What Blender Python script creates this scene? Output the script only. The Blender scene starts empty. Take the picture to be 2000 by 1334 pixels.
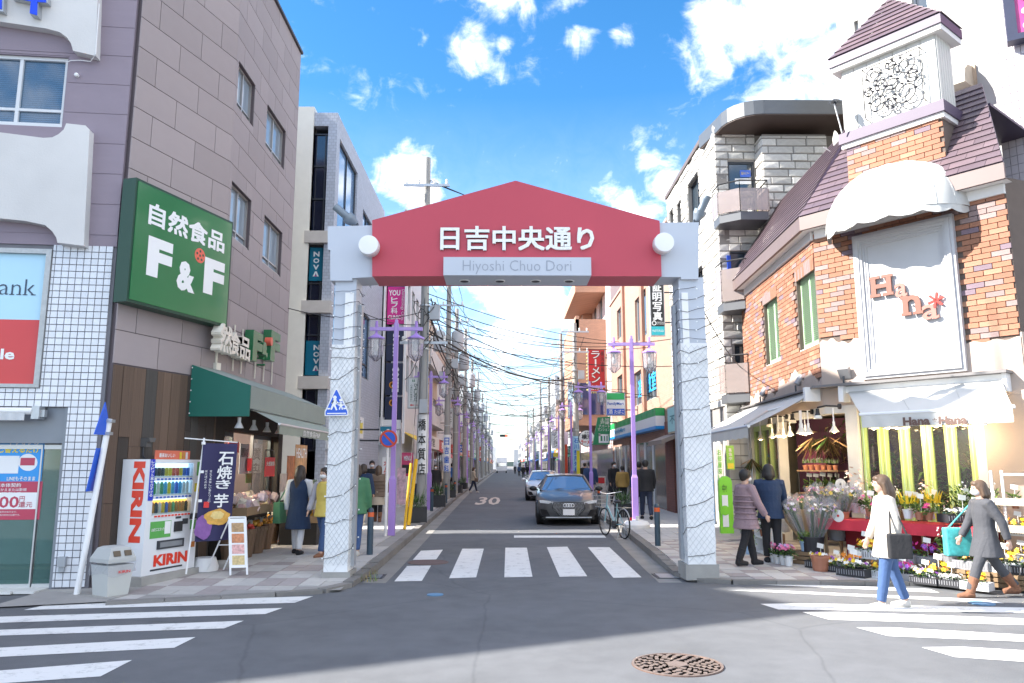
import bpy, bmesh, math, random
from mathutils import Vector, Matrix
R = random.Random(11)
PI = math.pi
S = bpy.context.scene
COL = S.collection
rad = math.radians

PITCH = math.atan(241/1500)
camd = bpy.data.cameras.new('camera'); cam = bpy.data.objects.new('camera', camd); COL.objects.link(cam)
camd.sensor_width = 36; camd.lens = 27; camd.clip_end = 3000; camd.clip_start = .05
cam.location = (0, 0, 1.7)
cam.rotation_euler = (PI/2+PITCH, 0, -rad(.573))
S.camera = cam
CAMR = cam.rotation_euler.to_matrix()

SUN_EL = 37.0
SUND = Vector((1, .06, -math.tan(rad(SUN_EL)))).normalized()      # direction the light travels
w = bpy.data.worlds.new('World'); S.world = w; w.use_nodes = True
nt = w.node_tree; nt.nodes.clear()
def N(t, **k):
    n = nt.nodes.new(t)
    for a, b in k.items(): setattr(n, a, b)
    return n
def L(a, b): nt.links.new(a, b)
def val(x): return x
def mth(op, a, b=None, c=None, clamp=False):
    n = N('ShaderNodeMath', operation=op, use_clamp=clamp)
    for i, q in enumerate((a, b, c)):
        if q is None: continue
        if isinstance(q, (int, float)): n.inputs[i].default_value = q
        else: L(q, n.inputs[i])
    return n.outputs[0]
wout = N('ShaderNodeOutputWorld'); bg = N('ShaderNodeBackground')
sky = N('ShaderNodeTexSky', sky_type='NISHITA')
sky.sun_disc = False; sky.sun_elevation = rad(SUN_EL); sky.sun_rotation = rad(-93.4)
sky.air_density = 1.0; sky.dust_density = .35; sky.ozone_density = 3.0
hsv = N('ShaderNodeHueSaturation'); hsv.inputs['Saturation'].default_value = 1.3; hsv.inputs['Hue'].default_value = .497
L(sky.outputs[0], hsv.inputs['Color'])
tc = N('ShaderNodeTexCoord'); sep = N('ShaderNodeSeparateXYZ'); L(tc.outputs['Generated'], sep.inputs[0])
zc = mth('MAXIMUM', sep.outputs[2], .03)
cu = N('ShaderNodeCombineXYZ'); L(mth('DIVIDE', sep.outputs[0], mth('ADD', zc, .12)), cu.inputs[0]); L(mth('DIVIDE', sep.outputs[1], mth('ADD', zc, .12)), cu.inputs[1])
def noise(vec, scale, detail=8, rough=.6, dist=0):
    n = N('ShaderNodeTexNoise'); n.inputs['Scale'].default_value = scale; n.inputs['Detail'].default_value = detail
    n.inputs['Roughness'].default_value = rough; n.inputs['Distortion'].default_value = dist; L(vec, n.inputs['Vector']); return n.outputs['Fac']
n1 = noise(cu.outputs[0], 2.6, 9, .62, .35); n2 = noise(cu.outputs[0], .8, 3, .5)
def rayd(px, py):
    return (CAMR @ Vector(((px-1000)/1500, (667-py)/1500, -1))).normalized()
CL = [(1640,50,.08,.26),(1530,180,.06,.20),(1680,190,.085,.34),(1375,110,.04,.34),(1430,50,.045,.36),(1490,5,.05,.33),(925,90,.03,.25),(985,86,.012,.24),(1135,80,.022,.22),(1215,70,.016,.23),(990,-5,.04,.22),(1090,-15,.03,.22),
      (795,340,.042,.40),(830,370,.03,.3),(1000,590,.09,.30),(1100,615,.07,.26),(900,650,.07,.2),(1010,690,.06,.2),(1070,660,.06,.24),(1290,340,.045,.28),(1230,400,.05,.26),(1300,300,.02,.2),(1700,330,.12,.4)]
tot = None
for px, py, wd, k in CL:
    d = rayd(px, py)
    vd = N('ShaderNodeVectorMath', operation='DISTANCE'); L(tc.outputs['Generated'], vd.inputs[0]); vd.inputs[1].default_value = d
    mr = N('ShaderNodeMapRange', interpolation_type='SMOOTHERSTEP'); L(vd.outputs['Value'], mr.inputs[0])
    mr.inputs[1].default_value = 0; mr.inputs[2].default_value = wd*1.7; mr.inputs[3].default_value = k; mr.inputs[4].default_value = 0
    tot = mr.outputs[0] if tot is None else mth('MAXIMUM', tot, mr.outputs[0])
bank = mth('ADD', mth('MULTIPLY', mth('SUBTRACT', n2, .5), 1.2), .24, clamp=True)  # unseen cloud cover added outside the view to whiten the blue skylight
behind = N('ShaderNodeMapRange'); L(sep.outputs[1], behind.inputs[0]); behind.inputs[1].default_value=.55; behind.inputs[2].default_value=.2
bank = mth('MULTIPLY', bank, behind.outputs[0])
tot = mth('ADD', tot, bank)
dens = mth('ADD', mth('ADD', mth('MULTIPLY', n1, 1.0), -.5), tot)
n3 = noise(tc.outputs['Generated'], 26, 8, .62, .5)
dens = mth('ADD', dens, mth('MULTIPLY', mth('SUBTRACT', n3, .5), .62))
cm = N('ShaderNodeMapRange', interpolation_type='SMOOTHSTEP'); L(dens, cm.inputs[0]); cm.inputs[1].default_value = .05; cm.inputs[2].default_value = .56
horiz = N('ShaderNodeMapRange'); L(sep.outputs[2], horiz.inputs[0]); horiz.inputs[1].default_value = 0; horiz.inputs[2].default_value = .45; horiz.inputs[3].default_value = .24; horiz.inputs[4].default_value = 0
cmask = mth('MAXIMUM', cm.outputs[0], horiz.outputs[0])
shade = N('ShaderNodeMapRange'); L(n3, shade.inputs[0]); shade.inputs[1].default_value=.35; shade.inputs[2].default_value=.6
ccol = N('ShaderNodeMix', data_type='RGBA'); L(shade.outputs[0], ccol.inputs[0]); ccol.inputs[6].default_value = (7.8,8.1,8.7,1); ccol.inputs[7].default_value = (11.5,11.2,11.0,1)
mx = N('ShaderNodeMix', data_type='RGBA'); L(cmask, mx.inputs[0]); L(hsv.outputs[0], mx.inputs[6]); L(ccol.outputs[2], mx.inputs[7])
bg.inputs['Strength'].default_value = .078
L(mx.outputs[2], bg.inputs['Color']); L(bg.outputs[0], wout.inputs[0])

sund = bpy.data.lights.new('sun', 'SUN'); sund.energy = 4.0; sund.angle = rad(.5); sund.color = (1, .95, .87)
sun = bpy.data.objects.new('sun', sund); COL.objects.link(sun); sun.rotation_euler = (-SUND).to_track_quat('Z', 'Y').to_euler(); sun.location = (-30, 0, 40)
vs = S.view_settings; S.display_settings.display_device = 'sRGB'
vs.view_transform = 'Standard'; vs.look = 'None'; vs.gamma = 1; vs.use_curve_mapping = False
vs.exposure = 2.02
S.cycles.max_bounces = 8; S.cycles.transparent_max_bounces = 12

CP = Vector((0, 0, 1.7))
def ray(px, py): return CAMR @ Vector(((px-1000)/1500, (667-py)/1500, -1))
def G(px, py, z=0.0):
    r = ray(px, py); return CP + r*((z-1.7)/r.z)
def PY(px, py, Y):
    r = ray(px, py); return CP + r*(Y/r.y)

class Fac:
    """a vertical plane: p0 on it, d runs to the viewer's right, n points out of it"""
    def __init__(s, p0, p1):
        s.p0 = Vector((p0[0], p0[1], 0)); q = Vector((p1[0], p1[1], 0))
        s.len = (q-s.p0).length; s.d = (q-s.p0).normalized(); s.n = Vector((s.d.y, -s.d.x, 0)); s.ang = math.atan2(s.d.y, s.d.x)
    def at(s, t, z, o=0.0): return s.p0 + s.d*t + s.n*o + Vector((0, 0, z))
    def shift(s, o):
        f = Fac((0,0),(1,0)); f.p0 = s.p0+s.n*o; f.d = s.d; f.n = s.n; f.len = s.len; f.ang = s.ang; return f
    def px(s, px, py):
        r = ray(px, py); k = (s.p0-CP).dot(s.n)/r.dot(s.n); q = CP+r*k
        return (q-s.p0).dot(s.d), q.z

OFF = {}
def V(*a): return Vector(a)
class MB:
    def __init__(s): s.v = []; s.f = []; s.mi = []; s.m = 0
    def add(s, vs, fs):
        b = len(s.v); s.v.extend(Vector(q) for q in vs); s.f.extend(tuple(b+i for i in f) for f in fs); s.mi.extend([s.m]*len(fs)); return s
    def box(s, c, size, M=None):
        x, y, z = (q/2 for q in size); c = Vector(c)
        vs = [Vector((a*x, b*y, e*z)) for a in (-1,1) for b in (-1,1) for e in (-1,1)]
        if M is not None: vs = [M @ q for q in vs]
        return s.add([c+q for q in vs], [(0,1,3,2),(4,6,7,5),(0,4,5,1),(2,3,7,6),(0,2,6,4),(1,5,7,3)])
    def bx(s, x0, x1, y0, y1, z0, z1): return s.box(((x0+x1)/2,(y0+y1)/2,(z0+z1)/2), (abs(x1-x0),abs(y1-y0),abs(z1-z0)))
    def fbox(s, F, t0, t1, z0, z1, o0, o1):
        vs = [F.at(t, z, o) for t in (t0,t1) for o in (o0,o1) for z in (z0,z1)]
        return s.add(vs, [(0,1,3,2),(4,6,7,5),(0,4,5,1),(2,3,7,6),(0,2,6,4),(1,5,7,3)])
    def quad(s, a, b, c, d): return s.add([a,b,c,d], [(0,1,2,3)])
    def poly(s, pts): return s.add(pts, [tuple(range(len(pts)))])
    def prism(s, pts, vec):
        n = len(pts); pts = [Vector(p) for p in pts]; vec = Vector(vec)
        return s.add(pts+[p+vec for p in pts], [tuple(range(n)), tuple(range(2*n-1, n-1, -1))]+[(i,(i+1)%n,n+(i+1)%n,n+i) for i in range(n)])
    def fprism(s, F, tz, o0, o1): return s.prism([F.at(t,z,o0) for t,z in tz], F.n*(o1-o0))
    def cyl(s, p0, p1, r0, r1=None, n=10, caps=True):
        p0 = Vector(p0); p1 = Vector(p1); r1 = r0 if r1 is None else r1
        ax = (p1-p0).normalized(); u = ax.orthogonal().normalized(); w_ = ax.cross(u)
        vs = []
        for p, r in ((p0,r0),(p1,r1)):
            for i in range(n):
                a = 2*PI*i/n; vs.append(p+(u*math.cos(a)+w_*math.sin(a))*r)
        fs = [(i,(i+1)%n,n+(i+1)%n,n+i) for i in range(n)]
        if caps: fs += [tuple(range(n-1,-1,-1)), tuple(range(n,2*n))]
        return s.add(vs, fs)
    def tube(s, pts, r, n=6, caps=True):
        pts = [Vector(p) for p in pts]; rs = r if isinstance(r, (list,tuple)) else [r]*len(pts)
        vs = []; u = None
        for i, p in enumerate(pts):
            ax = (pts[min(i+1,len(pts)-1)]-pts[max(i-1,0)])
            ax = ax.normalized() if ax.length > 1e-9 else Vector((0,0,1))
            u = ax.orthogonal().normalized() if u is None else (u-ax*u.dot(ax)).normalized()
            w_ = ax.cross(u)
            for k in range(n):
                a = 2*PI*k/n; vs.append(p+(u*math.cos(a)+w_*math.sin(a))*rs[i])
        fs = [(j*n+k, j*n+(k+1)%n, (j+1)*n+(k+1)%n, (j+1)*n+k) for j in range(len(pts)-1) for k in range(n)]
        if caps: fs += [tuple(range(n-1,-1,-1)), tuple(range((len(pts)-1)*n, len(pts)*n))]
        return s.add(vs, fs)
    def ball(s, c, r, nu=10, nv=6, M=None):
        c = Vector(c); r = r if isinstance(r, (tuple,list)) else (r,r,r); vs = [Vector((0,0,-r[2]))]
        for j in range(1, nv):
            b = -PI/2+PI*j/nv
            for i in range(nu):
                a = 2*PI*i/nu; vs.append(Vector((r[0]*math.cos(b)*math.cos(a), r[1]*math.cos(b)*math.sin(a), r[2]*math.sin(b))))
        vs.append(Vector((0,0,r[2])))
        fs = [(0,1+(i+1)%nu,1+i) for i in range(nu)]
        for j in range(nv-2):
            for i in range(nu): a = 1+j*nu; fs.append((a+i,a+(i+1)%nu,a+nu+(i+1)%nu,a+nu+i))
        t = len(vs)-1; a = 1+(nv-2)*nu; fs += [(a+i,a+(i+1)%nu,t) for i in range(nu)]
        if M is not None: vs = [M @ q for q in vs]
        return s.add([c+q for q in vs], fs)
    def lathe(s, prof, c=(0,0,0), n=14, M=None):
        c = Vector(c); vs = []
        for r, z in prof:
            for i in range(n): a = 2*PI*i/n; vs.append(Vector((r*math.cos(a), r*math.sin(a), z)))
        if M is not None: vs = [M @ q for q in vs]
        m = len(prof)
        return s.add([c+q for q in vs], [(j*n+i,j*n+(i+1)%n,(j+1)*n+(i+1)%n,(j+1)*n+i) for j in range(m-1) for i in range(n)]+[tuple(range(n-1,-1,-1)), tuple(range((m-1)*n,m*n))])
    def grid(s, fn, nu, nv):
        vs = [fn(i/nu, j/nv) for j in range(nv+1) for i in range(nu+1)]
        return s.add(vs, [(j*(nu+1)+i, j*(nu+1)+i+1, (j+1)*(nu+1)+i+1, (j+1)*(nu+1)+i) for j in range(nv) for i in range(nu)])
    def mesh(s, name, mats, smooth=False, off=None):
        me = bpy.data.meshes.new(name); off = off or Vector((0,0,0))
        me.from_pydata([tuple(q-off) for q in s.v], [], s.f)
        for m in (mats if isinstance(mats, (list,tuple)) else [mats]): me.materials.append(m)
        me.polygons.foreach_set('material_index', s.mi)
        bm = bmesh.new(); bm.from_mesh(me); bmesh.ops.recalc_face_normals(bm, faces=bm.faces); bm.to_mesh(me); bm.free()
        if smooth: me.shade_smooth(); me.set_sharp_from_angle(angle=smooth if isinstance(smooth, float) else rad(42))
        me.update(); return me
    def build(s, name, mats, parent=None, smooth=False, kind=None, label=None):
        off = OFF.get(parent.name, Vector((0,0,0))) if parent else Vector((0,0,0))
        return inst(s.mesh(name, mats, smooth, off), name, parent, kind=kind, label=label)
def inst(me, name, parent=None, M=None, kind=None, label=None):
    o = bpy.data.objects.new(name, me); COL.objects.link(o)
    if parent:
        o.parent = parent; OFF[o.name] = OFF.get(parent.name, Vector((0,0,0)))
    if M is not None:
        M = M.copy(); M.translation -= OFF.get(parent.name, Vector((0,0,0))) if parent else Vector((0,0,0)); o.matrix_basis = M
    if kind: o['kind'] = kind
    if label: o['label'] = label
    return o
def tag(o, label, cat, group=None, kind=None):
    o['label'] = label; o['category'] = cat
    if group: o['group'] = group
    if kind: o['kind'] = kind
    return o
def thing(name, label, cat, loc=(0,0,0), group=None):
    """an Empty at the thing's base; parts built in place take world coordinates"""
    o = bpy.data.objects.new(name, None); COL.objects.link(o); o.empty_display_size = .2; o.location = loc
    OFF[o.name] = Vector(loc); return tag(o, label, cat, group)
KIDS = {}
def kids(o): return [c for c in bpy.data.objects if c.parent == o]
def move(o, loc, rz=0.0, sc=1.0):
    o.location = loc; o.rotation_euler = (0, 0, rz); o.scale = (sc, sc, sc); return o
def dup(o, parent=None):
    c = o.copy(); COL.objects.link(c); c.parent = parent
    for k in KIDS.setdefault(o.name, kids(o)): dup(k, c)
    return c
def copy_of(o, loc, rz=0.0, label=None, sc=1.0, group=None):
    c = dup(o); move(c, loc, rz, sc)
    if label: c['label'] = label
    if group: c['group'] = group
    return c
def struct(name, mb, mats, parent=None, smooth=False):
    return mb.build(name, mats, parent, smooth, kind='structure')
def pieces(parent, name, items, limit=300, restname=None, restmat=None):
    """items: (mesh, world matrix); the largest seen are single parts, the others one joined part"""
    items = sorted(items, key=lambda q: (q[1].translation-CP).length)
    for me, M in items[:limit]: inst(me, name, parent, M)
    rest = items[limit:]
    if rest:
        mats = []; mb = MB()
        for me, M in rest:
            if me.materials[0] not in mats: mats.append(me.materials[0])
            mb.m = mats.index(me.materials[0]); mb.add([M @ q.co for q in me.vertices], [tuple(p.vertices) for p in me.polygons])
        mb.build(restname or name+'work', mats, parent, kind='stuff')
def mat4(loc, d, n, up=None, s=1.0):
    up = up or Vector((0,0,1)); M = Matrix.Identity(4)
    for i in range(3): M[i][0] = d[i]*s; M[i][1] = n[i]*s; M[i][2] = up[i]*s
    M.translation = loc; return M

_tc = {}
TMP = bpy.data.scenes.new('workshop')
def evaluated(o):
    """geometry of one object with its modifiers, read in an otherwise empty scene"""
    TMP.collection.objects.link(o); vl = TMP.view_layers[0]; vl.update(); me = o.evaluated_get(vl.depsgraph).to_mesh()
    vs = [q.co.copy() for q in me.vertices]; fs = [tuple(p.vertices) for p in me.polygons]
    o.evaluated_get(vl.depsgraph).to_mesh_clear(); bpy.data.objects.remove(o); return vs, fs
def text_geo(string, bold=0.0, line=1.0, space=1.0, res=2):
    k = (string, bold, line, space, res)
    if k in _tc: return _tc[k]
    cu_ = bpy.data.curves.new('lettering', 'FONT'); cu_.body = string; cu_.align_x = 'CENTER'; cu_.size = 1; cu_.offset = bold
    cu_.space_line = line; cu_.space_character = space; cu_.resolution_u = res; cu_.fill_mode = 'FRONT'
    vs, fs = evaluated(bpy.data.objects.new('lettering', cu_)); bpy.data.curves.remove(cu_)
    _tc[k] = (vs, fs); return vs, fs
def text_into(mb, string, F, t0, t1, z0, z1, o, bold=.0, line=1.0, space=1.0, thick=0.0, keep=False, res=2):
    """letters filling the box t0..t1, z0..z1 of plane F, o in front of it"""
    cjk = bold > .008 and any(ord(c) > 0x2e80 for c in string); spread = bold if cjk else 0
    vs, fs = text_geo(string, 0 if cjk else bold, line, space, res)
    if not vs: return mb
    xs = [q.x for q in vs]; ys = [q.y for q in vs]; x0, x1, y0, y1 = min(xs), max(xs), min(ys), max(ys)
    sx = (t1-t0)/max(x1-x0, 1e-6); sy = (z1-z0)/max(y1-y0, 1e-6)
    if keep: sx = sy = min(sx, sy)
    cx, cy = (t0+t1)/2, (z0+z1)/2
    pos = [F.at(cx+(q.x-(x0+x1)/2)*sx, cy+(q.y-(y0+y1)/2)*sy, o) for q in vs]
    if spread:
        base = pos; pos = []; f0 = fs; fs = []
        for k, (a, b) in enumerate(((0,0),(.8,.8),(-.8,.8),(.8,-.8),(-.8,-.8))):
            fs += [tuple(i+len(pos) for i in f) for f in f0]; pos += [p+F.d*(a*spread*sx)+Vector((0,0,b*spread*sy))+F.n*(.0004*k) for p in base]
    mb.add(pos, fs)
    if thick:
        ed = {}
        for f in fs:
            for i in range(len(f)):
                e = (f[i], f[(i+1)%len(f)]); key = tuple(sorted(e)); ed.setdefault(key, []).append(e)
        bd = [v_[0] for v_ in ed.values() if len(v_) == 1]
        back = [p-F.n*thick for p in pos]
        mb.add(pos+back, [(a, b, len(pos)+b, len(pos)+a) for a, b in bd])
    return mb
def text(parent, string, F, t0, t1, z0, z1, o, m, name='lettering', **k):
    mb = MB(); text_into(mb, string, F, t0, t1, z0, z1, o, **k)
    return mb.build(name, m, parent) if mb.v else None

_m = {}
def pm(name, col, rough=.6, metal=0.0, var=.10, sc=4.0, bump=0.0, bsc=60.0, rnd=0.0, spec=.5, coat=0.0, emit=0.0, stain=0.0, stretch=(1,1,1), hue=0.0, detail=5, dirt=None):
    if name in _m: return _m[name]
    m = bpy.data.materials.new(name); m.use_nodes = True; t = m.node_tree; b = t.nodes['Principled BSDF']; _m[name] = m
    b.inputs['Roughness'].default_value = rough; b.inputs['Metallic'].default_value = metal; b.inputs['Specular IOR Level'].default_value = spec
    b.inputs['Coat Weight'].default_value = coat; b.inputs['Coat Roughness'].default_value = .05
    b.inputs['Base Color'].default_value = (*col, 1)
    if emit: b.inputs['Emission Color'].default_value = (*col, 1); b.inputs['Emission Strength'].default_value = emit
    if var or bump or rnd or stain:
        co = t.nodes.new('ShaderNodeTexCoord'); mp = t.nodes.new('ShaderNodeMapping'); mp.inputs['Scale'].default_value = stretch
        t.links.new(co.outputs['Object'], mp.inputs['Vector'])
        def nz(s_, d_=detail):
            n = t.nodes.new('ShaderNodeTexNoise'); n.inputs['Scale'].default_value = s_; n.inputs['Detail'].default_value = d_; n.inputs['Roughness'].default_value = .6
            t.links.new(mp.outputs[0], n.inputs['Vector']); return n
        n = nz(sc)
        def M_(op, a, b_):
            q = t.nodes.new('ShaderNodeMath'); q.operation = op
            for i, v_ in enumerate((a, b_)):
                if isinstance(v_, (int, float)): q.inputs[i].default_value = v_
                else: t.links.new(v_, q.inputs[i])
            return q.outputs[0]
        f = M_('ADD', M_('MULTIPLY', M_('SUBTRACT', n.outputs['Fac'], .5), var*4), 1.0)
        if stain:
            n_ = nz(sc*.35, 3); rr = t.nodes.new('ShaderNodeMapRange'); t.links.new(n_.outputs['Fac'], rr.inputs[0]); rr.inputs[1].default_value = .42; rr.inputs[2].default_value = .72; rr.inputs[3].default_value = 1; rr.inputs[4].default_value = 1-stain
            f = M_('MULTIPLY', f, rr.outputs[0])
        h = t.nodes.new('ShaderNodeHueSaturation'); h.inputs['Color'].default_value = (*col, 1)
        if rnd or hue:
            oi = t.nodes.new('ShaderNodeObjectInfo')
            f = M_('MULTIPLY', f, M_('ADD', M_('MULTIPLY', M_('SUBTRACT', oi.outputs['Random'], .5), rnd*2), 1.0))
        t.links.new(f, h.inputs['Value']); t.links.new(h.outputs[0], b.inputs['Base Color'])
        if bump:
            bn = nz(bsc, 6); bp = t.nodes.new('ShaderNodeBump'); bp.inputs['Strength'].default_value = bump; bp.inputs['Distance'].default_value = .02
            t.links.new(bn.outputs['Fac'], bp.inputs['Height']); t.links.new(bp.outputs[0], b.inputs['Normal'])
    return m
def glass_mat(name, col=(.03,.045,.06), rough=.04, trans=0.0, tint=(.9,.95,.95)):
    """window pane: mirror-like skin over a dark room, or (trans) one that is seen through"""
    if name in _m: return _m[name]
    m = bpy.data.materials.new(name); m.use_nodes = True; t = m.node_tree; b = t.nodes['Principled BSDF']; _m[name] = m
    b.inputs['Base Color'].default_value = (*col, 1); b.inputs['Roughness'].default_value = rough; b.inputs['IOR'].default_value = 1.9; b.inputs['Specular IOR Level'].default_value = .6
    if trans:
        out = t.nodes['Material Output']; tr = t.nodes.new('ShaderNodeBsdfTransparent'); tr.inputs[0].default_value = (*tint, 1)
        gl = t.nodes.new('ShaderNodeBsdfGlossy'); gl.inputs['Roughness'].default_value = rough
        fr = t.nodes.new('ShaderNodeLayerWeight'); pw = t.nodes.new('ShaderNodeMath'); pw.operation = 'POWER'; t.links.new(fr.outputs['Facing'], pw.inputs[0]); pw.inputs[1].default_value = 5
        rg = t.nodes.new('ShaderNodeMapRange'); t.links.new(pw.outputs[0], rg.inputs[0]); rg.inputs[3].default_value = .03; rg.inputs[4].default_value = .8
        mx_ = t.nodes.new('ShaderNodeMixShader'); t.links.new(rg.outputs[0], mx_.inputs[0]); t.links.new(tr.outputs[0], mx_.inputs[1]); t.links.new(gl.outputs[0], mx_.inputs[2])
        mx2 = t.nodes.new('ShaderNodeMixShader'); mx2.inputs[0].default_value = 1-trans; t.links.new(mx_.outputs[0], mx2.inputs[1]); t.links.new(b.outputs[0], mx2.inputs[2])
        t.links.new(mx2.outputs[0], out.inputs[0])
    return m
WHITE = pm('white_paint', (.78,.78,.78), .5, var=.02)
OFFW = pm('off_white_plaster', (.72,.71,.68), .8, var=.05, sc=1.5, bump=.12, stain=.10)
BLACK = pm('black_paint', (.02,.02,.022), .5, var=.05)
DARK = pm('dark_metal', (.05,.055,.065), .4, metal=.3, var=.06)
GREYM = pm('grey_metal', (.38,.40,.43), .45, metal=.4, var=.06)
STEEL = pm('galvanised_steel', (.48,.5,.52), .38, metal=.7, var=.1, sc=12)
ALU = pm('aluminium_frame', (.55,.56,.57), .35, metal=.6, var=.04)
CONC = pm('concrete', (.34,.33,.31), .9, var=.12, sc=3, bump=.25, stain=.2)
GLASS = glass_mat('window_glass')
SHOPGLASS = glass_mat('shop_glass', (.1,.12,.12), .02, trans=.9)
LETW = pm('white_lettering', (.8,.8,.8), .5, var=0)
LETR = pm('red_lettering', (.62,.03,.03), .5, var=0)
LETB = pm('black_lettering', (.02,.02,.02), .5, var=0)
LETBL = pm('blue_lettering', (.01,.12,.55), .45, var=0)
ROOMDARK = pm('dark_room', (.03,.027,.025), .9, var=.2)
# ================================================================== GROUND
def asphalt():
    m = bpy.data.materials.new('asphalt'); m.use_nodes = True; t = m.node_tree; b = t.nodes['Principled BSDF']; b.inputs['Roughness'].default_value = .85
    co = t.nodes.new('ShaderNodeTexCoord')
    def nz(s, d, r=.6):
        n = t.nodes.new('ShaderNodeTexNoise'); n.inputs['Scale'].default_value = s; n.inputs['Detail'].default_value = d; n.inputs['Roughness'].default_value = r; t.links.new(co.outputs['Object'], n.inputs['Vector']); return n.outputs['Fac']
    a, f, g = nz(.5, 6), nz(120, 3, .7), nz(3, 7)
    def M_(op, x, y):
        q = t.nodes.new('ShaderNodeMath'); q.operation = op
        for i, v_ in enumerate((x, y)):
            if isinstance(v_, (int, float)): q.inputs[i].default_value = v_
            else: t.links.new(v_, q.inputs[i])
        return q.outputs[0]
    k = M_('ADD', M_('ADD', M_('MULTIPLY', a, .75), M_('MULTIPLY', f, .9)), M_('ADD', M_('MULTIPLY', g, .55), -.1))
    vo = t.nodes.new('ShaderNodeTexVoronoi'); vo.feature = 'DISTANCE_TO_EDGE'; vo.inputs['Scale'].default_value = .32;
    nv = t.nodes.new('ShaderNodeTexNoise'); nv.inputs['Scale'].default_value = 1.6; nv.inputs['Detail'].default_value = 6; t.links.new(co.outputs['Object'], nv.inputs['Vector'])
    mxv = t.nodes.new('ShaderNodeMix'); mxv.data_type = 'VECTOR'; mxv.inputs[0].default_value = .12; t.links.new(co.outputs['Object'], mxv.inputs[4]); t.links.new(nv.outputs['Color'], mxv.inputs[5]); t.links.new(mxv.outputs[1], vo.inputs['Vector'])
    ck = t.nodes.new('ShaderNodeMapRange'); t.links.new(vo.outputs['Distance'], ck.inputs[0]); ck.inputs[1].default_value = 0; ck.inputs[2].default_value = .006; ck.inputs[3].default_value = .8; ck.inputs[4].default_value = 1
    k = M_('MULTIPLY', k, ck.outputs[0])
    h = t.nodes.new('ShaderNodeHueSaturation'); h.inputs['Color'].default_value = (.112,.117,.127,1); t.links.new(k, h.inputs['Value']); t.links.new(h.outputs[0], b.inputs['Base Color'])
    bp = t.nodes.new('ShaderNodeBump'); bp.inputs['Strength'].default_value = .35; bp.inputs['Distance'].default_value = .01; t.links.new(f, bp.inputs['Height']); t.links.new(bp.outputs[0], b.inputs['Normal'])
    return m
ASPH = asphalt()
mb = MB(); mb.quad((-700,-300,-.02),(700,-300,-.02),(700,1500,-.02),(-700,1500,-.02)); struct('ground', mb, pm('earth', (.16,.15,.14), .95))
mb = MB(); mb.quad((-60,-60,0),(60,-60,0),(60,420,0),(-60,420,0)); struct('road', mb, ASPH)

def worn_paint(name, col, lo=.50, hi=.62):
    m = bpy.data.materials.new(name); m.use_nodes = True; t = m.node_tree; b = t.nodes['Principled BSDF']; b.inputs['Roughness'].default_value = .7
    co = t.nodes.new('ShaderNodeTexCoord'); n = t.nodes.new('ShaderNodeTexNoise'); n.inputs['Scale'].default_value = 5; n.inputs['Detail'].default_value = 10; n.inputs['Roughness'].default_value = .78; t.links.new(co.outputs['Object'], n.inputs['Vector'])
    r = t.nodes.new('ShaderNodeMapRange'); t.links.new(n.outputs['Fac'], r.inputs[0]); r.inputs[1].default_value = lo; r.inputs[2].default_value = hi
    mx_ = t.nodes.new('ShaderNodeMix'); mx_.data_type = 'RGBA'; mx_.inputs[6].default_value = (*col, 1); mx_.inputs[7].default_value = (.2,.2,.2,1); t.links.new(r.outputs[0], mx_.inputs[0]); t.links.new(mx_.outputs[2], b.inputs['Base Color']); return m
PAINT = worn_paint('road_paint', (.70,.70,.69), .53, .74)
def stripe(name, pts, m=PAINT):
    mb = MB(); mb.poly([Vector((q.x, q.y, .004)) for q in (G(*p) for p in pts)]); return struct(name, mb, m)
CW = [[(822,1076),(865,1074),(852,1093),(806,1094)],[(795,1106),(842,1105),(824,1135),(770,1136)],[(903,1072),(945,1072),(930,1128),(877,1130)],
      [(987,1070),(1029,1070),(1040,1127),(985,1128)],[(1068,1069),(1108,1068),(1147,1126),(1093,1127)],[(1148,1069),(1190,1069),(1253,1128),(1198,1129)]]
for p in CW: stripe('crosswalk_marking', p)
stripe('stop_line_marking', [(1004,1046),(1180,1046),(1184,1050.5),(1004,1050.5)])
LS = [[(160,1177),(250,1163),(662,1148),(625,1159)],[(46,1192),(98,1180),(612,1165),(575,1178)],[(-60,1219),(-60,1207),(552,1188),(518,1200)],[(-60,1244),(-60,1233),(476,1213),(438,1228)],
      [(-60,1287),(-60,1269),(382,1245),(340,1266)],[(-60,1340),(-20,1312),(258,1290),(196,1322)]]
RS = [[(1366,1137),(1420,1136),(1815,1151),(1835,1158)],[(1420,1153),(1500,1153),(1920,1171),(1962,1179)],[(1485,1180),(1560,1179),(2100,1189),(2100,1199),(1520,1191)],[(1567,1196),(1640,1196),(2100,1212),(2100,1224),(1620,1211)],
      [(1672,1226),(1740,1226),(2100,1246),(2100,1258),(1735,1243)],[(1800,1265),(1880,1264),(2100,1277),(2100,1300),(1865,1284)]]
for p in LS+RS: stripe('crosswalk_marking', p)
FLAT = Fac((0,0),(1,0)); g0 = G(950,986)
mb = MB(); vs, fs = text_geo('30', .02)
xs = [q.x for q in vs]; ys = [q.y for q in vs]
gx0 = G(925,987).x; gx1 = G(976,987).x; gy0 = g0.y; gy1 = G(950,971).y
mb.add([(gx0+(q.x-min(xs))/(max(xs)-min(xs))*(gx1-gx0), gy0+(q.y-min(ys))/(max(ys)-min(ys))*(gy1-gy0), .004) for q in vs], fs)
struct('speed_limit_marking', mb, worn_paint('orange_road_paint', (.60,.50,.42), .5, .75))
def kl(Y):  # left kerb foot
    return -2.06-.012*max(0, min(Y-13, 30))
def kr(Y):
    return 2.60+.05*max(0, min(Y-12, 8))+.012*max(0, min(Y-20, 30))
GUT = pm('gutter_concrete', (.26,.25,.235), .9, var=.14, sc=2, bump=.2, stain=.25)
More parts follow.
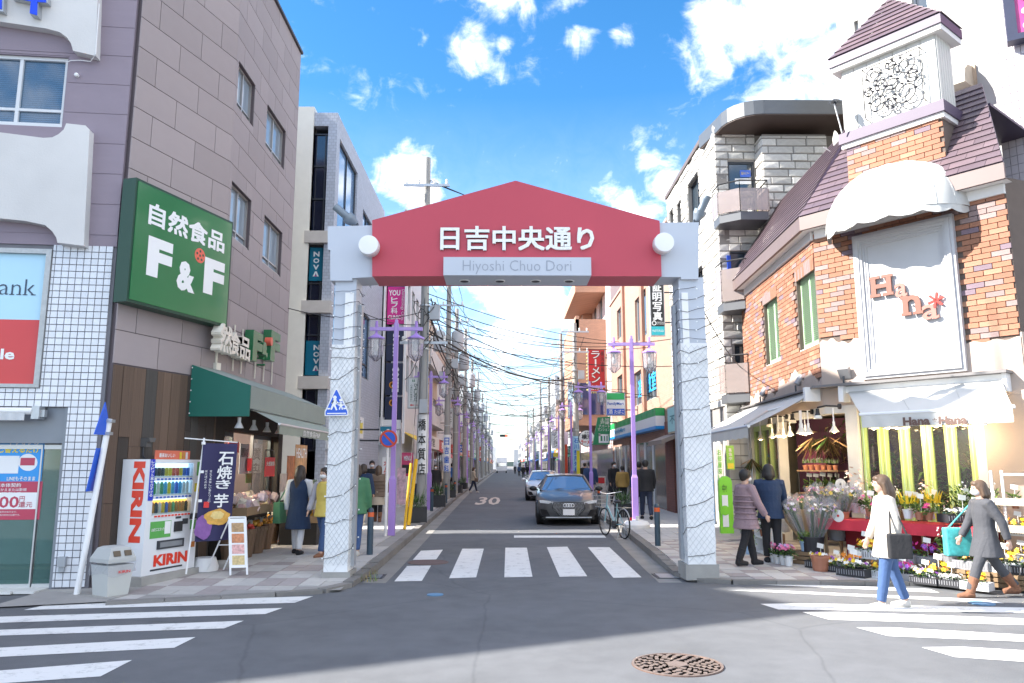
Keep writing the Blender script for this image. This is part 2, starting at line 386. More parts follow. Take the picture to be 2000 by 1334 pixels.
for nm, fn, s in (('gutter', kl, 1), ('gutter', kr, -1)):
    mb = MB(); ys_ = [11.6, 13, 16, 20, 30, 45, 70, 120, 330]
    for a, b in zip(ys_, ys_[1:]): mb.quad((fn(a),a,.004),(fn(a)+s*.34,a,.004),(fn(b)+s*.34,b,.004),(fn(b),b,.004))
    struct(nm, mb, GUT)

def zl(Y): return .03+.09*max(0, min((Y-10.3)/3, 1))
def zr(Y): return .04+.08*max(0, min((Y-11.2)/3, 1))
KW = .15
LEFTEDGE = [(-4.9,10.05),(-2.75,10.75)]   # near edge of left pavement
PAVE = pm('pavement_concrete', (.30,.29,.28), .9, var=.1, sc=2, bump=.2, stain=.1)
def pave(name, fx0, fx1, y0f, zf):
    mb = MB(); ys_ = [0,.4,.8,1.3,2,3,5,9,14,20,30,50,90,150,320]
    for a, b in zip(ys_, ys_[1:]):
        q = []
        for xx, yy in ((fx0,a),(fx1,a),(fx1,b),(fx0,b)):
            X = xx(11.2+yy); Y = max(y0f(X)+yy*(1 if yy < 14 else 1), 0); q.append((X, Y, zf(Y)-.012))
        mb.quad(*q)
    return struct(name, mb, PAVE)
lp = pave('left_pavement', lambda Y: -6.2, lambda Y: kl(Y)-KW, lambda X: 10.0+(X+4.9)*.3, zl)
rp = pave('right_pavement', lambda Y: kr(Y)+KW, lambda Y: 12.5, lambda X: 11.45-.05*(X-2.6) if X > 3.2 else 11.6, zr)
TA = pm('pale_paving_tile', (.44,.425,.41), .85, var=.08, sc=9, bump=.1, rnd=.10)
TB = pm('mauve_paving_tile', (.32,.285,.28), .85, var=.08, sc=9, bump=.1, rnd=.10)
def tiles(parent, x0f, x1f, y0f, y1, zf, pat, yoff):
    tm = {}
    for nm, m in (('a',TA),('b',TB)):
        mb = MB(); mb.bx(-.146,.146,-.146,.146,-.05,0); tm[nm] = mb.mesh('paving_tile', m)
    it = []; Y = yoff
    r = 0
    while Y < y1:
        X = -6.0 if x1f(Y) < 0 else x0f(Y)+.16
        c = 0
        while X < x1f(Y)-.14:
            if Y-.15 > y0f(X) and X > x0f(Y):
                M = Matrix.Translation((X, Y, zf(Y)+R.uniform(-.003,.003))) @ Matrix.Rotation(math.atan2(zf(Y+.15)-zf(Y-.15), .3), 4, 'X')
                it.append((tm[pat(r, c, X, Y)], M))
            X += .3; c += 1
        Y += .3; r += 1
    pieces(parent, 'paving_tile', it, 300, 'paving')
def patL(r, c, X, Y): return 'b' if (Y < 13.3 and X < -2.6 and (c+ (r//1)) % 4 in ((0,1) if r % 2 else (1,2)) and X < -2.9) else 'a'
def patR(r, c, X, Y): return 'b' if ((r+c) % 4 == 0 or (r-c) % 4 == 0) and Y < 17 else 'a'
tiles(lp, lambda Y: -4.95, lambda Y: kl(Y)-KW-.02, lambda X: 10.12+(X+4.9)*.3, 44, zl, patL, 10.3)
tiles(rp, lambda Y: kr(Y)+KW+.02, lambda Y: 6.2 if Y > 13 else 9.5, lambda X: 11.6-.05*(X-2.6) if X > 3.2 else 12.0, 44, zr, patR, 11.4)
KST = pm('kerb_stone', (.20,.19,.18), .9, var=.16, sc=4, bump=.35, bsc=30, stain=.25, rnd=.12)
KSP = pm('pale_kerb_stone', (.33,.32,.31), .9, var=.14, sc=4, bump=.3, bsc=30, stain=.2, rnd=.12)
def kerb(name, path, zf, m, step=.6, y_end=44):
    """path: list of points; stones are laid along it"""
    root = thing(name, '', 'kerb', (path[0][0], path[0][1], 0)); del root['category']; del root['label']; root['kind'] = 'structure'
    it = []; mb = MB(); mb.bx(-.296,.296,-.075,.075,-.2,0);
    me = mb.mesh('kerb_stone', m)
    for (a, b) in zip(path, path[1:]):
        a = Vector((*a,0)); b = Vector((*b,0)); n = max(1, round((b-a).length/step)); sl = (b-a).length/n/.6
        for i in range(n):
            c = a.lerp(b, (i+.5)/n); d = (b-a).normalized(); M = mat4(Vector((c.x, c.y, zf(c.y)+.012)), d*sl, Vector((-d.y,d.x,0))); it.append((me, M))
    pieces(root, 'kerb_stone', it, 140, 'kerb_stones')
kerb('left_kerb', [(-4.9,9.9),(-3.0,10.5),(-2.45,10.75),(-2.2,11.25),(kl(13)-.07,13),(kl(43)-.07,43),(kl(43)-.07,120),(kl(43)-.07,330)], zl, KST)
kerb('right_kerb', [(12.4,11.1),(7,11.25),(3.3,11.5),(2.85,11.7),(2.68,12.2),(kr(20)+.07,20),(kr(50)+.07,50),(kr(50)+.07,120),(kr(50)+.07,330)], zr, KST)
mb = MB(); mb.prism([(-12,9.9,.0),(-6.0,10.75,.0),(-4.95,10.1,.0),(-4.7,11.0,0),(-4.9,13,0),(-12,13,0)], (0,0,.035)); struct('forecourt', mb, CONC)
it = []; mb = MB(); mb.bx(-.14,.14,-.14,.14,-.02,.012); fm = mb.mesh('paving_tile', pm('forecourt_tile', (.62,.62,.6), .6, var=.05, rnd=.06))
for i in range(24):
    for j in range(4): it.append((fm, Matrix.Translation((-6.35-.29*i, 10.75+.29*j-.04*i, .035))))
fc = thing('forecourt_tiling', '', '', (-6.3,11,0)); del fc['label']; del fc['category']; fc['kind'] = 'structure'
pieces(fc, 'paving_tile', it)

IRON = pm('cast_iron', (.17,.105,.085), .6, metal=.4, var=.2, sc=8, bump=.2); IRONP = pm('worn_iron', (.20,.155,.135), .55, metal=.3, var=.15, sc=20)
def manhole(loc, r, label, detailed=True):
    t = thing('manhole_cover', label, 'manhole cover', loc)
    a = MB(); a.lathe([(r*1.0,-.01),(r*1.0,.006),(r*.93,.007),(r*.925,.003),(.001,.003)], (loc[0],loc[1],0), 40); a.build('lid', IRON, t)
    if detailed:
        p = MB()
        for k in range(1, 7):
            rr = r*.13*k+.03; n = max(6, int(2*PI*rr/.085))
            for i in range(n):
                an = 2*PI*(i+.5*(k%2))/n; c = Vector((loc[0]+rr*math.cos(an), loc[1]+rr*math.sin(an), .005));
                p.box(c, (.05,.032,.012), Matrix.Rotation(an+(PI/4 if i%2 else -PI/4), 3, 'Z'))
        p.lathe([(r*.99,.004),(r*.99,.012),(r*.94,.012),(r*.94,.004)], (loc[0],loc[1],0), 40)
        p.build('raised_pattern', IRONP, t)
        c = MB(); c.lathe([(.085,.004),(.085,.013),(.001,.013)], (loc[0],loc[1],0), 18); text_dummy = None; c.build('emblem', IRONP, t)
    return t
q = G(1323,1299); manhole((q.x,q.y,0), .39, 'round rusty brown manhole cover in the sunny foreground road')
q = G(836,1098.5); mb = MB(); t = manhole((q.x,q.y,.004), .36, 'flat grey manhole cover between two halves of a crosswalk stripe', False)
def grate(px, py, sx, sy, label):
    q = G(px, py); t = thing('drain_grate', label, 'drain grate', (q.x,q.y,0)); f = MB()
    for a, b, c_, d in ((-sx,sx,-sy,-sy+.03),(-sx,sx,sy-.03,sy),(-sx,-sx+.03,-sy+.03,sy-.03),(sx-.03,sx,-sy+.03,sy-.03)): f.bx(q.x+a,q.x+b,q.y+c_,q.y+d,.003,.014)
    f.build('frame', DARK, t); n = 14; h = MB(); h.bx(q.x-sx+.03,q.x+sx-.03,q.y-sy+.03,q.y+sy-.03,.0042,.0052); h.build('pit', BLACK, t)
    bm_ = MB(); bm_.bx(-.011,.011,-sy+.03,sy-.03,.006,.015); me = bm_.mesh('bar', STEEL)
    for i in range(n): inst(me, 'bar', t, Matrix.Translation((q.x-sx+.06+(2*sx-.12)*i/(n-1), q.y, 0)))
grate(1302,1126,.19,.25,'iron drain grate in the gutter at the right kerb corner'); grate(733,1127,.14,.22,'iron drain grate beside weeds at the left kerb corner')
for px, py, r, nm in ((850,1162,.11,'small blue-grey utility cap on the shaded road'),(1918,1179,.15,'small blue marked utility cap on the right crosswalk')):
    q = G(px,py); mb = MB(); mb.lathe([(r,.0),(r,.009),(r*.8,.010),(.001,.010)], (q.x,q.y,0), 18); o = mb.build('utility_cover', pm('blue_cap',(.10,.22,.36),.6,var=.2,sc=30)); tag(o, nm, 'utility cover')
mb = MB()
for i in range(130):
    q = G(R.uniform(700,736), R.uniform(1108,1138)); a = R.uniform(0,6.28); h = R.uniform(.04,.16); d = Vector((math.cos(a),math.sin(a),0))
    b = Vector((q.x,q.y,.0)); t_ = b+d*R.uniform(.02,.1)+Vector((0,0,h)); s_ = d.cross(Vector((0,0,1)))*.006; mb.m = 0 if R.random() < .6 else 1; mb.add([b-s_, b+s_, t_], [(0,1,2)])
o = mb.build('weeds', [pm('dry_weed',(.33,.26,.12),.8,var=.1),pm('green_weed',(.10,.17,.03),.7,var=.1)]); tag(o, 'dry weeds growing in the kerb corner by the left gate pillar', 'weeds', kind='stuff')

# ================================================================== GATE
FG = Fac((-4,11.6),(4,11.6))
gate = thing('street_gate', 'street entrance arch with red gabled beam and grey shoulders on two white pillars', 'gate', (0,11.8,.1))
GR = pm('pale_blue_grey_panel', (.50,.535,.60), .45, var=.03, sc=1.2, stain=.06); RED = pm('red_gate_panel', (.50,.055,.085), .42, var=.03, sc=1.0, stain=.07)
PILW = pm('white_crinkled_wrap', (.76,.765,.77), .5, var=.04, sc=5, bump=.28, bsc=14, detail=3, stain=.10)
def gx(px, py): return FG.px(px, py)
for s, (xa, xb, yt, yb) in (('l',(645,687,540,1118)),('r',(1338,1388,540,1103))):
    ta = (gx(xa-3,yb)[0]+gx(xa,yt)[0])/2; tb = (gx(xb,yb)[0]+gx(xb-2,yt)[0])/2; z0 = gx(xa,yb)[1]; z1 = gx(xa,yt)[1]
    m_ = MB(); m_.fbox(FG, ta, tb, z0, z1, -.50, -.06); p = m_.build('pillar', GR, gate)
    w_ = MB(); zc_ = z0+(z1-z0)*.76
    nz_ = 26
    def skin(u, v_, ta=ta, tb=tb, z0=z0, zc_=zc_):
        per = [(-.505,ta-.012),(-.03,ta-.012),(-.03,tb+.012),(-.505,tb+.012)]
        k = u*3; i = min(int(k), 2); a, b = per[i], per[i+1]; f_ = k-i
        j = .003*math.sin(37*v_+5*u)+.003*math.sin(23*u+61*v_)
        return FG.at(a[1]+(b[1]-a[1])*f_+(j if i != 1 else 0), z0+(zc_-z0)*v_, a[0]+(b[0]-a[0])*f_+(j if i == 1 else 0))
    w_.grid(skin, 18, 60); w_.build('wrap', PILW, p, smooth=True)
    nt_ = MB(); hz = zc_-z0
    for k in range(-5, int(hz/.105)+1):
        for sg in (1,-1):
            for (a_, b_2, o_a, o_b) in ((ta-.016,tb+.016,-.022,-.022),((tb+.018,tb+.018,-.024,-.5) if s == 'l' else (ta-.018,ta-.018,-.024,-.5))):
                zz = [z0+.105*(k+(i if sg > 0 else 5-i))*1.0+R.uniform(-.012,.012) for i in range(6)]
                pt = [FG.at(a_+(b_2-a_)*i/5+(R.uniform(-.006,.006) if o_a == o_b else 0), z, o_a+(o_b-o_a)*i/5) for i, z in enumerate(zz) if z0 < z < zc_]
                if len(pt) > 1: nt_.tube(pt, .0028, 3, False)
    nt_.build('netting', pm('grey_netting',(.52,.53,.54),.7,var=0), p, kind='stuff')
    b_ = MB(); b_.fbox(FG, ta-.05, tb+.05, .03, z0, -.54, -.03); b_.build('base_block', CONC, p)
    c_ = MB(); c_.fbox(FG, tb+.002, tb+.06, z0+.05, z1-.4, -.40, -.25) if s == 'l' else c_.fbox(FG, ta-.06, ta-.014, z0+.05, z1-.4, -.40, -.25); c_.build('conduit', GREYM, p)
    n_ = MB(); n_.fbox(FG, ta+.03 if s == 'r' else tb-.16, ta+.13 if s == 'r' else tb-.03, zc_-.4, z1-.25, -.06, -.025); n_.build('recess_panel', WHITE, p)
def gpoly(pts): return [gx(*p) for p in pts]
for pts in ([(640,442),(730,440),(729,541),(688,543),(688,548),(645,548),(645,488),(640,488)], [(1287,435),(1365,434),(1364,545),(1330,545),(1330,541),(1290,541)]):
    m_ = MB(); m_.fprism(FG, gpoly(pts), -.55, 0); m_.build('shoulder', GR, gate)
m_ = MB(); m_.fprism(FG, gpoly([(728,432),(1007,355),(1287,433),(1291,541),(728,541)]), -.62, .05); beam = m_.build('beam', RED, gate)
m_ = MB(); m_.fbox(FG, gx(868,508)[0], gx(1152,508)[0], gx(1000,543)[1], gx(1000,508)[1], -.50, .17); pl = m_.build('name_plate', GR, gate)
for px in (906,976,1047,1113):
    t_, z_ = gx(px, 543); c = FG.at(t_, z_, -.18); m_ = MB(); m_.lathe([(.085,-.012),(.085,.004)], c, 16); d_ = m_.build('downlight', WHITE, pl); m_ = MB(); m_.lathe([(.065,-.016),(.065,-.0125)], c, 14); m_.build('lens', BLACK, d_)
text(beam, '日吉中央通り', FG, gx(862,470)[0], gx(1158,470)[0], gx(1000,491)[1], gx(1000,446)[1], .09, pm('cream_sign_letters',(.80,.80,.77),.45,var=0), bold=.028, thick=.045, line=1)
text(pl, 'Hiyoshi Chuo Dori', FG, gx(905,520)[0], gx(1114,520)[0], gx(1000,541)[1], gx(1000,514)[1], .174, pm('engraved_lettering',(.30,.33,.39),.6,var=0), bold=-.012)
for px, py in ((725,487),(1291,482)):
    t_, z_ = gx(px, py); m_ = MB(); M_ = Matrix((FG.d, Vector((0,0,1)), FG.n)).transposed()
    c = FG.at(t_, z_, .05); rr = .155
    m_.lathe([(rr*.93,0),(rr*.98,.09),(rr,.10),(rr,.19),(rr*.96,.215),(rr*.5,.225),(.001,.227)], c, 28, M_); l_ = m_.build('round_lamp', pm('opal_lamp',(.80,.80,.80),.25,var=0), gate, smooth=True)
    m_ = MB(); m_.lathe([(rr*1.02,.075),(rr*1.02,.10)], c, 28, M_); m_.build('lamp_ring', ALU, l_)
for px, py, s in ((688,438,-1),(1368,431,1)):
    t_, z_ = gx(px, py); p0 = FG.at(t_, z_, -.25); fl = MB(); d = Vector((-.8*s if s < 0 else .25, -.25, .55)).normalized() if s > 0 else Vector((-.75,-.2,.6)).normalized()
    fo = thing('floodlight', 'dark grey floodlight tilted on the '+('left shoulder' if s < 0 else 'right shoulder')+' of the red gate', 'floodlight', p0)
    a = p0+Vector((0,0,.09)); fl.cyl(a-d*.02, a+d*.10, .045, .10, 14); fl.cyl(a+d*.10, a+d*.17, .10, .105, 14); fl.build('lamp_head', pm('grey_blue_metal',(.20,.24,.28),.4,metal=.3,var=.05), fo, smooth=True)
    fl = MB(); fl.cyl(a+d*.17, a+d*.42, .062, .062, 12); fl.build('housing', pm('grey_blue_metal',(.2,.24,.28)), fo, smooth=True)
    fl = MB(); fl.bx(p0.x-.05,p0.x+.05,p0.y-.04,p0.y+.04,p0.z,p0.z+.09); fl.build('bracket', DARK, fo)
BULB = pm('clear_bulb', (.85,.88,.9), .15, var=0)
for s, ta, tb, lab in ((0, gx(642,900)[0], gx(686,900)[0],'string of tiny bulbs wound round the left white gate pillar'),(1, gx(1340,900)[0], gx(1387,900)[0],'string of tiny bulbs wound round the right white gate pillar')):
    st = thing('string_lights', lab, 'string lights', FG.at(ta, .3, 0)); m_ = MB(); bl = MB(); pts = []; z = .35
    per = [(ta-.03,-.02),(tb+.03,-.02),(tb+.03,-.53),(ta-.03,-.53)]; k = 0
    while z < gx(660,556)[1]:
        i = k % 4; a = per[i]; st_ = (.04 if z > 3.1 else .10)
        pts.append(FG.at(a[0]+R.uniform(-.01,.01), z, a[1]));
        b = per[(i+1) % 4]; nn = 3
        for j in range(1, nn): pts.append(FG.at(a[0]+(b[0]-a[0])*j/nn, z+st_*j/nn-R.uniform(0,.03), a[1]+(b[1]-a[1])*j/nn))
        z += st_*R.uniform(.6,1.5); k += 1
    m_.tube([p+Vector((0,0,R.uniform(-.03,.03))) for p in pts], .0045, 4); m_.build('wire', pm('black_cable',(.02,.02,.02),.6,var=0), st)
    for i, p in enumerate(pts):
        if i % 2 == 0: bl.ball(p+Vector((R.uniform(-.02,.02),-.012,R.uniform(-.03,.01))), .013, 6, 4)
    bl.build('bulbs', BULB, st, kind='stuff')
F5 = FG.shift(.02)
BLUE = pm('sign_blue', (.015,.10,.58), .35, var=.02)
cs = thing('crossing_sign', 'blue pointed pedestrian crossing sign with two walking figures on the left gate pillar', 'road sign', F5.at(*F5.px(657,812)))
def sgn(mb, pts, o0, o1): mb.fprism(F5, [F5.px(*p) for p in pts], o0, o1)
m_ = MB(); sgn(m_, [(656,759),(660,759),(681,803),(681,812),(635,813),(635,804)], .02, .03); m_.build('plate', WHITE, cs)
m_ = MB(); sgn(m_, [(657,762),(659,762),(679,804),(679,810),(637,811),(637,805)], .031, .033); m_.build('face', BLUE, cs)
m_ = MB()
for pts in ([(640,807),(677,806.5),(677,808.5),(640,809)],[(641,797),(646,797),(645,800),(640,800)],[(671,796.5),(676,796.5),(677,799.5),(672,799.5)],
   [(652,780),(658,780),(659,790),(656,791),(660,801),(657,802),(653,793),(649,801),(646,800),(650,790),(648,789)],[(648,788),(652,781),(653,784),(650,789)],[(658,783),(664,788),(663,790),(657,786)],
   [(664,786),(669,785.5),(672,793),(669,793),(671,800),(668.5,800.5),(667,794),(665,800.5),(662.5,800),(665,793),(662,793)],[(663,787),(660,791),(661,792),(665,789)],[(669,787),(673,791),(672,792),(668,789)]): sgn(m_, pts, .034, .036)
for c, r in (((655,776.5),3.6),((666.5,782),2.9)): sgn(m_, [(c[0]+r*math.cos(a*PI/5),c[1]+r*math.sin(a*PI/5)) for a in range(10)], .034, .036)
m_.build('walking_figures', LETW, cs)
# ================================================================== building helpers
def cut(rects, hole):
    out = []
    a0, a1, b0, b1 = hole
    for (t0, t1, z0, z1) in rects:
        if a0 >= t1 or a1 <= t0 or b0 >= z1 or b1 <= z0: out.append((t0,t1,z0,z1)); continue
        if a0 > t0: out.append((t0,a0,z0,z1))
        if a1 < t1: out.append((a1,t1,z0,z1))
        c0, c1 = max(a0,t0), min(a1,t1)
        if b0 > z0: out.append((c0,c1,z0,b0))
        if b1 < z1: out.append((c0,c1,b1,z1))
    return [r for r in out if r[1]-r[0] > 1e-4 and r[3]-r[2] > 1e-4]
def wall(mb, F, t0, t1, z0, z1, holes=(), o0=-.25, o1=0.0):
    rs = [(t0,t1,z0,z1)]
    for h in holes: rs = cut(rs, h)
    for r in rs: mb.fbox(F, *r, o0, o1)
    return mb
_ub = {}
def ubox(name, m):
    if m.name not in _ub: _ub[m.name] = MB().box((0,0,0),(1,1,1)).mesh(name, m)
    return _ub[m.name]
def fm4(F, t0, t1, z0, z1, o0, o1):
    M = Matrix.Identity(4); c = F.at((t0+t1)/2, (z0+z1)/2, (o0+o1)/2)
    for i in range(3): M[i][0] = F.d[i]*(t1-t0); M[i][1] = F.n[i]*(o1-o0); M[i][2] = (0,0,z1-z0)[i]
    M.translation = c; return M
def window(F, par, t0, t1, z0, z1, o=-.10, nx=2, zb=None, fr=.04, fm=None, gm=None, blind=None, name='window'):
    """frame, panes of glass and a dark room or blind behind them"""
    fm = fm or ALU; gm = gm or GLASS
    f = MB()
    f.fbox(F,t0,t1,z1-fr,z1,o-.05,o+.02); f.fbox(F,t0-.0,t1,z0,z0+fr,o-.05,o+.06); f.fbox(F,t0,t0+fr,z0+fr,z1-fr,o-.05,o+.02); f.fbox(F,t1-fr,t1,z0+fr,z1-fr,o-.05,o+.02)
    xs = [t0+fr+(t1-t0-2*fr)*i/nx for i in range(nx+1)]
    for x in xs[1:-1]: f.fbox(F,x-fr*.5,x+fr*.5,z0+fr,z1-fr,o-.045,o+.015)
    if zb: f.fbox(F,t0+fr,t1-fr,zb-fr*.4,zb+fr*.4,o-.04,o+.012)
    w_ = f.build(name, fm, par)
    for a, b in zip(xs, xs[1:]):
        for c, d in (((z0+fr, zb), (zb, z1-fr)) if zb else ((z0+fr, z1-fr),)):
            g = MB(); g.fbox(F,a,b,c,d,o-.03,o-.022); g.build('pane', gm, w_)
    if blind:
        g = MB(); n = int((z1-z0)/.035)
        for i in range(n):
            z = z0+fr+(z1-z0-2*fr)*(i+.5)/n; g.quad(F.at(t0+fr,z-.012,o-.055),F.at(t1-fr,z-.012,o-.055),F.at(t1-fr,z+.012,o-.075),F.at(t0+fr,z+.012,o-.075))
        g.build('blind_slats', blind, w_)
    return w_
def body(F, par, t0, t1, z0, z1, depth, m, o=-.26, name='core'):
    b = MB(); b.fbox(F, t0, t1, z0, z1, o-depth, o); return b.build(name, m, par)

# ================================================================== BANK (left edge)
FK = Fac((-19.0, 9.59), (-5.67, 10.923)); kt = (Vector((-5.9,10.9,0))-FK.p0).dot(FK.d)
def kx(px, py, o=0): return FK.shift(o).px(px, py)
bank = thing('bank_building', 'white and mauve bank building with white tiled pillar at the left edge', 'building', (-9,12,0))
MAUVE = pm('mauve_render', (.27,.225,.27), .85, var=.05, sc=2, bump=.1, stain=.12)
BW = pm('white_render', (.64,.63,.62), .85, var=.05, sc=1.2, bump=.15, bsc=45, stain=.14)
LT = FK.len
wt0, wz1 = kx(-140,90)[0], kx(0,105)[1]; wt1 = kx(133,122)[0]; wz0 = kx(0,243)[1]
st0 = kx(-150,600)[0]; st1 = kx(103,488)[0]; sz1 = kx(50,486)[1]; sz0 = kx(50,757)[1]
dz1 = kx(60,795)[1]; dt1 = kx(122,900)[0]
mb = MB(); wall(mb, FK, 0, LT-.0, 4.85, 12.6, [(wt0,wt1,wz0,wz1)]); mb.build('upper_wall', MAUVE, bank)
mb = MB(); wall(mb, FK, 0, LT-.002, .0, 4.848, [(st0,st1,sz0,sz1),(0,dt1,0,dz1)], -.25, -.02); mb.build('lower_wall', pm('dark_grout', (.16,.16,.18), .9), bank)
body(FK, bank, 0, LT-.3, 0, 11.5, 6, ROOMDARK, o=-2.6, name='inner_core')
mb = MB(); mb.fbox(FK, 0, LT-.26, 0, 12.5, -2.6, -2.55); mb.fbox(FK,0,LT-.3,2.55,2.7,-2.5,-.25); mb.build('inner_wall', pm('bank_inner', (.5,.5,.5)), bank)
for i in range(20):
    z = 5.02+.47*i; mb = MB()
    rs = [(max(0,wt0-.5),LT-.002,z,z+.46)]
    for r in cut(rs, (wt0-.02,wt1+.02,wz0-.02,wz1+.02)): inst(ubox('wall_panel', MAUVE), 'wall_panel', bank, fm4(FK, *r, .001, .008))
window(FK, bank, wt0, wt1, wz0, wz1, o=-.06, nx=3, zb=kx(60,212)[1], fr=.05, fm=pm('white_aluminium',(.62,.64,.66),.4,var=.02), gm=glass_mat('blind_glass',(.08,.16,.25),.03,trans=.45,tint=(.75,.88,1)), blind=pm('white_blind',(.62,.68,.74),.5,var=0))
def board(pts, name='white_board'):
    mb = MB(); mb.fprism(FK, [kx(*p) for p in pts], .0, .16); return mb.build(name, BW, bank)
board([(-200,-260),(207,-260),(196,120),(152,110),(148,96),(140,84),(126,74),(100,67),(0,52),(-200,30)])
board([(-200,235),(0,266),(95,278),(112,277),(124,271),(134,262),(139,250),(176,254),(184,262),(173,486),(122,480),(120,470),(112,458),(98,446),(60,438),(0,432),(-200,420)])
SKYB = pm('pale_blue_panel', (.42,.66,.80), .25, var=.03, sc=.8); BRED = pm('red_panel', (.58,.04,.045), .25, var=.04, sc=.8)
mb = MB(); mb.fbox(FK,st0,st1,sz1-.07,sz1,-.1,.03); mb.fbox(FK,st0,st1,sz0,sz0+.05,-.1,.03); mb.fbox(FK,st1-.07,st1,sz0+.05,sz1-.07,-.1,.03); mb.fbox(FK,st0,st0+.07,sz0+.05,sz1-.07,-.1,.03)
lb = thing('bank_light_box', 'framed light box sign, pale blue above and red below, on white tiled wall', 'sign', FK.at(st1, sz0))
mb.build('frame', pm('worn_steel_frame',(.42,.43,.43),.45,metal=.4,var=.15,sc=14), lb)
zmid = kx(50,624)[1]
mb = MB(); mb.fbox(FK,st0+.07,st1-.07,zmid,sz1-.07,-.09,-.02); mb.build('blue_panel', SKYB, lb)
mb = MB(); mb.fbox(FK,st0+.07,st1-.07,sz0+.05,zmid,-.09,-.02); mb.build('red_panel', BRED, lb)
a0, a1 = kx(0,560)[0], kx(68,560)[0]
mb = MB(); t0_, z0_ = kx(2,575); z1_ = kx(0,545)[1]
text_into(mb, 'ank', FK, kx(-2,560)[0], a1, kx(50,576)[1], kx(50,545)[1], -.014, bold=-.012);
zb_ = kx(50,576)[1]
for px in (22,36,48,64): q_ = kx(px,576)[0]; mb.fbox(FK,q_-.035,q_+.03,zb_,zb_+.012,-.016,-.013)
mb.build('lettering', pm('navy_lettering',(.03,.05,.09),.4,var=0), lb)
text(lb, 'le', FK, kx(0,690)[0], kx(28,690)[0], kx(20,702)[1], kx(20,681)[1], -.014, LETW, bold=.03)
WT = pm('white_glazed_tile', (.68,.70,.74), .18, var=.03, sc=8, rnd=.06, spec=.6)
it = []; tw, th = .098, .098
z = .06;
while z < 4.80:
    t = LT-.05
    while t > LT-1.6:
        r_ = (t-tw+.012, t, z, z+th-.012); rs = [r_]
        for h in ((st0,st1+.01,sz0-.01,sz1+.06),(0,dt1+.01,0,dz1+.01)): rs = cut(rs, h)
        for q in rs:
            if q[1]-q[0] > .02 and q[3]-q[2] > .02: it.append((ubox('wall_tile', WT), fm4(FK, *q, -.022, .0)))
        t -= tw
    z += th
pieces(bank, 'wall_tile', it, 300, 'wall_tiling')
FKR = Fac((FK.at(LT,0).x, FK.at(LT,0).y), (FK.at(LT,0,-1).x, FK.at(LT,0,-1).y))
mb = MB(); mb.fbox(FK, dt1-.04, dt1+.0, .03, dz1, -.25, -.03); mb.fbox(FK,0,dt1-.04,dz1-.5,dz1,-.25,-.06); mb.build('door_surround', pm('blue_grey_steel',(.22,.24,.27),.4,metal=.3,var=.05), bank)
gd0 = kx(-160,1000)[0]; gm0 = kx(64,1000)[0]; gd1 = dt1-.05; dtop = dz1-.52
for a, b, nm in ((gd0, gm0-.01,'glass_door'),(gm0+.01, gd1,'glass_door')):
    mb = MB(); mb.fbox(FK,a,b,dtop-.06,dtop,-.19,-.13); mb.fbox(FK,a,b,.04,.09,-.19,-.13); mb.fbox(FK,b-.02,b,.09,dtop-.06,-.185,-.135); d_ = mb.build(nm, ALU, bank)
    mb = MB(); mb.fbox(FK,a,b-.02,.09,dtop-.06,-.165,-.155); mb.build('pane', glass_mat('green_glass',(.10,.2,.19),.03,trans=.6,tint=(.75,.92,.88)), d_)
mb = MB(); z = .9
while z < dtop: mb.fbox(FK, gm0, gd1, z, z+.02, -.32, -.26); z += .19
mb.build('grille_bars', STEEL, bank)
ra = thing('roller_awning', 'rolled up white fabric awning in its metal bracket above the bank doors', 'awning', FK.at(dt1-.4, dz1-.3))
zr1, zr0 = kx(60,797)[1], kx(60,822)[1]; r1 = kx(90,800)[0]
mb = MB(); mb.tube([FK.at(kx(-150,800)[0], zr1-.05, .12), FK.at(r1-.12, zr1-.05, .12)], .05, 10); mb.build('roller', WHITE, ra)
def cloth(u, v_): return FK.at(kx(-150,800)[0]+(r1-.2-kx(-150,800)[0])*u, zr1-.06-.12*v_, .16+.01*math.sin(u*60)*v_)
mb = MB(); mb.grid(cloth, 60, 3); mb.build('valance', pm('grey_white_canvas',(.55,.56,.57),.7), ra)
mb = MB(); mb.fbox(FK,r1-.12,r1-.02,zr0+.02,zr1+.02,-.02,.15); mb.fbox(FK,r1-.02,r1+.03,zr0+.05,zr1-.03,.02,.1); mb.build('bracket', STEEL, ra)
pt0, pt1 = kx(-40,900)[0], kx(70,860)[0]; pz1 = kx(30,852)[1]; pz0 = kx(30,1017)[1]
po = thing('bank_poster', 'blue and red smartphone poster stuck on the bank glass door', 'poster', FK.at(pt1, pz0)); FP_ = FK.shift(-.150)
def prect(par, a, b, m, o, nm): mb = MB(); (x0,y0),(x1,y1) = a, b; mb.fbox(FP_, kx(x0,y0)[0], kx(x1,y1)[0], kx(x0,y1)[1], kx(x0,y0)[1], o, o+.0015); return mb.build(nm, m, par)
PB = pm('poster_blue',(.03,.30,.72),.4,var=.03); PR = pm('poster_red',(.48,.05,.10),.4,var=.03)
prect(po, (-40,852), (70,941), PB, 0, 'upper_sheet'); prect(po, (-40,941), (66,1017), PR, 0, 'lower_sheet')
prect(po, (-40,890), (24,925), LETW, .002, 'phone_card'); prect(po,(-40,963),(62,996), LETW, .002, 'price_field')
mb = MB(); mb.fprism(FP_, [kx(44+19*math.cos(a*PI/9), 903+17*math.sin(a*PI/9)) for a in range(18)], .002, .0035); mb.build('card_bubble', LETW, po)
prect(po,(30,894),(57,909), PR, .004, 'bank_card')
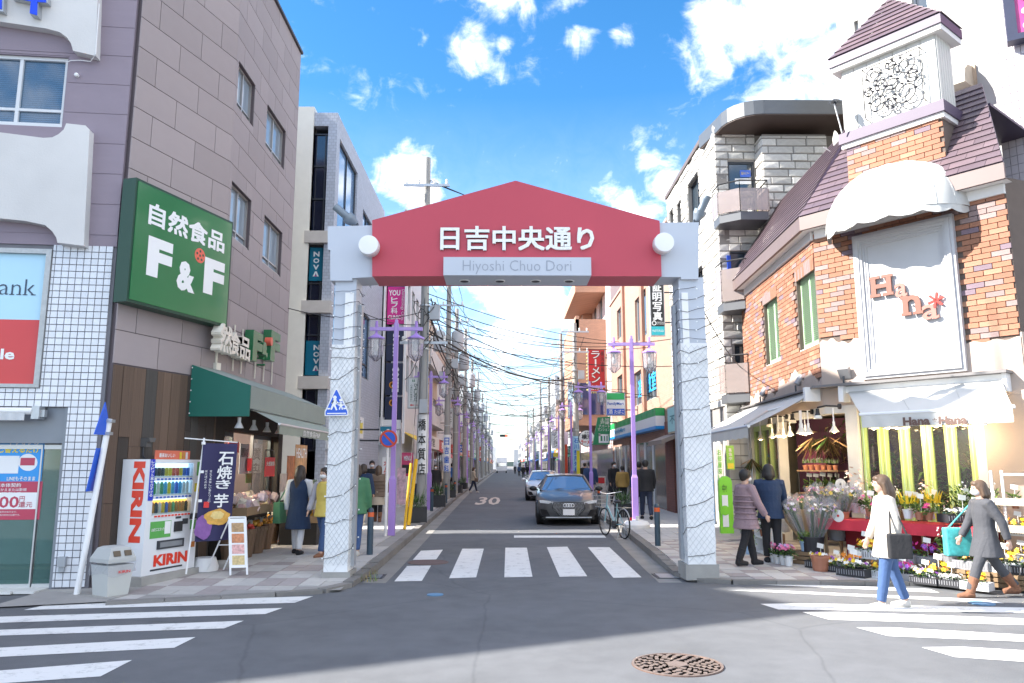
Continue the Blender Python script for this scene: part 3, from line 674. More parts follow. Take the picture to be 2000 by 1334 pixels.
for s_, a, b, m_, bo in (('スマートフォンの',(-30,858),(66,868),LETW,.02),('し替えるだけ',(-12,872),(66,884),pm('yellow_lettering',(.8,.62,.02),.5,var=0),.03),('LINEもそのまま',(3,931),(58,939),LETW,.02),
    ('本体契約',(-10,944),(30,952),LETW,.01),('乗りかえまたは新規',(-25,954),(41,960),LETW,.005),('STL加入で',(-8,961),(30,967),LETW,.005),('00',(-12,970),(25,993),pm('poster_red',(.48,.05,.10)),.02),('円',(28,970),(37,980),pm('poster_red',(.5,0,0)),.01),('還元',(26,981),(52,992),pm('poster_red',(.5,0,0)),.01),('条件があります。',(-12,999),(22,1003),LETW,0),('給付条件が必要です。',(-12,1005),(28,1009),LETW,0)):
    text(po, s_, FP_, kx(*a)[0], kx(*b)[0], kx(30,b[1])[1], kx(30,a[1])[1], .005, m_, bold=bo)
bl = thing('blue_letters', 'blue channel letters with steel sides on the upper white board', 'sign letters', FK.at(kx(50,20)[0], kx(50,40)[1], .16))
BLL = pm('bright_blue_face', (.005,.06,.72), .25, var=.02)
for pts in ([(-30,-150),(18,-150),(14,31),(-8,25),(-30,24)],[(30,-8),(100,2),(100,14),(82,13),(81,40),(66,36),(68,12),(30,4)],[(50,-150),(96,-150),(96,0),(50,-8)]):
    c = [kx(*p, .16) for p in pts]
    mb = MB(); mb.fprism(FK, c, .162, .27); l_ = mb.build('letter', STEEL, bl)
    ax = sum(p[0] for p in c)/len(c); az = sum(p[1] for p in c)/len(c)
    mb = MB(); mb.fprism(FK, [(ax+(p[0]-ax)*.90, az+(p[1]-az)*.95) for p in c], .271, .285); mb.build('letter_face', BLL, l_)
mb = MB(); mb.tube([FK.at(*kx(203,20),.17), FK.at(*kx(200,60),.17), FK.at(*kx(196,118),.17), FK.at(*kx(180,124),.06), FK.at(*kx(160,121),.05), FK.at(*kx(140,121),.04), FK.at(*kx(130,125),.03)], .007, 5); tag(mb.build('white_cable', WHITE), 'white cable looping below the upper white board to the window', 'cable')
t_, z_ = kx(124,1097); mb = MB(); mb.fbox(FK,t_-.05,t_+.05,z_-.06,z_+.07,.0,.07); mb.fbox(FK,t_-.04,t_+.03,z_-.13,z_-.06,.0,.04); tag(mb.build('outlet_box', GREYM), 'grey outlet box on the base of the white tiled pillar', 'outlet box')
mb = MB(); t_, z_ = kx(152,149); mb.lathe([(.03,0),(.03,.05),(.015,.06)], FK.at(t_,z_,.01), 8, Matrix((FK.d, Vector((0,0,1)), FK.n)).transposed()); mb.build('wall_fixing', WHITE, bank)
FN = Fac((-31.8, .9), (-16.8, 8.3)); nb = thing('shadow_casting_building', 'added unseen pale rendered building left of the bank, shaped to shade the road', 'building', (-24,8,0))  # unseen building added out of frame, shaped for its shadow edge on the road
mb = MB(); hs = [(.8+2.1*i, 2.2+2.1*i, z, z+1.4) for i in range(5) for z in (4.2,7.6,10.6)]
wall(mb, FN, 0, FN.len, 0, 15.8, hs); mb.fbox(FN,0,FN.len,0,15.7,-7,-6.8); mb.fbox(FN,0,FN.len,15.3,15.5,-6.8,-.25); mb.build('wall', BW, nb)
for h in hs: window(FN, nb, *h)

# ================================================================== HEALTH FOOD SHOP BUILDING (left corner)
FA = Fac((-5.59, 10.945), (-4.9, 13.1)); FB = Fac((-4.9,13.1), (-4.9,17.15))
def ax_(px, py, o=0): return FA.shift(o).px(px, py)
def bx_(px, py, o=0): return FB.shift(o).px(px, py)
ff = thing('corner_shop_building', 'four storey mauve panelled building with dark timber ground floor on left corner', 'building', (-5.2,13,0))
PAN = pm('mauve_wall_panel', (.335,.285,.285), .8, var=.05, sc=1.2, bump=.06, bsc=90, rnd=.07, stain=.10)
JOINT = pm('panel_joint', (.11,.09,.10), .9, var=.05)
RH = 11.45
sc_ = [(bx_(462,105)[0], bx_(500,150)[0], bx_(462,205)[1], bx_(462,110)[1]), (bx_(523,200)[0], bx_(559,250)[0], bx_(523,290)[1], bx_(523,202)[1]),
       (bx_(453,350)[0], bx_(492,385)[0], bx_(453,462)[1], bx_(453,352)[1]), (bx_(517,418)[0], bx_(552,455)[0], bx_(517,514)[1], bx_(517,421)[1])]
wins = [(max(a,.12), b, z0, z1) for a, b, z0, z1 in sc_]
tw0 = wins[0]; wins = [(wins[i][0], wins[i][1], min(wins[i][2],wins[i//2*2][2]), wins[i//2*2][3]) for i in range(4)]
ZW = 3.14
mb = MB(); wall(mb, FA, 0.01, FA.len, 0, RH-.05, [], -.25, -.012); wall(mb, FB, 0, FB.len, ZW, RH-.05, wins, -.25, -.012)
mb.prism([(-5.75,10.72,RH-.3),(-5.1,13.0,RH-.3),(-5.1,17.1,RH-.3),(-12,17.1,RH-.3),(-12,11.5,RH-.3)], (0,0,.15))
mb.bx(-12,-5.0,17.10,17.14,0,RH-.05); mb.bx(-12.2,-12,11.5,17.1,0,RH-.05); mb.bx(-12,-5.15,13.0,13.1,ZW+.1,RH-.1); mb.build('wall_core', JOINT, ff)
it = []
for F_, L_, zz, holes in ((FA, FA.len, ZW, []), (FB, FB.len, ZW, wins)):
    n = int((RH-ZW)/.47); rh = (RH-ZW)/n
    for i in range(n):
        t = -.97*((i % 2)*.5+.12) if F_ is FA else -.97*((i % 2)*.5+.6)
        while t < L_:
            a, b = max(t+.006, 0.0), min(t+.964, L_-.001 if F_ is FA else L_)
            if b-a > .03:
                rs = [(a, b, ZW+rh*i+.006, ZW+rh*(i+1)-.006)]
                for h in holes: rs = cut(rs, h)
                for r in rs: it.append((ubox('wall_panel', PAN), fm4(F_, *r, -.02, 0)))
            t += .97
pieces(ff, 'wall_panel', it, 300, 'wall_panelling')
for h in wins: window(FB, ff, *h, o=-.09, nx=2, zb=h[2]+(h[3]-h[2])*.2, fr=.04, gm=glass_mat('sky_reflection_glass',(.26,.32,.38),.05), fm=pm('bronze_grey_frame',(.36,.34,.33),.35,metal=.4,var=.04))  # bright sky reflection is put into the pale base colour of these panes
mb = MB(); mb.fbox(FA,-.05,FA.len+.04,RH,RH+.06,-.3,.05); mb.fbox(FB,.05,FB.len+.06,RH,RH+.06,-.3,.05); mb.build('parapet_cap', pm('dark_cap',(.06,.05,.055),.5), ff)
mb = MB(); mb.fbox(FB, FB.len, FB.len+.03, 0, RH, -.25, .0); mb.build('end_trim', PAN, ff)
WD = [pm('charred_timber_%s'%n, c, .85, var=.22, sc=2.6, stretch=(6,6,.5), bump=.5, bsc=14, rnd=.3) for n, c in (('dark',(.075,.058,.048)),('brown',(.13,.085,.06)),('grey',(.10,.088,.078)))]
t = 0.0; k = 0
while t < FA.len-.02:
    w_ = min(R.choice((.13,.17,.2,.24)), FA.len-t); cutz = R.uniform(.6,2.4)
    for a, b in ((.03, cutz), (cutz, ZW-.02)):
        m_ = R.choice(WD); inst(ubox('timber_board', m_), 'timber_board', ff, fm4(FA, t+.004, t+w_-.004, a+.003, b-.003, .0, .022+R.uniform(0,.012)))
    t += w_
SF = FB.shift(-.25)
mb = MB(); mb.fbox(FB, 0, .5, 0, ZW-.0, -.25, -.0); mb.fbox(FB, 3.75, FB.len, 0, ZW, -.25, 0); mb.fbox(FB, .5, 3.75, 2.30, ZW, -.24, -.02); mb.build('shopfront_surround', WD[0], ff)
mb = MB(); mb.fbox(FB,-.2,FB.len-.1,.03,.08,-6.5,-.2); mb.fbox(FB,.3,.36,.08,2.6,-5.5,-.26); mb.fbox(FB,.3,FB.len-.1,2.7,2.75,-5.5,-.26); mb.fbox(FB,.3,FB.len-.1,.08,2.7,-5.6,-5.5); mb.build('shop_interior', pm('warm_interior',(.30,.24,.17),.8,var=.15), ff)
sh = MB()
for o in (-1.4,-2.8,-4.2):
    for z in (.5,.95,1.4,1.85): sh.fbox(FB,.9,3.4,z,z+.03,o-.4,o)
    for t in (.9,2.1,3.37): sh.fbox(FB,t,t+.03,.08,2.0,o-.4,o-.003)
sh.build('shelving', pm('dark_timber',(.08,.055,.04),.7), ff)
PK = [pm('pack_%d'%i, c, .4, var=.15, sc=20) for i, c in enumerate([(.55,.12,.07),(.6,.5,.35),(.16,.3,.1),(.65,.6,.5),(.5,.35,.08),(.35,.18,.1),(.62,.3,.3)])]
pk = MB()
for o in (-1.1,-1.2,-2.6,-4.0):
    for z in (.53,.98,1.43,1.88):
        t = .95
        while t < 3.3: w_ = R.uniform(.06,.16); pk.m = R.randrange(7); pk.fbox(FB,t,t+w_*.9,z+.001,z+R.uniform(.14,.36),o-.35,o-R.uniform(.08,.15)); t += w_
pk.build('shelf_goods', PK, ff, kind='stuff')
for a, b in ((.55,1.35),(2.5,3.7)):
    mb = MB(); mb.fbox(FB,a,a+.05,.1,2.3,-.2,-.14); mb.fbox(FB,b-.05,b,.1,2.3,-.2,-.14); mb.fbox(FB,a+.05,b-.05,2.22,2.3,-.2,-.14); mb.fbox(FB,a+.05,b-.05,.1,.2,-.2,-.14); d_ = mb.build('sliding_door', DARK, ff)
    mb = MB(); mb.fbox(FB,a+.05,b-.05,.2,2.22,-.175,-.168); mb.build('pane', SHOPGLASS, d_)
FF_ = Fac((-4.1,12.4), (-4.1,17.7)); CAN = pm('teal_green_canvas', (.004,.115,.085), .6, var=.05, sc=3); CANG = pm('grey_green_canvas', (.27,.31,.28), .7, var=.06, sc=3)
can = thing('shop_canopy', 'deep green fixed canopy with grey green fascia over the corner shop front', 'canopy', (-4.5,13,2.5))
c0 = FA.at(ax_(372,713)[0], 3.31, .03); c1 = Vector((-4.1,12.4,2.97)); zb = 2.47
mb = MB(); mb.prism([c0, Vector((c1.x,c1.y,2.97)), Vector((c1.x,c1.y,zb)), Vector((c0.x,c0.y,zb))], (0.004,.03,0)); mb.build('end_cheek', CAN, can)
e0 = Vector((c0.x,c0.y+.03,c0.z));
mb = MB(); mb.poly([c0+Vector((0,.02,.002)), c1+Vector((0,.02,.002)), Vector((-4.1,17.7,2.97)), Vector((-4.9,17.7,3.31)), Vector((-4.9,13.1,3.31))]); mb.fbox(FF_, .03, 5.3, 2.6, 2.968, -.04, 0); mb.fbox(FF_,5.27,5.3,2.6,2.968,-.78,-.04); mb.build('canopy_top', CANG, can)
for i in range(5): mb = MB(); p = c0.lerp(Vector((c0.x,c0.y,zb)), .06+.22*i); mb.ball(p+Vector((.012,-.01,0)), .012, 6, 4); mb.build('stud', WHITE, can)
ra = thing('fabric_awning', 'pale grey green roll-out awning with white lettering under the green canopy', 'awning', (-4,13,2.4))
def aw(u, v_): return Vector((-4.16+.46*v_, 12.75+4.7*u, 2.60-.24*v_))
mb = MB(); mb.grid(aw, 8, 3); mb.grid(lambda u, v_: Vector((-3.70, 12.75+4.7*u, 2.36-.16*v_+.006*math.sin(u*70))), 40, 2); mb.build('fabric', pm('grey_green_awning_fabric',(.30,.34,.29),.75,var=.06), ra)
mb = MB(); mb.tube([(-4.16,12.73,2.63),(-4.16,17.5,2.63)], .05, 8); mb.tube([(-3.70,12.72,2.365),(-3.70,17.48,2.365)], .022, 6); mb.build('rails', ALU, ra)
FV = Fac((-3.69,12.75),(-3.69,17.45)); text(ra, '自然食品F&F', FV, *(FV.px(592,840)[0], FV.px(624,846)[0]), 2.22, 2.33, .012, LETW, bold=.01)
for Y in (13.6,15.4):
    l = bpy.data.lights.new('shop_light','POINT'); l.energy = 45; l.color = (1,.86,.66); l.shadow_soft_size = .12; lo = bpy.data.objects.new('shop_light', l); COL.objects.link(lo); lo.location = (-5.7,Y,2.45); lo.parent = None
    m_ = MB(); m_.bx(-5.95,-5.45,Y-.08,Y+.08,2.60,2.68); o = m_.build('ceiling_lamp', pm('lit_ceiling_lamp',(1,.88,.7),.5,var=0,emit=6)); tag(o,'lit warm ceiling lamp inside the corner food shop, %s the entrance'%('nearer' if Y < 14 else 'beyond'),'ceiling lamp')
for i, px in enumerate((459,502,540,573,600,622)):
    Y = 12.7+.75*i; o = thing('canopy_spotlight', 'small white spotlight under the green canopy, %s from the street corner' % ('first','second','third','fourth','fifth','sixth')[i], 'spotlight', (-4.35,Y,2.3), 'spotlights under the green canopy')
    mb = MB(); mb.cyl((-4.35,Y,2.47),(-4.35,Y,2.40),.03,n=8); mb.build('socket', WHITE, o); mb = MB(); mb.lathe([(.025,2.40),(.04,2.37),(.075,2.30),(.072,2.295),(.03,2.31)], (-4.35,Y,0), 14); mb.build('shade', pm('white_lamp',(.75,.75,.75),.3,var=0), o, smooth=True)
FS = FA.shift(.27); SG = pm('green_sign_face', (.018,.165,.055), .22, var=.03, sc=.7, coat=.4); SGD = pm('dark_green_case', (.006,.05,.028), .45, var=.04)
def sx(px, py): return FS.px(px, py)
s0 = sx(266,358)[0]; s1 = sx(456,433)[0]; z1 = sx(455,434)[1]; z0 = sx(446,640)[1]
gs = thing('green_shop_sign', 'large square green light box sign with white lettering on mauve corner wall', 'sign', FA.at((s0+s1)/2, z0, .1))
mb = MB(); mb.fbox(FA, s0, s1, z0, z1, .03, .265); mb.build('case', SGD, gs)
mb = MB(); mb.fbox(FA, s0+.04, s1-.04, z0+.04, z1-.04, .2655, .275); mb.build('face', SG, gs)
W_ = s1-s0; H_ = z1-z0
def sb(x0, x1, y0, y1): return (s0+W_*x0, s0+W_*x1, z0+H_*y0, z0+H_*y1)
Fz = FA.shift(.0)
text(gs, '自然食品', FA, *sb(.13,.90,.67,.85), .279, LETW, bold=.035)
text(gs, 'F', FA, *sb(.14,.37,.25,.575), .279, LETW, bold=.06); text(gs, '&', FA, *sb(.425,.61,.21,.47), .279, LETW, bold=.05); text(gs, 'F', FA, *sb(.70,.925,.25,.575), .279, LETW, bold=.06)
CORAL = pm('coral_red', (.72,.13,.08), .4, var=.02)
mb = MB(); cx, cz = s0+W_*.645, z0+H_*.565; rr = .055*W_
mb.fprism(FA, [(cx+rr*math.cos(a*PI/10), cz+rr*math.sin(a*PI/10)) for a in range(20)], .2755, .279); d_ = mb.build('red_disc', CORAL, gs)
mb = MB()
for k in range(6):
    q = (cx, cz) if k == 5 else (cx+rr*.6*math.cos(k*2*PI/5+.3), cz+rr*.6*math.sin(k*2*PI/5+.3)); mb.fprism(FA, [(q[0]+rr*.17*math.cos(a*PI/5), q[1]+rr*.17*math.sin(a*PI/5)) for a in range(10)], .2795, .281)
mb.build('dots', SGD, d_)
cl = thing('channel_letters', 'standing channel letters in cream and green on street side mauve wall above the canopy', 'sign letters', FB.at(.5,4.2,.05))
CRM = pm('cream_letter', (.75,.71,.62), .4, var=0); GRL = pm('green_letter', (.03,.17,.075), .25, var=.05)
def bq(a, b): return (bx_(*a,.2)[0], bx_(*b,.2)[0])
for s_, a, b, m_ in (('然',(432,640),(452,690),CRM),('食',(452,665),(469,665),CRM),('品',(470,675),(489,675),CRM),('F',(494,680),(513,680),GRL),('&',(512,680),(525,680),GRL),('F',(529,680),(547,680),GRL)):
    t0, t1 = bq(a, b); zz = {'食':(650,693),'品':(660,702),'F':(648,708),'&':(668,716),'然':(635,688)}[s_]; zc1 = bx_((a[0]+b[0])/2, zz[0], .2)[1]; zc0 = bx_((a[0]+b[0])/2, zz[1], .2)[1]
    mb = MB(); text_into(mb, s_, FB, t0, t1, zc0, zc1, .20, bold=.03 if m_ is CRM else .06, thick=.16);
    mb.build('letter', m_, cl)
mb = MB(); t_, z_ = bx_(529,667,.2); M_ = Matrix((FB.d, Vector((0,0,1)), FB.n)).transposed(); mb.lathe([(.085,-.1),(.085,.02),(.001,.02)], FB.at(t_, z_, .2), 16, M_); mb.build('red_disc', CORAL, cl)
for px in (462,478,505,522,538):
    t_ = bx_(px,720,.1)[0]; mb = MB(); mb.fbox(FB,t_-.012,t_+.012,3.36,4.2,.02,.04); mb.build('support_rod', CRM, cl)
mb = MB(); t_, z_ = ax_(421,700); mb.fbox(FA,t_-.015,t_+.015,z_-.1,z0,.002,.03); mb.fbox(FA,t_-.05,t_+.06,z_-.2,z_-.08,.002,.07); tag(mb.build('conduit', CRM), 'thin beige conduit and junction box below the green square sign', 'conduit')
wl = thing('wall_lamp', 'dark wall lamp on the timber boards above the vending machine', 'wall lamp', FA.at(*ax_(276,868)))
t_, z_ = ax_(276,866); mb = MB(); mb.fbox(FA,t_-.05,t_+.05,z_-.05,z_+.08,.03,.14); mb.fprism(FA,[(t_-.07,z_+.08),(t_+.07,z_+.08),(t_+.05,z_+.02),(t_-.05,z_+.02)],.141,.2); mb.build('lamp_head', pm('grey_black',(.1,.1,.1),.4), wl)
mb = MB(); mb.tube([FA.at(t_-.02,z_-.05,.06),FA.at(t_-.02,z_-.18,.06),FA.at(t_+.05,z_-.24,.06),FA.at(t_+1.3,z_-.26,.06)],.014,6); mb.build('conduit', DARK, wl)
# ================================================================== FLOWER SHOP BUILDING (right corner)
Apt = Vector((5.85,14.0,0)); DD = Vector((.04814,.99884,0)); DC = Vector((.61722,-.78679,0))
far = Apt+DD*5.3; end = Apt+DC*3.25
FD = Fac((far.x,far.y),(Apt.x,Apt.y)); FC = Fac((Apt.x,Apt.y),(end.x,end.y))
FE = Fac((end.x,end.y),(end.x+6,end.y+2.2))
hn = thing('flower_shop_building', 'orange brick flower shop building with purple mansard roof and small tower on right corner', 'building', (6.5,14.5,0))
def cx_(px, py, o=0): return FC.shift(o).px(px, py)
def dx_(px, py, o=0): return FD.shift(o).px(px, py)
PLA = pm('pinkish_plaster', (.43,.35,.30), .85, var=.05, sc=1.5, bump=.15, bsc=25, stain=.12)
ZB, ZE = 3.30, 5.98
shut = [(dx_(1491,600)[0], dx_(1519,600)[0], dx_(1500,710)[1], dx_(1491,597)[1]), (dx_(1554,548)[0], dx_(1590,545)[0], dx_(1570,685)[1], dx_(1554,548)[1])]
zsh0, zsh1 = (shut[0][2]+shut[1][2])/2, (shut[0][3]+shut[1][3])/2
shut = [(a, b, zsh0, zsh1) for a, b, _, _ in shut]
MORT = pm('dark_mortar', (.13,.10,.085), .95, var=.1)
mb = MB(); wall(mb, FD, 0, FD.len, 2.9, ZE+.2, shut, -.25, -.014); wall(mb, FC, 0.0, FC.len, 2.9, ZE+.2, [], -.25, -.014); wall(mb, FE, 0, FE.len, 0, ZE+.2, [], -.25, -.014)
mb.fbox(FD,-.25,0,0,ZE+.2,-5,-.25); mb.build('wall_core', MORT, hn)
BR = [pm('brick_'+n, c, .8, var=.12, sc=9, bump=.3, bsc=40, rnd=.12) for n, c in (('orange',(.30,.135,.08)),('amber',(.335,.175,.11)),('mauve',(.26,.185,.175)),('rust',(.29,.13,.08)),('violet',(.19,.135,.165)))]
BRW = [.38,.17,.15,.24,.06]
bmesh_ = []
for m_ in BR: b = MB(); b.box((0,0,0),(.258,.03,.079)); bmesh_.append(b.mesh('brick', m_))
it = []
def bricks(F, t0, t1, z0, z1, holes=(), edge=None):
    z = z0; r = 0
    while z+.08 < z1:
        t = t0-(.135 if r % 2 else 0)
        while t < t1:
            a, b = max(t, t0), min(t+.258, t1)
            c = ((a+b)/2, z+.044)
            ok = b-a > .05 and not any(h[0]-.005 < c[0] < h[1]+.005 and h[2]-.02 < c[1] < h[3]+.02 for h in holes)
            if ok and edge and c[1] < edge(c[0]): ok = False
            if ok:
                for h in holes:
                    if h[2]-.02 < c[1] < h[3]+.02:
                        if a < h[0] < b: b = h[0]
                        if a < h[1] < b: a = h[1]
                if b-a > .03:
                    M = mat4(F.at((a+b)/2, c[1], -.001+R.uniform(-.003,.003)), F.d*((b-a)/.258), F.n); it.append((R.choices(bmesh_, BRW)[0], M))
            t += .27
        z += .0905; r += 1
fr0, fr1 = .79, 2.48; fz0, fz1 = 3.17, 5.76
def edgeD(t): return 3.30+.22*math.sin(t*1.9+1)*.5+.10*math.sin(t*7)+.04*math.sin(t*23)+.14*t/5.3
def edgeC(t): return (3.93+.05*math.sin(t*9)+.03*math.sin(t*31)) if t < .8 else 3.62+.02*math.sin(t*20)
bricks(FD, 0, FD.len, ZB, ZE+.1, [(a-.02,b+.02,c-.02,d+.20) for a,b,c,d in shut], edgeD)
bricks(FC, .0, FC.len, ZB, ZE+.1, [(fr0+.05,fr1-.05,fz0,fz1)], edgeC)
for a, b, c, d in shut:
    t = a
    while t < b: M = mat4(FD.at(t+.035, d+.11, 0), Vector((0,0,1)), FD.n, FD.d); it.append((R.choice((bmesh_[2],bmesh_[3])), M)); t += .09
tw0, tw1 = .76, 2.43; TZ0, TZ1 = 6.0, 7.55; TWD = .6
FT = FC.shift(-.02); FTL = Fac(tuple(FT.at(tw0,0,-TWD).xy), tuple(FT.at(tw0,0,0).xy)); FTR = Fac(tuple(FT.at(tw1,0,0).xy), tuple(FT.at(tw1,0,-TWD).xy))
bricks(FT, tw0, tw1, TZ0+.15, TZ1-.02); bricks(FTL, 0, TWD-.015, TZ0+.5, TZ1-.02)
pieces(hn, 'brick', it, 300, 'brickwork')
mb = MB(); mb.fbox(FT, tw0, tw1, TZ0-.5, TZ1, -TWD, -.016); mb.build('tower_core', MORT, hn)
mb = MB(); n = 60
for F_, ed, holes in ((FD, edgeD, 0), (FC, edgeC, 1)):
    pts = [(F_.len*i/n, ed(F_.len*i/n)-.004) for i in range(n+1)]
    mb.fprism(F_, [(0,2.75)]+pts+[(F_.len,2.75)], -.013, .020)
mb.fbox(FC, 2.62, FC.len, .03, 2.748, -.2, .02); mb.fbox(FE, 0, FE.len, .03, 3.7, -.01, .02); mb.build('plaster', PLA, hn)
LIME = pm('pale_mint_paint', (.46,.64,.42), .5, var=.04); LIMEF = pm('lime_green_frame', (.44,.56,.20), .45, var=.05)
for a, b, c, d in shut:
    for i in range(2):
        x0 = a+(b-a)*i/2+.004; x1 = a+(b-a)*(i+1)/2-.004; s_ = MB()
        s_.fbox(FD,x0,x0+.035,c,d,-.13,-.09); s_.fbox(FD,x1-.035,x1,c,d,-.13,-.09); s_.fbox(FD,x0+.035,x1-.035,c,c+.09,-.13,-.09); s_.fbox(FD,x0+.035,x1-.035,d-.05,d,-.13,-.09); sh_ = s_.build('shutter', LIME, hn)
        z = c+.1; sl = MB(); sl.box((0,0,0),(x1-x0-.07,.045,.007), Matrix.Rotation(rad(38),3,'X')); me = sl.mesh('slat', LIME)
        k = 0
        while z < d-.06: inst(me, 'slat', sh_, mat4(FD.at((x0+x1)/2, z, -.112), FD.d, FD.n)); z += .038
    mb = MB(); mb.fbox(FD,a-.01,b+.01,c-.03,c,-.14,-.01); mb.build('window_sill', WHITE, hn); mb = MB(); mb.fbox(FD,a,b,c,d,-.24,-.2); mb.build('window_back', ROOMDARK, hn)
RP = [pm('purple_roof_tile_%s'%n, c, .42, var=.06, sc=5, rnd=.09, metal=.15) for n, c in (('a',(.14,.10,.115)),('b',(.115,.083,.10)))]
RB = pm('purple_fascia', (.075,.052,.095), .5, var=.05); SOF = pm('white_soffit', (.7,.68,.66), .7, var=.03)
EZ = 6.20; RZ = 8.55; IN = 1.15; OV = .28
def lineint(p, d, q, e):
    k = ((q.x-p.x)*e.y-(q.y-p.y)*e.x)/(d.x*e.y-d.y*e.x); return p+d*k
def off2(o0, o1): return lineint(FD.at(0,0,o0), FD.d, FC.at(0,0,o1), FC.d)
cor0 = off2(OV, OV); cor1 = off2(-IN, -IN)
def slope_face(F, a0, b0, a1, b1, z0, z1, tl=.36, rows=15):
    """trapezium from eave a0-b0 up to a1-b1, tiled"""
    A0, B0, A1, B1 = (Vector((q.x,q.y,z)) for q, z in ((a0,z0),(b0,z0),(a1,z1),(b1,z1)))
    nrm = (B0-A0).cross(A1-A0).normalized();
    if nrm.dot(F.n) < 0: nrm = -nrm
    mb = MB(); mb.prism([A0,B0,B1,A1], -nrm*.05); mb.build('roof_deck', RB, roof)
    up = ((A1-A0)-(A1-A0).dot(F.d)*F.d).normalized()
    for r in range(rows):
        L_ = A0.lerp(A1, r/rows); Rr = B0.lerp(B1, r/rows); L2 = A0.lerp(A1,(r+1)/rows); R2 = B0.lerp(B1,(r+1)/rows)
        wd = (Rr-L_).length; hgt = (L2-L_).dot(up); x = -tl*(r % 2)*.5
        while x < wd:
            a, b = max(x,0), min(x+tl, wd)
            if b-a > .05:
                s0 = L_+F.d*a; s1 = L_+F.d*b; t0_, t1_ = (a+.003), (b-.003)
                tl_ = max(a, (L2-L_).dot(F.d)) ; tr_ = min(b, (R2-L_).dot(F.d))
                if tr_-tl_ > .01:
                    q = MB();
                    P = [L_+F.d*t0_+nrm*.028, L_+F.d*t1_+nrm*.028, L_+F.d*(tr_-.003)+up*(hgt+.02)+nrm*.006, L_+F.d*(tl_+.003)+up*(hgt+.02)+nrm*.006]
                    q.prism(P, -nrm*.012); rt.append((q, L_+F.d*(a+b)/2))
            x += tl
rt = []
roof = MB(); roof.fbox(FC,0.2,2.8,7.9,7.95,-3.2,-IN); roof = roof.build('mansard_roof', RB, hn)
Lf0 = FD.at(-.3,0,OV); Lf1 = FD.at(-.3,0,-IN); Re0 = FC.at(FC.len+.1,0,OV); Re1 = FC.at(FC.len-.55,0,-IN)
slope_face(FD, Lf0, cor0, Lf1, cor1, EZ+.12, RZ, .40, 17); slope_face(FC, cor0, Re0, cor1, Re1, EZ+.12, RZ-.2, .40, 15)
rt.sort(key=lambda q: (q[1]-CP).length)
for q, c in rt[:300]: q.build('roof_tile', R.choice(RP), roof)
rest = MB()
for q, c in rt[300:]: rest.add(q.v, q.f)
if rest.v: rest.build('roof_tiles', RP[0], roof, kind='stuff')
mb = MB()
for F_, a, b in ((FD,Lf0,cor0),(FC,cor0,Re0)):
    for z0, z1, o in ((EZ-.14, EZ+.12, 0),): mb.prism([Vector((a.x,a.y,z0)),Vector((b.x,b.y,z0)),Vector((b.x,b.y,z1)),Vector((a.x,a.y,z1))], -F_.n*.06)
mb.build('fascia', pm('bronze_fascia',(.15,.11,.105),.5,var=.05,metal=.1), hn)
mb = MB()
mb.poly([Vector((q.x,q.y,EZ-.135)) for q in (Lf0-FD.n*.05, cor0-FD.n*.05-FC.n*.03, Re0-FC.n*.05, FC.at(FC.len+.1,0,-.02), Apt, FD.at(-.3,0,-.02))])
mb.fprism(FD,[(-.3,EZ-.14),(FD.len,EZ-.14),(FD.len,EZ-.30),(-.3,EZ-.30)],-.01,.06); mb.fprism(FC,[(0.05,EZ-.14),(FC.len,EZ-.14),(FC.len,EZ-.30),(.05,EZ-.30)],-.01,.06)
mb.build('soffit', SOF, hn)
tower = MB()
t0, t1 = tw0-.10, tw1+.08
tower.fbox(FT, t0+.03, t1-.03, 7.47, 7.56, -TWD-.06, .05); tower = tower.build('tower_cornice', SOF, hn)
mb = MB(); mb.fbox(FT, t0, t1, 7.56, 7.76, -TWD-.1, .09); mb.build('cornice_band', RB, tower)
BX0, BX1, BZ0, BZ1 = tw0-.02, tw1+.02, 7.76, 9.10
WB = pm('cream_board', (.56,.55,.51), .6, var=.03)
mb = MB(); mb.fbox(FT, BX0+.02, BX1-.02, BZ0, BZ1, -TWD, -.02); tb = mb.build('tower_box', WB, hn)
n = 7
FTLb = Fac(tuple(FT.at(BX0+.02,0,-TWD).xy), tuple(FT.at(BX0+.02,0,-.02).xy)); FTRb = Fac(tuple(FT.at(BX1-.02,0,-.02).xy), tuple(FT.at(BX1-.02,0,-TWD).xy))
for F_, a, b, k in ((FT, BX0+.02, BX1-.02, 7),(FTLb,0,TWD-.02,6),(FTRb,0,TWD-.02,6)):
    for i in range(k): inst(ubox('board', WB), 'board', tb, fm4(F_, a+(b-a)*i/k+.006, a+(b-a)*(i+1)/k-.006, BZ0+.01, BZ1-.01, -.0195 if F_ is FT else .001, .0 if F_ is FT else .015))
mb = MB(); cz = BZ1
e = .15; e0, e1 = BX0-e, BX1+e; oz = .13
mb.fbox(FT, e0+.02, e1-.02, cz-.10, cz+.0, -TWD-.13, .10); mb.build('eave_soffit', SOF, tb)
mb = MB(); mb.fbox(FT, e0, e1, cz, cz+.17, -TWD-.15, .13); cap = mb.build('tower_cap', RB, hn)
ap = FT.at((e0+e1)/2, 10.20, -TWD/2-.01); base = [FT.at(e0,cz+.17,.13),FT.at(e1,cz+.17,.13),FT.at(e1,cz+.17,-TWD-.15),FT.at(e0,cz+.17,-TWD-.15)]
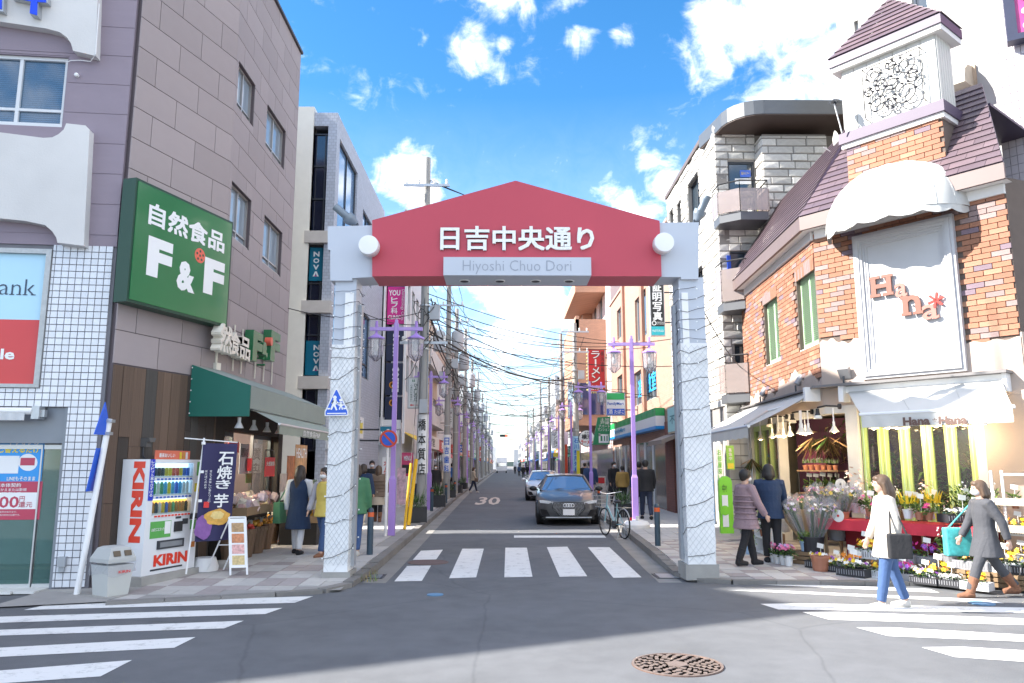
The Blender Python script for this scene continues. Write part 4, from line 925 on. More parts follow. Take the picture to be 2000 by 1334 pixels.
for i in range(4):
    a, b = base[i], base[(i+1)%4]; rows = 9
    nrm = (b-a).cross(ap-a).normalized(); cc_ = FT.at((e0+e1)/2, 0, -TWD/2-.01); nrm = nrm if nrm.dot(Vector((((a+b)/2).x-cc_.x, ((a+b)/2).y-cc_.y, 0))) > 0 else -nrm
    for r in range(rows):
        p0, p1 = a.lerp(ap, r/rows), b.lerp(ap, r/rows); q0, q1 = a.lerp(ap, (r+1)/rows), b.lerp(ap, (r+1)/rows)
        wd = (p1-p0).length; k = max(1, round(wd/.42))
        for j in range(k):
            q = MB(); u0, u1 = j/k, (j+1)/k
            P = [p0.lerp(p1,u0)+nrm*.03+(p1-p0).normalized()*.002, p0.lerp(p1,u1)+nrm*.03-(p1-p0).normalized()*.002, q0.lerp(q1,u1)+nrm*.008, q0.lerp(q1,u0)+nrm*.008]
            q.prism(P, -nrm*.012).build('roof_tile', R.choice(RP), cap)
ir = thing('scroll_panel', 'wrought iron scrollwork panel on the cream tower front', 'ironwork', FT.at(1.6,8.0,.05))
q0 = cx_(1682,137,.1); q1 = cx_(1796,115,.1); q2 = cx_(1690,232,.1)
ix0, ix1 = q0[0], q1[0]; iz0, iz1 = q2[1], q0[1]; ir_m = pm('wrought_iron', (.06,.06,.07), .45, metal=.5, var=.05)
mb = MB(); fr_ = [(ix0,iz0),(ix1,iz0),(ix1,iz1),(ix0,iz1),(ix0,iz0)]; mb.tube([FT.at(a,b,.10) for a,b in fr_], .012, 4)
for a, b in fr_[:4]: mb.cyl(FT.at(a,b,.0), FT.at(a,b,.10), .009, n=5)
mb.build('frame', ir_m, ir)
def spiral(c, r, a0, turns, dr, s): return [FT.at(c[0]+(r-dr*k/24)*math.cos(a0+s*turns*2*PI*k/24), c[1]+(r-dr*k/24)*math.sin(a0+s*turns*2*PI*k/24), .10+.02*math.sin(k*.4)) for k in range(25)]
wI, hI = ix1-ix0, iz1-iz0
for i, (u, v_, r, a0, s) in enumerate([(.2,.8,.16,0,1),(.75,.78,.2,2,-1),(.22,.22,.17,1,-1),(.72,.25,.22,3,1),(.5,.52,.15,1.5,1),(.33,.55,.12,4,-1),(.85,.5,.12,.5,1),(.52,.88,.10,2.5,1),(.47,.15,.11,5,-1),(.1,.5,.09,1,1)]):
    c = (ix0+wI*u, iz0+hI*v_); mb = MB(); mb.tube(spiral(c, r*wI, a0, 1.6, r*wI*.75, s), .011, 5)
    for k in range(4): a = a0+k*1.7; mb.ball(FT.at(c[0]+r*wI*.8*math.cos(a), c[1]+r*wI*.8*math.sin(a), .11), (.035,.02,.02), 6, 4)
    mb.build('scroll', ir_m, ir)
aw_ = thing('dome_awning', 'white ribbed dome awning with scalloped hem above the big framed sign', 'awning', FC.at(1.6,5.8,.4))
CANV = pm('white_canvas', (.52,.52,.50), .7, var=.05, sc=3, stain=.10)
ac, az0, arx, arz, aro = (cx_(1640,460)[0]+cx_(1880,415)[0])/2-.02, 5.83, 1.17, 1.02, .85
def dome(u, v_):
    an = PI*u; rib = 1+.018*abs(math.sin(an*4.5))
    return FC.at(ac-math.cos(an)*arx*math.cos(v_*PI/2*.98)**.85*rib, az0+arz*math.sin(v_*PI/2)*rib, .02+aro*math.sin(an)*math.cos(v_*PI/2)**.8)
mb = MB(); mb.grid(dome, 54, 12); mb.build('canopy', CANV, aw_, smooth=True)
def hem(u, v_):
    an = PI*u; sc = .08+.055*abs(math.sin(an*7)); return FC.at(ac-math.cos(an)*arx*(1+.004*math.sin(u*90)), az0-sc*v_, .02+aro*math.sin(an)*(1.0+.015*math.sin(u*120)*v_))
mb = MB(); mb.grid(hem, 84, 2); mb.build('scalloped_hem', CANV, aw_, smooth=True)
for k in range(1, 9): u = k/9; mb = MB(); mb.tube([dome(u, j/10) for j in range(11)], .008, 4); mb.build('seam', CANV, aw_)
sg = thing('framed_sign', 'tall white signboard in moulded grey frame with brown and pink letters', 'sign', FC.at(1.6,3.2,.1))
FRM = pm('grey_white_moulding', (.46,.46,.475), .45, var=.02)
for k, (w_, o) in enumerate(((0,.10),(.05,.135),(.11,.115),(.16,.085),(.20,.07))):
    w2 = (.05,.11,.16,.20,.24)[k]; m_ = MB()
    a, b, c, d = fr0+w_, fr1-w_, fz0+w_, fz1-w_; g = w2-w_
    for r in ((a,b,d-g,d),(a,b,c,c+g),(a,a+g,c+g,d-g),(b-g,b,c+g,d-g)): m_.fbox(FC, *r, .0, o)
    m_.build('moulding', FRM, sg)
mb = MB(); mb.fbox(FC, fr0+.24, fr1-.24, fz0+.24, fz1-.24, .0, .05); mb.build('board', pm('gloss_white_board',(.50,.50,.51),.3,var=.02,stain=.05), sg)
CBR = pm('terracotta_letter', (.20,.075,.05), .5, var=.06, sc=8); CPK = pm('pale_pink_letter', (.34,.14,.11), .5, var=.04)
for ch, a, b, yc0, yc1, m_, bo in (('H',(1698,560),(1745,560),579,538,CBR,.03),('a',(1745,575),(1776,575),580,552,CPK,.012),('n',(1760,600),(1803,600),615,576,CBR,.02),('a',(1797,608),(1838,608),624,594,CPK,.012)):
    t0, t1 = cx_(*a,.1)[0], cx_(*b,.1)[0]; c0 = cx_((a[0]+b[0])/2, yc0, .1)[1]; c1 = cx_((a[0]+b[0])/2, yc1, .1)[1]
    mb = MB(); text_into(mb, ch, FC, t0+.03, t1-.03, c0, c1, .115, bold=bo, thick=.03)
    if ch in 'Hn':
        sw = (t1-t0)*.46
        for tt in (t0, t1-sw): mb.fbox(FC, tt, tt+sw, c0, c0+.05, .085, .116)
        for tt in ((t0, t1-sw) if ch == 'H' else (t0,)): mb.fbox(FC, tt, tt+sw*(1 if ch == 'H' else .8), c1-.05, c1, .085, .116)
    mb.build('letter', m_, sg)
    mb = MB(); mb.cyl(FC.at((t0+t1)/2,(c0+c1)/2,.05), FC.at((t0+t1)/2,(c0+c1)/2,.085), .015, n=6); mb.build('stand_off', STEEL, sg)
t_, z_ = cx_(1827,586,.12); mb = MB()
for k in range(6):
    a = k*PI/3+.3; mb.fprism(FC, [(t_+.015*math.cos(a+PI/2), z_+.015*math.sin(a+PI/2)),(t_+.12*math.cos(a)+.02*math.cos(a+PI/2), z_+.12*math.sin(a)+.02*math.sin(a+PI/2)),(t_+.135*math.cos(a), z_+.135*math.sin(a)),(t_+.12*math.cos(a)-.02*math.cos(a+PI/2), z_+.12*math.sin(a)-.02*math.sin(a+PI/2)),(t_-.015*math.cos(a+PI/2), z_-.015*math.sin(a+PI/2))], .09, .12)
mb.build('red_asterisk', pm('red_enamel',(.62,.04,.03),.35,var=0), sg)

GZ = 2.62
CRW = pm('cream_column', (.60,.60,.58), .6, var=.05, stain=.08)
mb = MB(); mb.fbox(FC, .40, .62, .03, 2.75, -.2, .03); mb.build('corner_column', CRW, hn); mb = MB(); mb.fbox(FC,2.48,2.62,.03,2.75,-.2,.02); mb.build('end_post', CRW, hn)
x = .64; n = 5; wd = (2.46-.64)/n
for i in range(n):
    a, b = x+wd*i, x+wd*(i+1); m_ = MB(); st_ = .085
    m_.fbox(FC,a+.004,a+st_,.05,GZ,-.10,-.03); m_.fbox(FC,b-st_,b-.004,.05,GZ,-.10,-.03); m_.fbox(FC,a+st_,b-st_,GZ-.1,GZ,-.10,-.03); m_.fbox(FC,a+st_,b-st_,.05,.45,-.10,-.03); d_ = m_.build('folding_door', LIMEF, hn)
    g = MB(); g.fbox(FC,a+st_,b-st_,.45,GZ-.1,-.07,-.062); g.build('pane', SHOPGLASS, d_)
    m_ = MB(); m_.fbox(FC,a+st_*.4,a+st_*.55,.08,GZ-.03,-.029,-.022); m_.fbox(FC,b-st_*.55,b-st_*.4,.08,GZ-.03,-.029,-.022); m_.build('beading', LIME, d_)
mb = MB(); mb.fbox(FC,.62,2.48,GZ,2.75,-.2,-.005); mb.build('lintel', PLA, hn)
mb = MB()
for t in (0,.22): mb.fbox(FD,t,t+.12,.03,2.75,-.2,.02)
mb.fbox(FD,0,FD.len,GZ,2.75,-.2,-.005); mb.fbox(FD,2.35,2.45,.03,GZ,-.2,.0); mb.fbox(FC,.01,.40,GZ,2.75,-.2,-.005); mb.build('bay_posts', CRW, hn)
for a, b in ((.36,1.05),(1.07,1.72)):
    m_ = MB(); m_.fbox(FD,a,a+.09,.05,GZ,-.12,-.04); m_.fbox(FD,b-.09,b,.05,GZ,-.12,-.04); m_.fbox(FD,a+.09,b-.09,GZ-.12,GZ,-.12,-.04); m_.fbox(FD,a+.09,b-.09,.05,.5,-.12,-.04); d_ = m_.build('glazed_door', LIMEF, hn); g = MB(); g.fbox(FD,a+.09,b-.09,.5,GZ-.12,-.09,-.08); g.build('pane', SHOPGLASS, d_)
mb = MB(); mb.fbox(FD,1.76,2.35,.05,GZ,-.10,-.09); mb.build('pane', SHOPGLASS, hn)
INT = pm('shop_plaster', (.42,.34,.24), .85, var=.12);
mb = MB(); b0 = FD.at(.2,0,-3.4); c2 = FC.at(3.2,0,-.3)
mb.fbox(FD, .1, FD.len, .02, .05, -3.4, -.0); mb.fbox(FD, .1, FD.len+.3, .05, 2.74, -3.45, -3.4); mb.fbox(FD,.1,FD.len-.3,2.76,2.8,-3.4,-.26); mb.fbox(FD,.1,.15,.05,2.74,-3.4,-.26)
mb.poly([FD.at(FD.len,2.78,-.3),FC.at(3.0,2.78,-.3),FC.at(3.0,2.78,-2.6),FD.at(2,2.78,-3.4)]); mb.poly([FD.at(FD.len,.028,-.0),FC.at(3.0,.028,-.0),FC.at(3.0,.028,-2.6),FD.at(2,.028,-3.4)])
mb.fbox(FC,2.62,2.68,.03,2.75,-2.6,-.2); mb.build('shop_interior', INT, hn)
mb = MB(); mb.fbox(FC, -2.2, 3.0, .05, 2.7, -2.75, -2.65); mb.build('dark_partition', pm('aubergine_wall',(.07,.02,.05),.7,var=.1), hn)
# ================================================================== FLOWER SHOP: awnings, lamps, goods
FAB = pm('cream_awning_fabric', (.58,.57,.54), .75, var=.04, sc=3, stain=.05)
sa = thing('shop_awning', 'white roll-out awning over the open street side front of the flower shop', 'awning', FD.at(2.5,3,0))
def awD(u, v_): return FD.at(-.35+5.45*u, 3.03-.62*v_-.03*math.sin(v_*PI), .12+1.2*v_)
mb = MB(); mb.grid(awD, 12, 6); mb.build('fabric', FAB, sa)
mb = MB(); mb.tube([FD.at(-.35,3.03,.10),FD.at(5.1,3.03,.10)], .05, 8); mb.tube([FD.at(-.35,2.41,1.33),FD.at(5.1,2.41,1.33)], .03, 8)
mb.tube([FD.at(4.6,2.95,.05),FD.at(4.2,2.75,.7),FD.at(4.7,2.45,1.3)], .022, 6); mb.tube([FD.at(.6,2.95,.05),FD.at(1.0,2.75,.7),FD.at(.5,2.45,1.3)], .022, 6); mb.build('frame', ALU, sa)
mb = MB(); mb.grid(lambda u, v_: FD.at(-.35+5.45*u, 2.40-(.19+.02*abs(math.sin(u*40)))*v_, 1.345+.01*math.sin(u*50)*v_), 60, 2); mb.build('valance', FAB, sa)
BRL = pm('brown_lettering', (.13,.075,.06), .6, var=0)
text(sa, 'Hana*Hana', FD, .2, 1.3, 2.24, 2.36, 1.372, BRL, bold=.03)
mb = MB(); mb.fbox(FD,5.10,5.2,2.86,3.12,-.02,.3); mb.build('end_bracket', WHITE, sa)
oF = 1.0
t0, t1 = FC.shift(oF).px(1682,806)[0], FC.shift(oF).px(1978,798)[0]; zf = FC.shift(oF).px(1830,802)[1]; zv = FC.shift(oF).px(1830,830)[1]
r0, r1 = cx_(1655,760,.1)[0], cx_(1962,745,.1)[0]
ca = thing('corner_awning', 'cream roll-out awning with brown shop lettering over the lime doors', 'awning', FC.at(1.6,3,0))
mb = MB(); mb.grid(lambda u, v_: FC.at((r0+.03)*(1-v_)+t0*v_+((r1-r0-.06)*(1-v_)+(t1-t0)*v_)*u, 2.98*(1-v_)+zf*v_-.02*math.sin(v_*PI), .15+(oF-.15)*v_), 12, 6); mb.build('fabric', FAB, ca)
for u in (.36,.72):
    mb = MB(); mb.tube([FC.at((r0+.03)*(1-v_)+t0*v_+((r1-r0-.06)*(1-v_)+(t1-t0)*v_)*u, 2.98*(1-v_)+zf*v_-.02*math.sin(v_*PI)+.004, .15+(oF-.15)*v_) for v_ in (0,.25,.5,.75,1)], .006, 4); mb.build('seam', FAB, ca)
mb = MB(); mb.grid(lambda u, v_: FC.at(t0+(t1-t0)*u, zf-(zf-zv)*v_, oF+.01+.012*math.sin(u*44)*v_), 50, 2); mb.build('valance', FAB, ca)
mb = MB(); mb.tube([FC.at(t0-.03,zf,oF),FC.at(t1+.03,zf,oF)], .026, 8); mb.fbox(FC,r0,r1,2.95,3.07,.02,.16); mb.fbox(FC,r0-.09,r0,2.80,3.1,.0,.26); mb.fbox(FC,r1,r1+.06,2.80,3.08,.0,.2); mb.build('cassette', WHITE, ca)
p_ = FC.shift(oF+.03); text(ca, 'Hana', FC, p_.px(1764,820)[0], p_.px(1817,820)[0], p_.px(1790,831)[1], p_.px(1790,814)[1], oF+.045, BRL, bold=.05); text(ca, '*', FC, p_.px(1822,820)[0], p_.px(1831,820)[0], p_.px(1827,826)[1], p_.px(1827,817)[1], oF+.045, BRL, bold=.02); text(ca, 'Hana', FC, p_.px(1834,820)[0], p_.px(1890,820)[0], p_.px(1862,829)[1], p_.px(1862,812)[1], oF+.045, BRL, bold=.05)
mb = MB(); mb.fbox(FC,-.05,3.1,3.075,3.12,.02,.3); mb.fbox(FD,.0,FD.len+.03,3.085,3.115,.02,.2); mb.build('ledge', pm('lead_ledge',(.17,.16,.16),.6,var=.08), hn)
for (F_, px, py, lab) in ((FD,1478,778,'grey spotlight on the ledge, farthest of three over the white awning'),(FD,1546,757,'grey spotlight on the ledge, middle of three over the white awning'),(FC,1643,735,'grey box floodlight on the ledge at the corner between the two awnings')):
    t_, z_ = F_.shift(.2).px(px, py); sp = thing('spotlight', lab, 'spotlight', F_.at(t_, 3.12, .15)); m_ = MB(); m_.cyl(F_.at(t_,3.11,.12),F_.at(t_,3.26,.12),.018,n=6); m_.build('bracket', DARK, sp)
    m_ = MB(); a = F_.at(t_,3.28,.10); d = (-F_.n*.5+Vector((0,0,.6))).normalized()
    if F_ is FD: m_.cyl(a,a+d*.2,.055,.085,12)
    else: m_.box(a+d*.06,(.2,.09,.2),Matrix.Rotation(F_.ang,3,'Z')@Matrix.Rotation(.6,3,'X'))
    m_.build('lamp_head', pm('grey_lamp',(.30,.30,.31),.4,metal=.3,var=.03), sp)
WARM = bpy.data.materials.new('warm_bulb'); WARM.use_nodes = True; b_ = WARM.node_tree.nodes['Principled BSDF']; b_.inputs['Emission Color'].default_value = (1,.72,.38,1); b_.inputs['Emission Strength'].default_value = 9
LSH = pm('cream_lamp_shade', (.70,.66,.60), .35, var=0)
k = 0
ords = ['first','second','third','fourth','fifth','sixth','seventh','eighth','ninth','tenth','eleventh','twelfth','thirteenth','fourteenth','fifteenth','sixteenth']
def pendant(p, lab, grp, light=False):
    o = thing('pendant_lamp', lab, 'pendant lamp', p, grp)
    m_ = MB(); m_.cyl(p+V(0,0,.17),p+V(0,0,.42),.012,n=6); m_.cyl(p+V(0,0,.08),p+V(0,0,.18),.024,n=8); m_.build('socket', WHITE, o)
    m_ = MB(); m_.lathe([(.028,.10),(.045,.06),(.085,.0),(.08,-.004),(.04,.05),(.02,.09)], p, 14); m_.build('shade', LSH, o, smooth=True)
    m_ = MB(); m_.ball(p+V(0,0,.012),.035,8,6); m_.build('bulb', WARM, o)
    if light:
        l = bpy.data.lights.new('bulb_light','POINT'); l.energy = 13; l.color = (1,.74,.45); l.shadow_soft_size = .05; lo = bpy.data.objects.new('bulb_light', l); COL.objects.link(lo); lo.location = (0,0,-.06); lo.parent = o
for i, (px, py) in enumerate([(1486,858),(1509,858),(1521,853),(1531,855),(1543,849),(1564,847),(1573,845),(1609,842),(1638,838),(1666,836)]):
    o_ = .12+.12*(i%3); t_, z_ = FD.shift(o_).px(px, py);
    if i >= 9: p = FC.at(.3, 2.28, .25)
    else: p = FD.at(min(t_,5.1), 2.28, o_)
    pendant(p, 'small cream pendant lamp above the open flower shop front, %s from the left' % ords[i], 'pendant lamps along the street side shop front', i in (2,6,8))
for i, px in enumerate((1707,1734,1753,1768,1829,1861,1885,1905,1918)):
    t_ = FC.shift(.45).px(px,840)[0]; pendant(FC.at(t_, 2.30, .45), 'cream dish pendant lamp below the cream corner awning, %s from the left' % ords[i], 'pendant lamps below the corner awning', i in (2,5))
for i, (px, py) in enumerate([(1503,833),(1548,823),(1597,808)]):
    t_, z_ = FD.shift(.3).px(px, py); z_ = 2.62; p = FD.at(t_, z_, .3); o = thing('arm_lamp', 'black arm spotlight on the plaster band above the shop front, %s from left' % ords[i], 'wall lamp', FD.at(t_+.25,2.72,.0), 'black arm lamps')
    m_ = MB(); m_.cyl(FD.at(t_+.28,2.70,.0),FD.at(t_+.28,2.70,.04),.05,n=10); m_.tube([FD.at(t_+.28,2.70,.03),FD.at(t_+.14,2.72,.2),FD.at(t_,2.70,.3)],.016,6); m_.build('arm', BLACK, o)
    m_ = MB(); m_.lathe([(.03,.12),(.035,.04),(.055,.0)], FD.at(t_,2.56,.3), 12); m_.build('housing', BLACK, o); m_ = MB(); m_.lathe([(.055,.0),(.075,-.05),(.06,-.06),(.001,-.045)], FD.at(t_,2.56,.3), 12); m_.build('reflector', LSH, o)

LEAF = [pm('leaf_'+n, c, .55, var=.2, sc=14, rnd=.2) for n, c in (('dark',(.035,.085,.022)),('mid',(.07,.15,.03)),('lime',(.16,.26,.04)),('grey',(.16,.20,.15)))]
FLW = {n: pm('petal_'+n, c, .5, var=.12, sc=25) for n, c in dict(pink=(.68,.16,.32),yellow=(.75,.52,.02),white=(.75,.74,.70),violet=(.26,.07,.42),orange=(.75,.26,.02),cerise=(.60,.03,.22),lilac=(.50,.34,.60),red=(.55,.03,.03),peach=(.72,.45,.34),dried=(.36,.24,.12)).items()}
POT = {n: pm('pot_'+n, c, .55, var=.06, sc=8) for n, c in dict(white=(.68,.70,.72),terracotta=(.36,.15,.09),black=(.025,.025,.03),grey=(.24,.24,.26),teal=(.06,.45,.45),lilac=(.55,.48,.66),yellow=(.68,.58,.05),blue=(.33,.48,.66)).items()}
CARD = pm('price_card', (.76,.76,.73), .6, var=.02)
def leaves(mb, c, n, r, h, ln, wd, up=.5, nm=3):
    for i in range(n):
        a = R.uniform(0,2*PI); rr = r*math.sqrt(R.random()); b = c+V(rr*math.cos(a), rr*math.sin(a), R.uniform(0,h)); a2 = a+R.uniform(-.8,.8)
        d = V(math.cos(a2), math.sin(a2), R.uniform(-.2, up*2)).normalized(); l_ = ln*R.uniform(.6,1.3); s_ = d.cross(V(0,0,1)).normalized()*wd*R.uniform(.7,1.2)
        m1 = b+d*l_*.5+V(0,0,.01); e_ = b+d*l_-V(0,0,l_*.25); mb.m = R.randrange(nm); mb.add([b, m1-s_, e_, m1+s_], [(0,1,2,3)])
def blooms(mb, c, n, r, h0, h1, sz, cols):
    for i in range(n):
        a = R.uniform(0,2*PI); rr = r*math.sqrt(R.random()); p = c+V(rr*math.cos(a), rr*math.sin(a), R.uniform(h0,h1)); nrm = V(math.cos(a)*.6, math.sin(a)*.6-.5, R.uniform(.2,1)).normalized(); u = nrm.orthogonal().normalized(); w_ = nrm.cross(u); mb.m = R.randrange(cols)
        for k in range(5):
            an = 2*PI*k/5+i; d = u*math.cos(an)+w_*math.sin(an); e_ = u*math.cos(an+.6)+w_*math.sin(an+.6); f_ = u*math.cos(an-.6)+w_*math.sin(an-.6); mb.add([p, p+f_*sz*.6+nrm*sz*.1, p+d*sz+nrm*sz*.25, p+e_*sz*.6+nrm*sz*.1], [(0,1,2,3)])
        mb.ball(p+nrm*sz*.15, sz*.16, 4, 3)
def spikes(mb, c, n, r, h, sz, cols):
    for i in range(n):
        a = R.uniform(0,2*PI); d = V(math.cos(a)*.35, math.sin(a)*.35, 1).normalized(); p = c+V(r*math.cos(a)*R.random(), r*math.sin(a)*R.random(), 0); mb.m = R.randrange(cols); mb.cyl(p+d*h*.4, p+d*h*R.uniform(.8,1.2), sz, .002, 5)
def pot_geo(kind, r, h):
    mb = MB()
    if kind == 'box':
        mb.bx(-r*1.7,r*1.7,-r,r,0,.02); mb.bx(-r*1.7,r*1.7,-r,-r+.015,.02,h); mb.bx(-r*1.7,r*1.7,r-.015,r,.02,h); mb.bx(-r*1.7,-r*1.7+.015,-r+.015,r-.015,.02,h); mb.bx(r*1.7-.015,r*1.7,-r+.015,r-.015,.02,h)
    else: mb.lathe([(r*.72,0),(r*.97,h*.88),(r*1.06,h*.88),(r*1.06,h),(r*.9,h),(r*.88,h*.9),(.001,h*.9)], (0,0,0), 14)
    return mb
def plant(nm, label, pot, r, h, fol, blo, lm=None, cols=(), card=False, cat='potted plant', kind='round', dark=False):
    o = thing(nm, label, cat, (0,0,0))
    p = pot_geo(kind, r, h).build('pot' if kind == 'round' else 'tray', POT[pot], o)
    if kind == 'box':
        mb = MB()
        for i in range(12):
            x = -r*1.6+r*3.2*i/11; mb.bx(x-.006,x+.006,-r-.004,-r,.03,h-.02)
        mb.build('tray_ribs', POT['grey'], p)
    mb = MB(); fol(mb, V(0,0,h*.9)); mb.build('foliage', [LEAF[i] for i in (lm or (0,1,2))], o)
    if blo: mb = MB(); blo(mb, V(0,0,h*.9)); mb.build('blooms', [FLW[c] for c in cols], o)
    if card:
        mb = MB(); mb.cyl((r*.3,-r*.5,h*.8),(r*.3,-r*.5,h+.22),.004,n=4); mb.box((r*.3,-r*.52,h+.24),(.11,.006,.075),Matrix.Rotation(.15,3,'Y')); mb.build('price_card', CARD, o)
    return o
def foc(t, o, z=.0):
    p = FC.at(t, z, o); p.z = zr(p.y)+z; return p
def fod(t, o, z=.0):
    p = FD.at(t, z, o); p.z = zr(p.y)+z; return p
PR_ = {}
def proto(key, *a, **k):
    PR_[key] = (a, k)
def put(key, p, label, sc=1.0, rz=None, cols=None, pot=None):
    """first call builds the kind, later ones copy it"""
    if key+'#' not in PR_:
        a, k = PR_[key]; o = plant(key, label, *a, **k); PR_[key+'#'] = o; move(o, p, R.uniform(-.3,.3) if rz is None else rz, sc); o['label'] = label
    else: o = copy_of(PR_[key+'#'], p, R.uniform(-.5,.5) if rz is None else rz, label, sc*R.uniform(.94,1.06))
    o['group'] = 'plants set out for sale at the flower shop'; return o
proto('pansy_tray', 'black', .13, .12, lambda m,c: leaves(m,c,60,.16,.06,.07,.018), lambda m,c: blooms(m,c,26,.17,.07,.14,.036,3), (0,1,1), ('violet','yellow','white'), True, kind='box', cat='flower tray')
proto('yellow_pansy_tray', 'white', .13, .13, lambda m,c: leaves(m,c,60,.16,.06,.07,.018), lambda m,c: blooms(m,c,24,.17,.07,.16,.038,2), (0,1,1), ('yellow','orange'), True, kind='box', cat='flower tray')
proto('alyssum_tray', 'black', .14, .12, lambda m,c: leaves(m,c,70,.18,.05,.06,.012), lambda m,c: blooms(m,c,60,.19,.05,.10,.017,1), (0,3,3), ('white',), True, kind='box', cat='flower tray')
proto('purple_pansy_tray', 'grey', .13, .12, lambda m,c: leaves(m,c,60,.16,.08,.08,.02), lambda m,c: blooms(m,c,26,.16,.08,.2,.042,2), (0,1,2), ('violet','cerise'), True, kind='box', cat='flower tray')
proto('cyclamen_pot', 'white', .07, .15, lambda m,c: leaves(m,c,40,.08,.10,.08,.024), lambda m,c: blooms(m,c,12,.09,.10,.18,.032,2), (0,0,1), ('pink','lilac'))
proto('celosia_pot', 'white', .075, .14, lambda m,c: leaves(m,c,50,.08,.16,.12,.018,1.2), lambda m,c: spikes(m,c,16,.08,.28,.018,1), (1,2,2), ('yellow',), True)
proto('foliage_pot', 'terracotta', .065, .12, lambda m,c: leaves(m,c,46,.07,.12,.11,.02,.9), None, (0,1,2), (), True)
proto('leafy_tub', 'grey', .12, .2, lambda m,c: leaves(m,c,110,.14,.30,.14,.02,.9), lambda m,c: blooms(m,c,14,.14,.2,.4,.02,1), (0,1,2), ('white',), True)
proto('gerbera_pot', 'terracotta', .06, .11, lambda m,c: leaves(m,c,28,.06,.06,.08,.025), lambda m,c: blooms(m,c,9,.06,.06,.14,.035,1), (0,1,1), ('cerise',))
proto('teal_pot_plant', 'teal', .075, .13, lambda m,c: leaves(m,c,50,.07,.2,.12,.014,1.2), lambda m,c: blooms(m,c,6,.07,.12,.24,.025,1), (0,1,2), ('peach',))
proto('narcissus_pot', 'yellow', .05, .11, lambda m,c: leaves(m,c,26,.04,.05,.14,.008,2.5), lambda m,c: blooms(m,c,6,.05,.12,.18,.02,1), (1,2,2), ('yellow',))
proto('orchid_pot', 'white', .08, .16, lambda m,c: leaves(m,c,12,.05,.02,.2,.03,.6), lambda m,c: blooms(m,c,22,.14,.25,.6,.04,2), (0,0,1), ('white','peach'))
proto('moss_ball_pot', 'blue', .08, .16, lambda m,c: leaves(m,c,150,.10,.16,.05,.014,1.2), None, (2,2,1), ())
proto('succulent_pot', 'terracotta', .055, .10, lambda m,c: spikes(m,c,9,.03,.14,.022,2), None, (1,3,3), ())
proto('orange_pansy_box', 'grey', .14, .13, lambda m,c: leaves(m,c,60,.17,.07,.08,.02), lambda m,c: blooms(m,c,22,.18,.07,.16,.045,1), (0,1,2), ('orange',), True, kind='box', cat='flower tray')
tb_ = thing('display_table', 'long display table covered by a red cloth below the lime doors', 'table', foc(1.6,.8), None)
TZ = .72; ta, tb2 = .38, 2.95
mb = MB(); mb.fbox(FC,ta,tb2,TZ-.03+.09,TZ+.09,.45,1.02); mb.build('table_top', pm('plain_timber',(.3,.2,.11),.7), tb_)
for t_ in (ta+.05, 1.2, 2.0, tb2-.05):
    for o_ in (.5,.98): mb = MB(); mb.fbox(FC,t_-.02,t_+.02,.1,TZ+.058,o_-.02,o_+.02); mb.build('leg', pm('plain_timber',(.3,.2,.11)), tb_)
RCL = pm('red_cloth', (.58,.035,.06), .75, var=.05, sc=5); cl_ = thing('red_cloth', 'bright red cloth draped over the flower display table', 'cloth', foc(1.6,.8,.72))
mb = MB(); mb.fbox(FC,ta-.03,tb2+.03,TZ+.091,TZ+.10,.43,1.05); mb.build('cloth_top', RCL, cl_); mb = MB(); mb.grid(lambda u,v_: FC.at(ta-.03+(tb2-ta+.06)*u, TZ+.10-.17*v_, 1.052+.012*math.sin(u*46)*v_), 60, 3); mb.grid(lambda u,v_: FC.at(ta-.032, TZ+.10-.17*v_, .43+.62*u), 4, 2); mb.build('cloth_skirt', RCL, cl_)
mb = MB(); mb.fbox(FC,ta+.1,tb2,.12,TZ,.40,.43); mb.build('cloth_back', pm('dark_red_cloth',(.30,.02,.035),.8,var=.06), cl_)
TT = TZ+.10
row = [('gerbera_pot',1.28,.93,'terracotta pot of cerise flowers at the left front of red table'),('foliage_pot',1.16,.90,'small terracotta foliage pot at the left of red table'),('cyclamen_pot',1.40,.92,'white pot of lilac flowers near left end of red table'),('teal_pot_plant',1.55,.92,'turquoise pot with green leaves on the red table'),('celosia_pot',1.76,.90,'white pot of yellow plume flowers in the middle of red table'),
   ('gerbera_pot',2.08,.92,'terracotta pot of cerise flowers between yellow plumes and yellow pot'),('narcissus_pot',2.22,.93,'small bright yellow pot on the red table'),('celosia_pot',1.72,.62,'yellow plume plant standing behind on the red table'),('celosia_pot',2.0,.60,'yellow plume plant at the back right of red table'),('leafy_tub',2.45,.62,'grey tub of leafy plants at the back of red table'),('alyssum_tray',2.48,.90,'dark tray of small white flowers on the red table'),('leafy_tub',2.8,.62,'grey tub of leafy plants near the right end of red table'),
   ('foliage_pot',1.95,.95,'small terracotta foliage pot beside the cerise flowers'),('orchid_pot',.75,.55,'white pot with tall pale blossoms at left back of red table'),('cyclamen_pot',.95,.6,'white pot of pink flowers behind the walking woman on the red table'),('foliage_pot',2.72,.95,'terracotta foliage pot at the right front of red table')]
for k_, t_, o_, l_ in row: put(k_, foc(t_, o_, TT), l_)
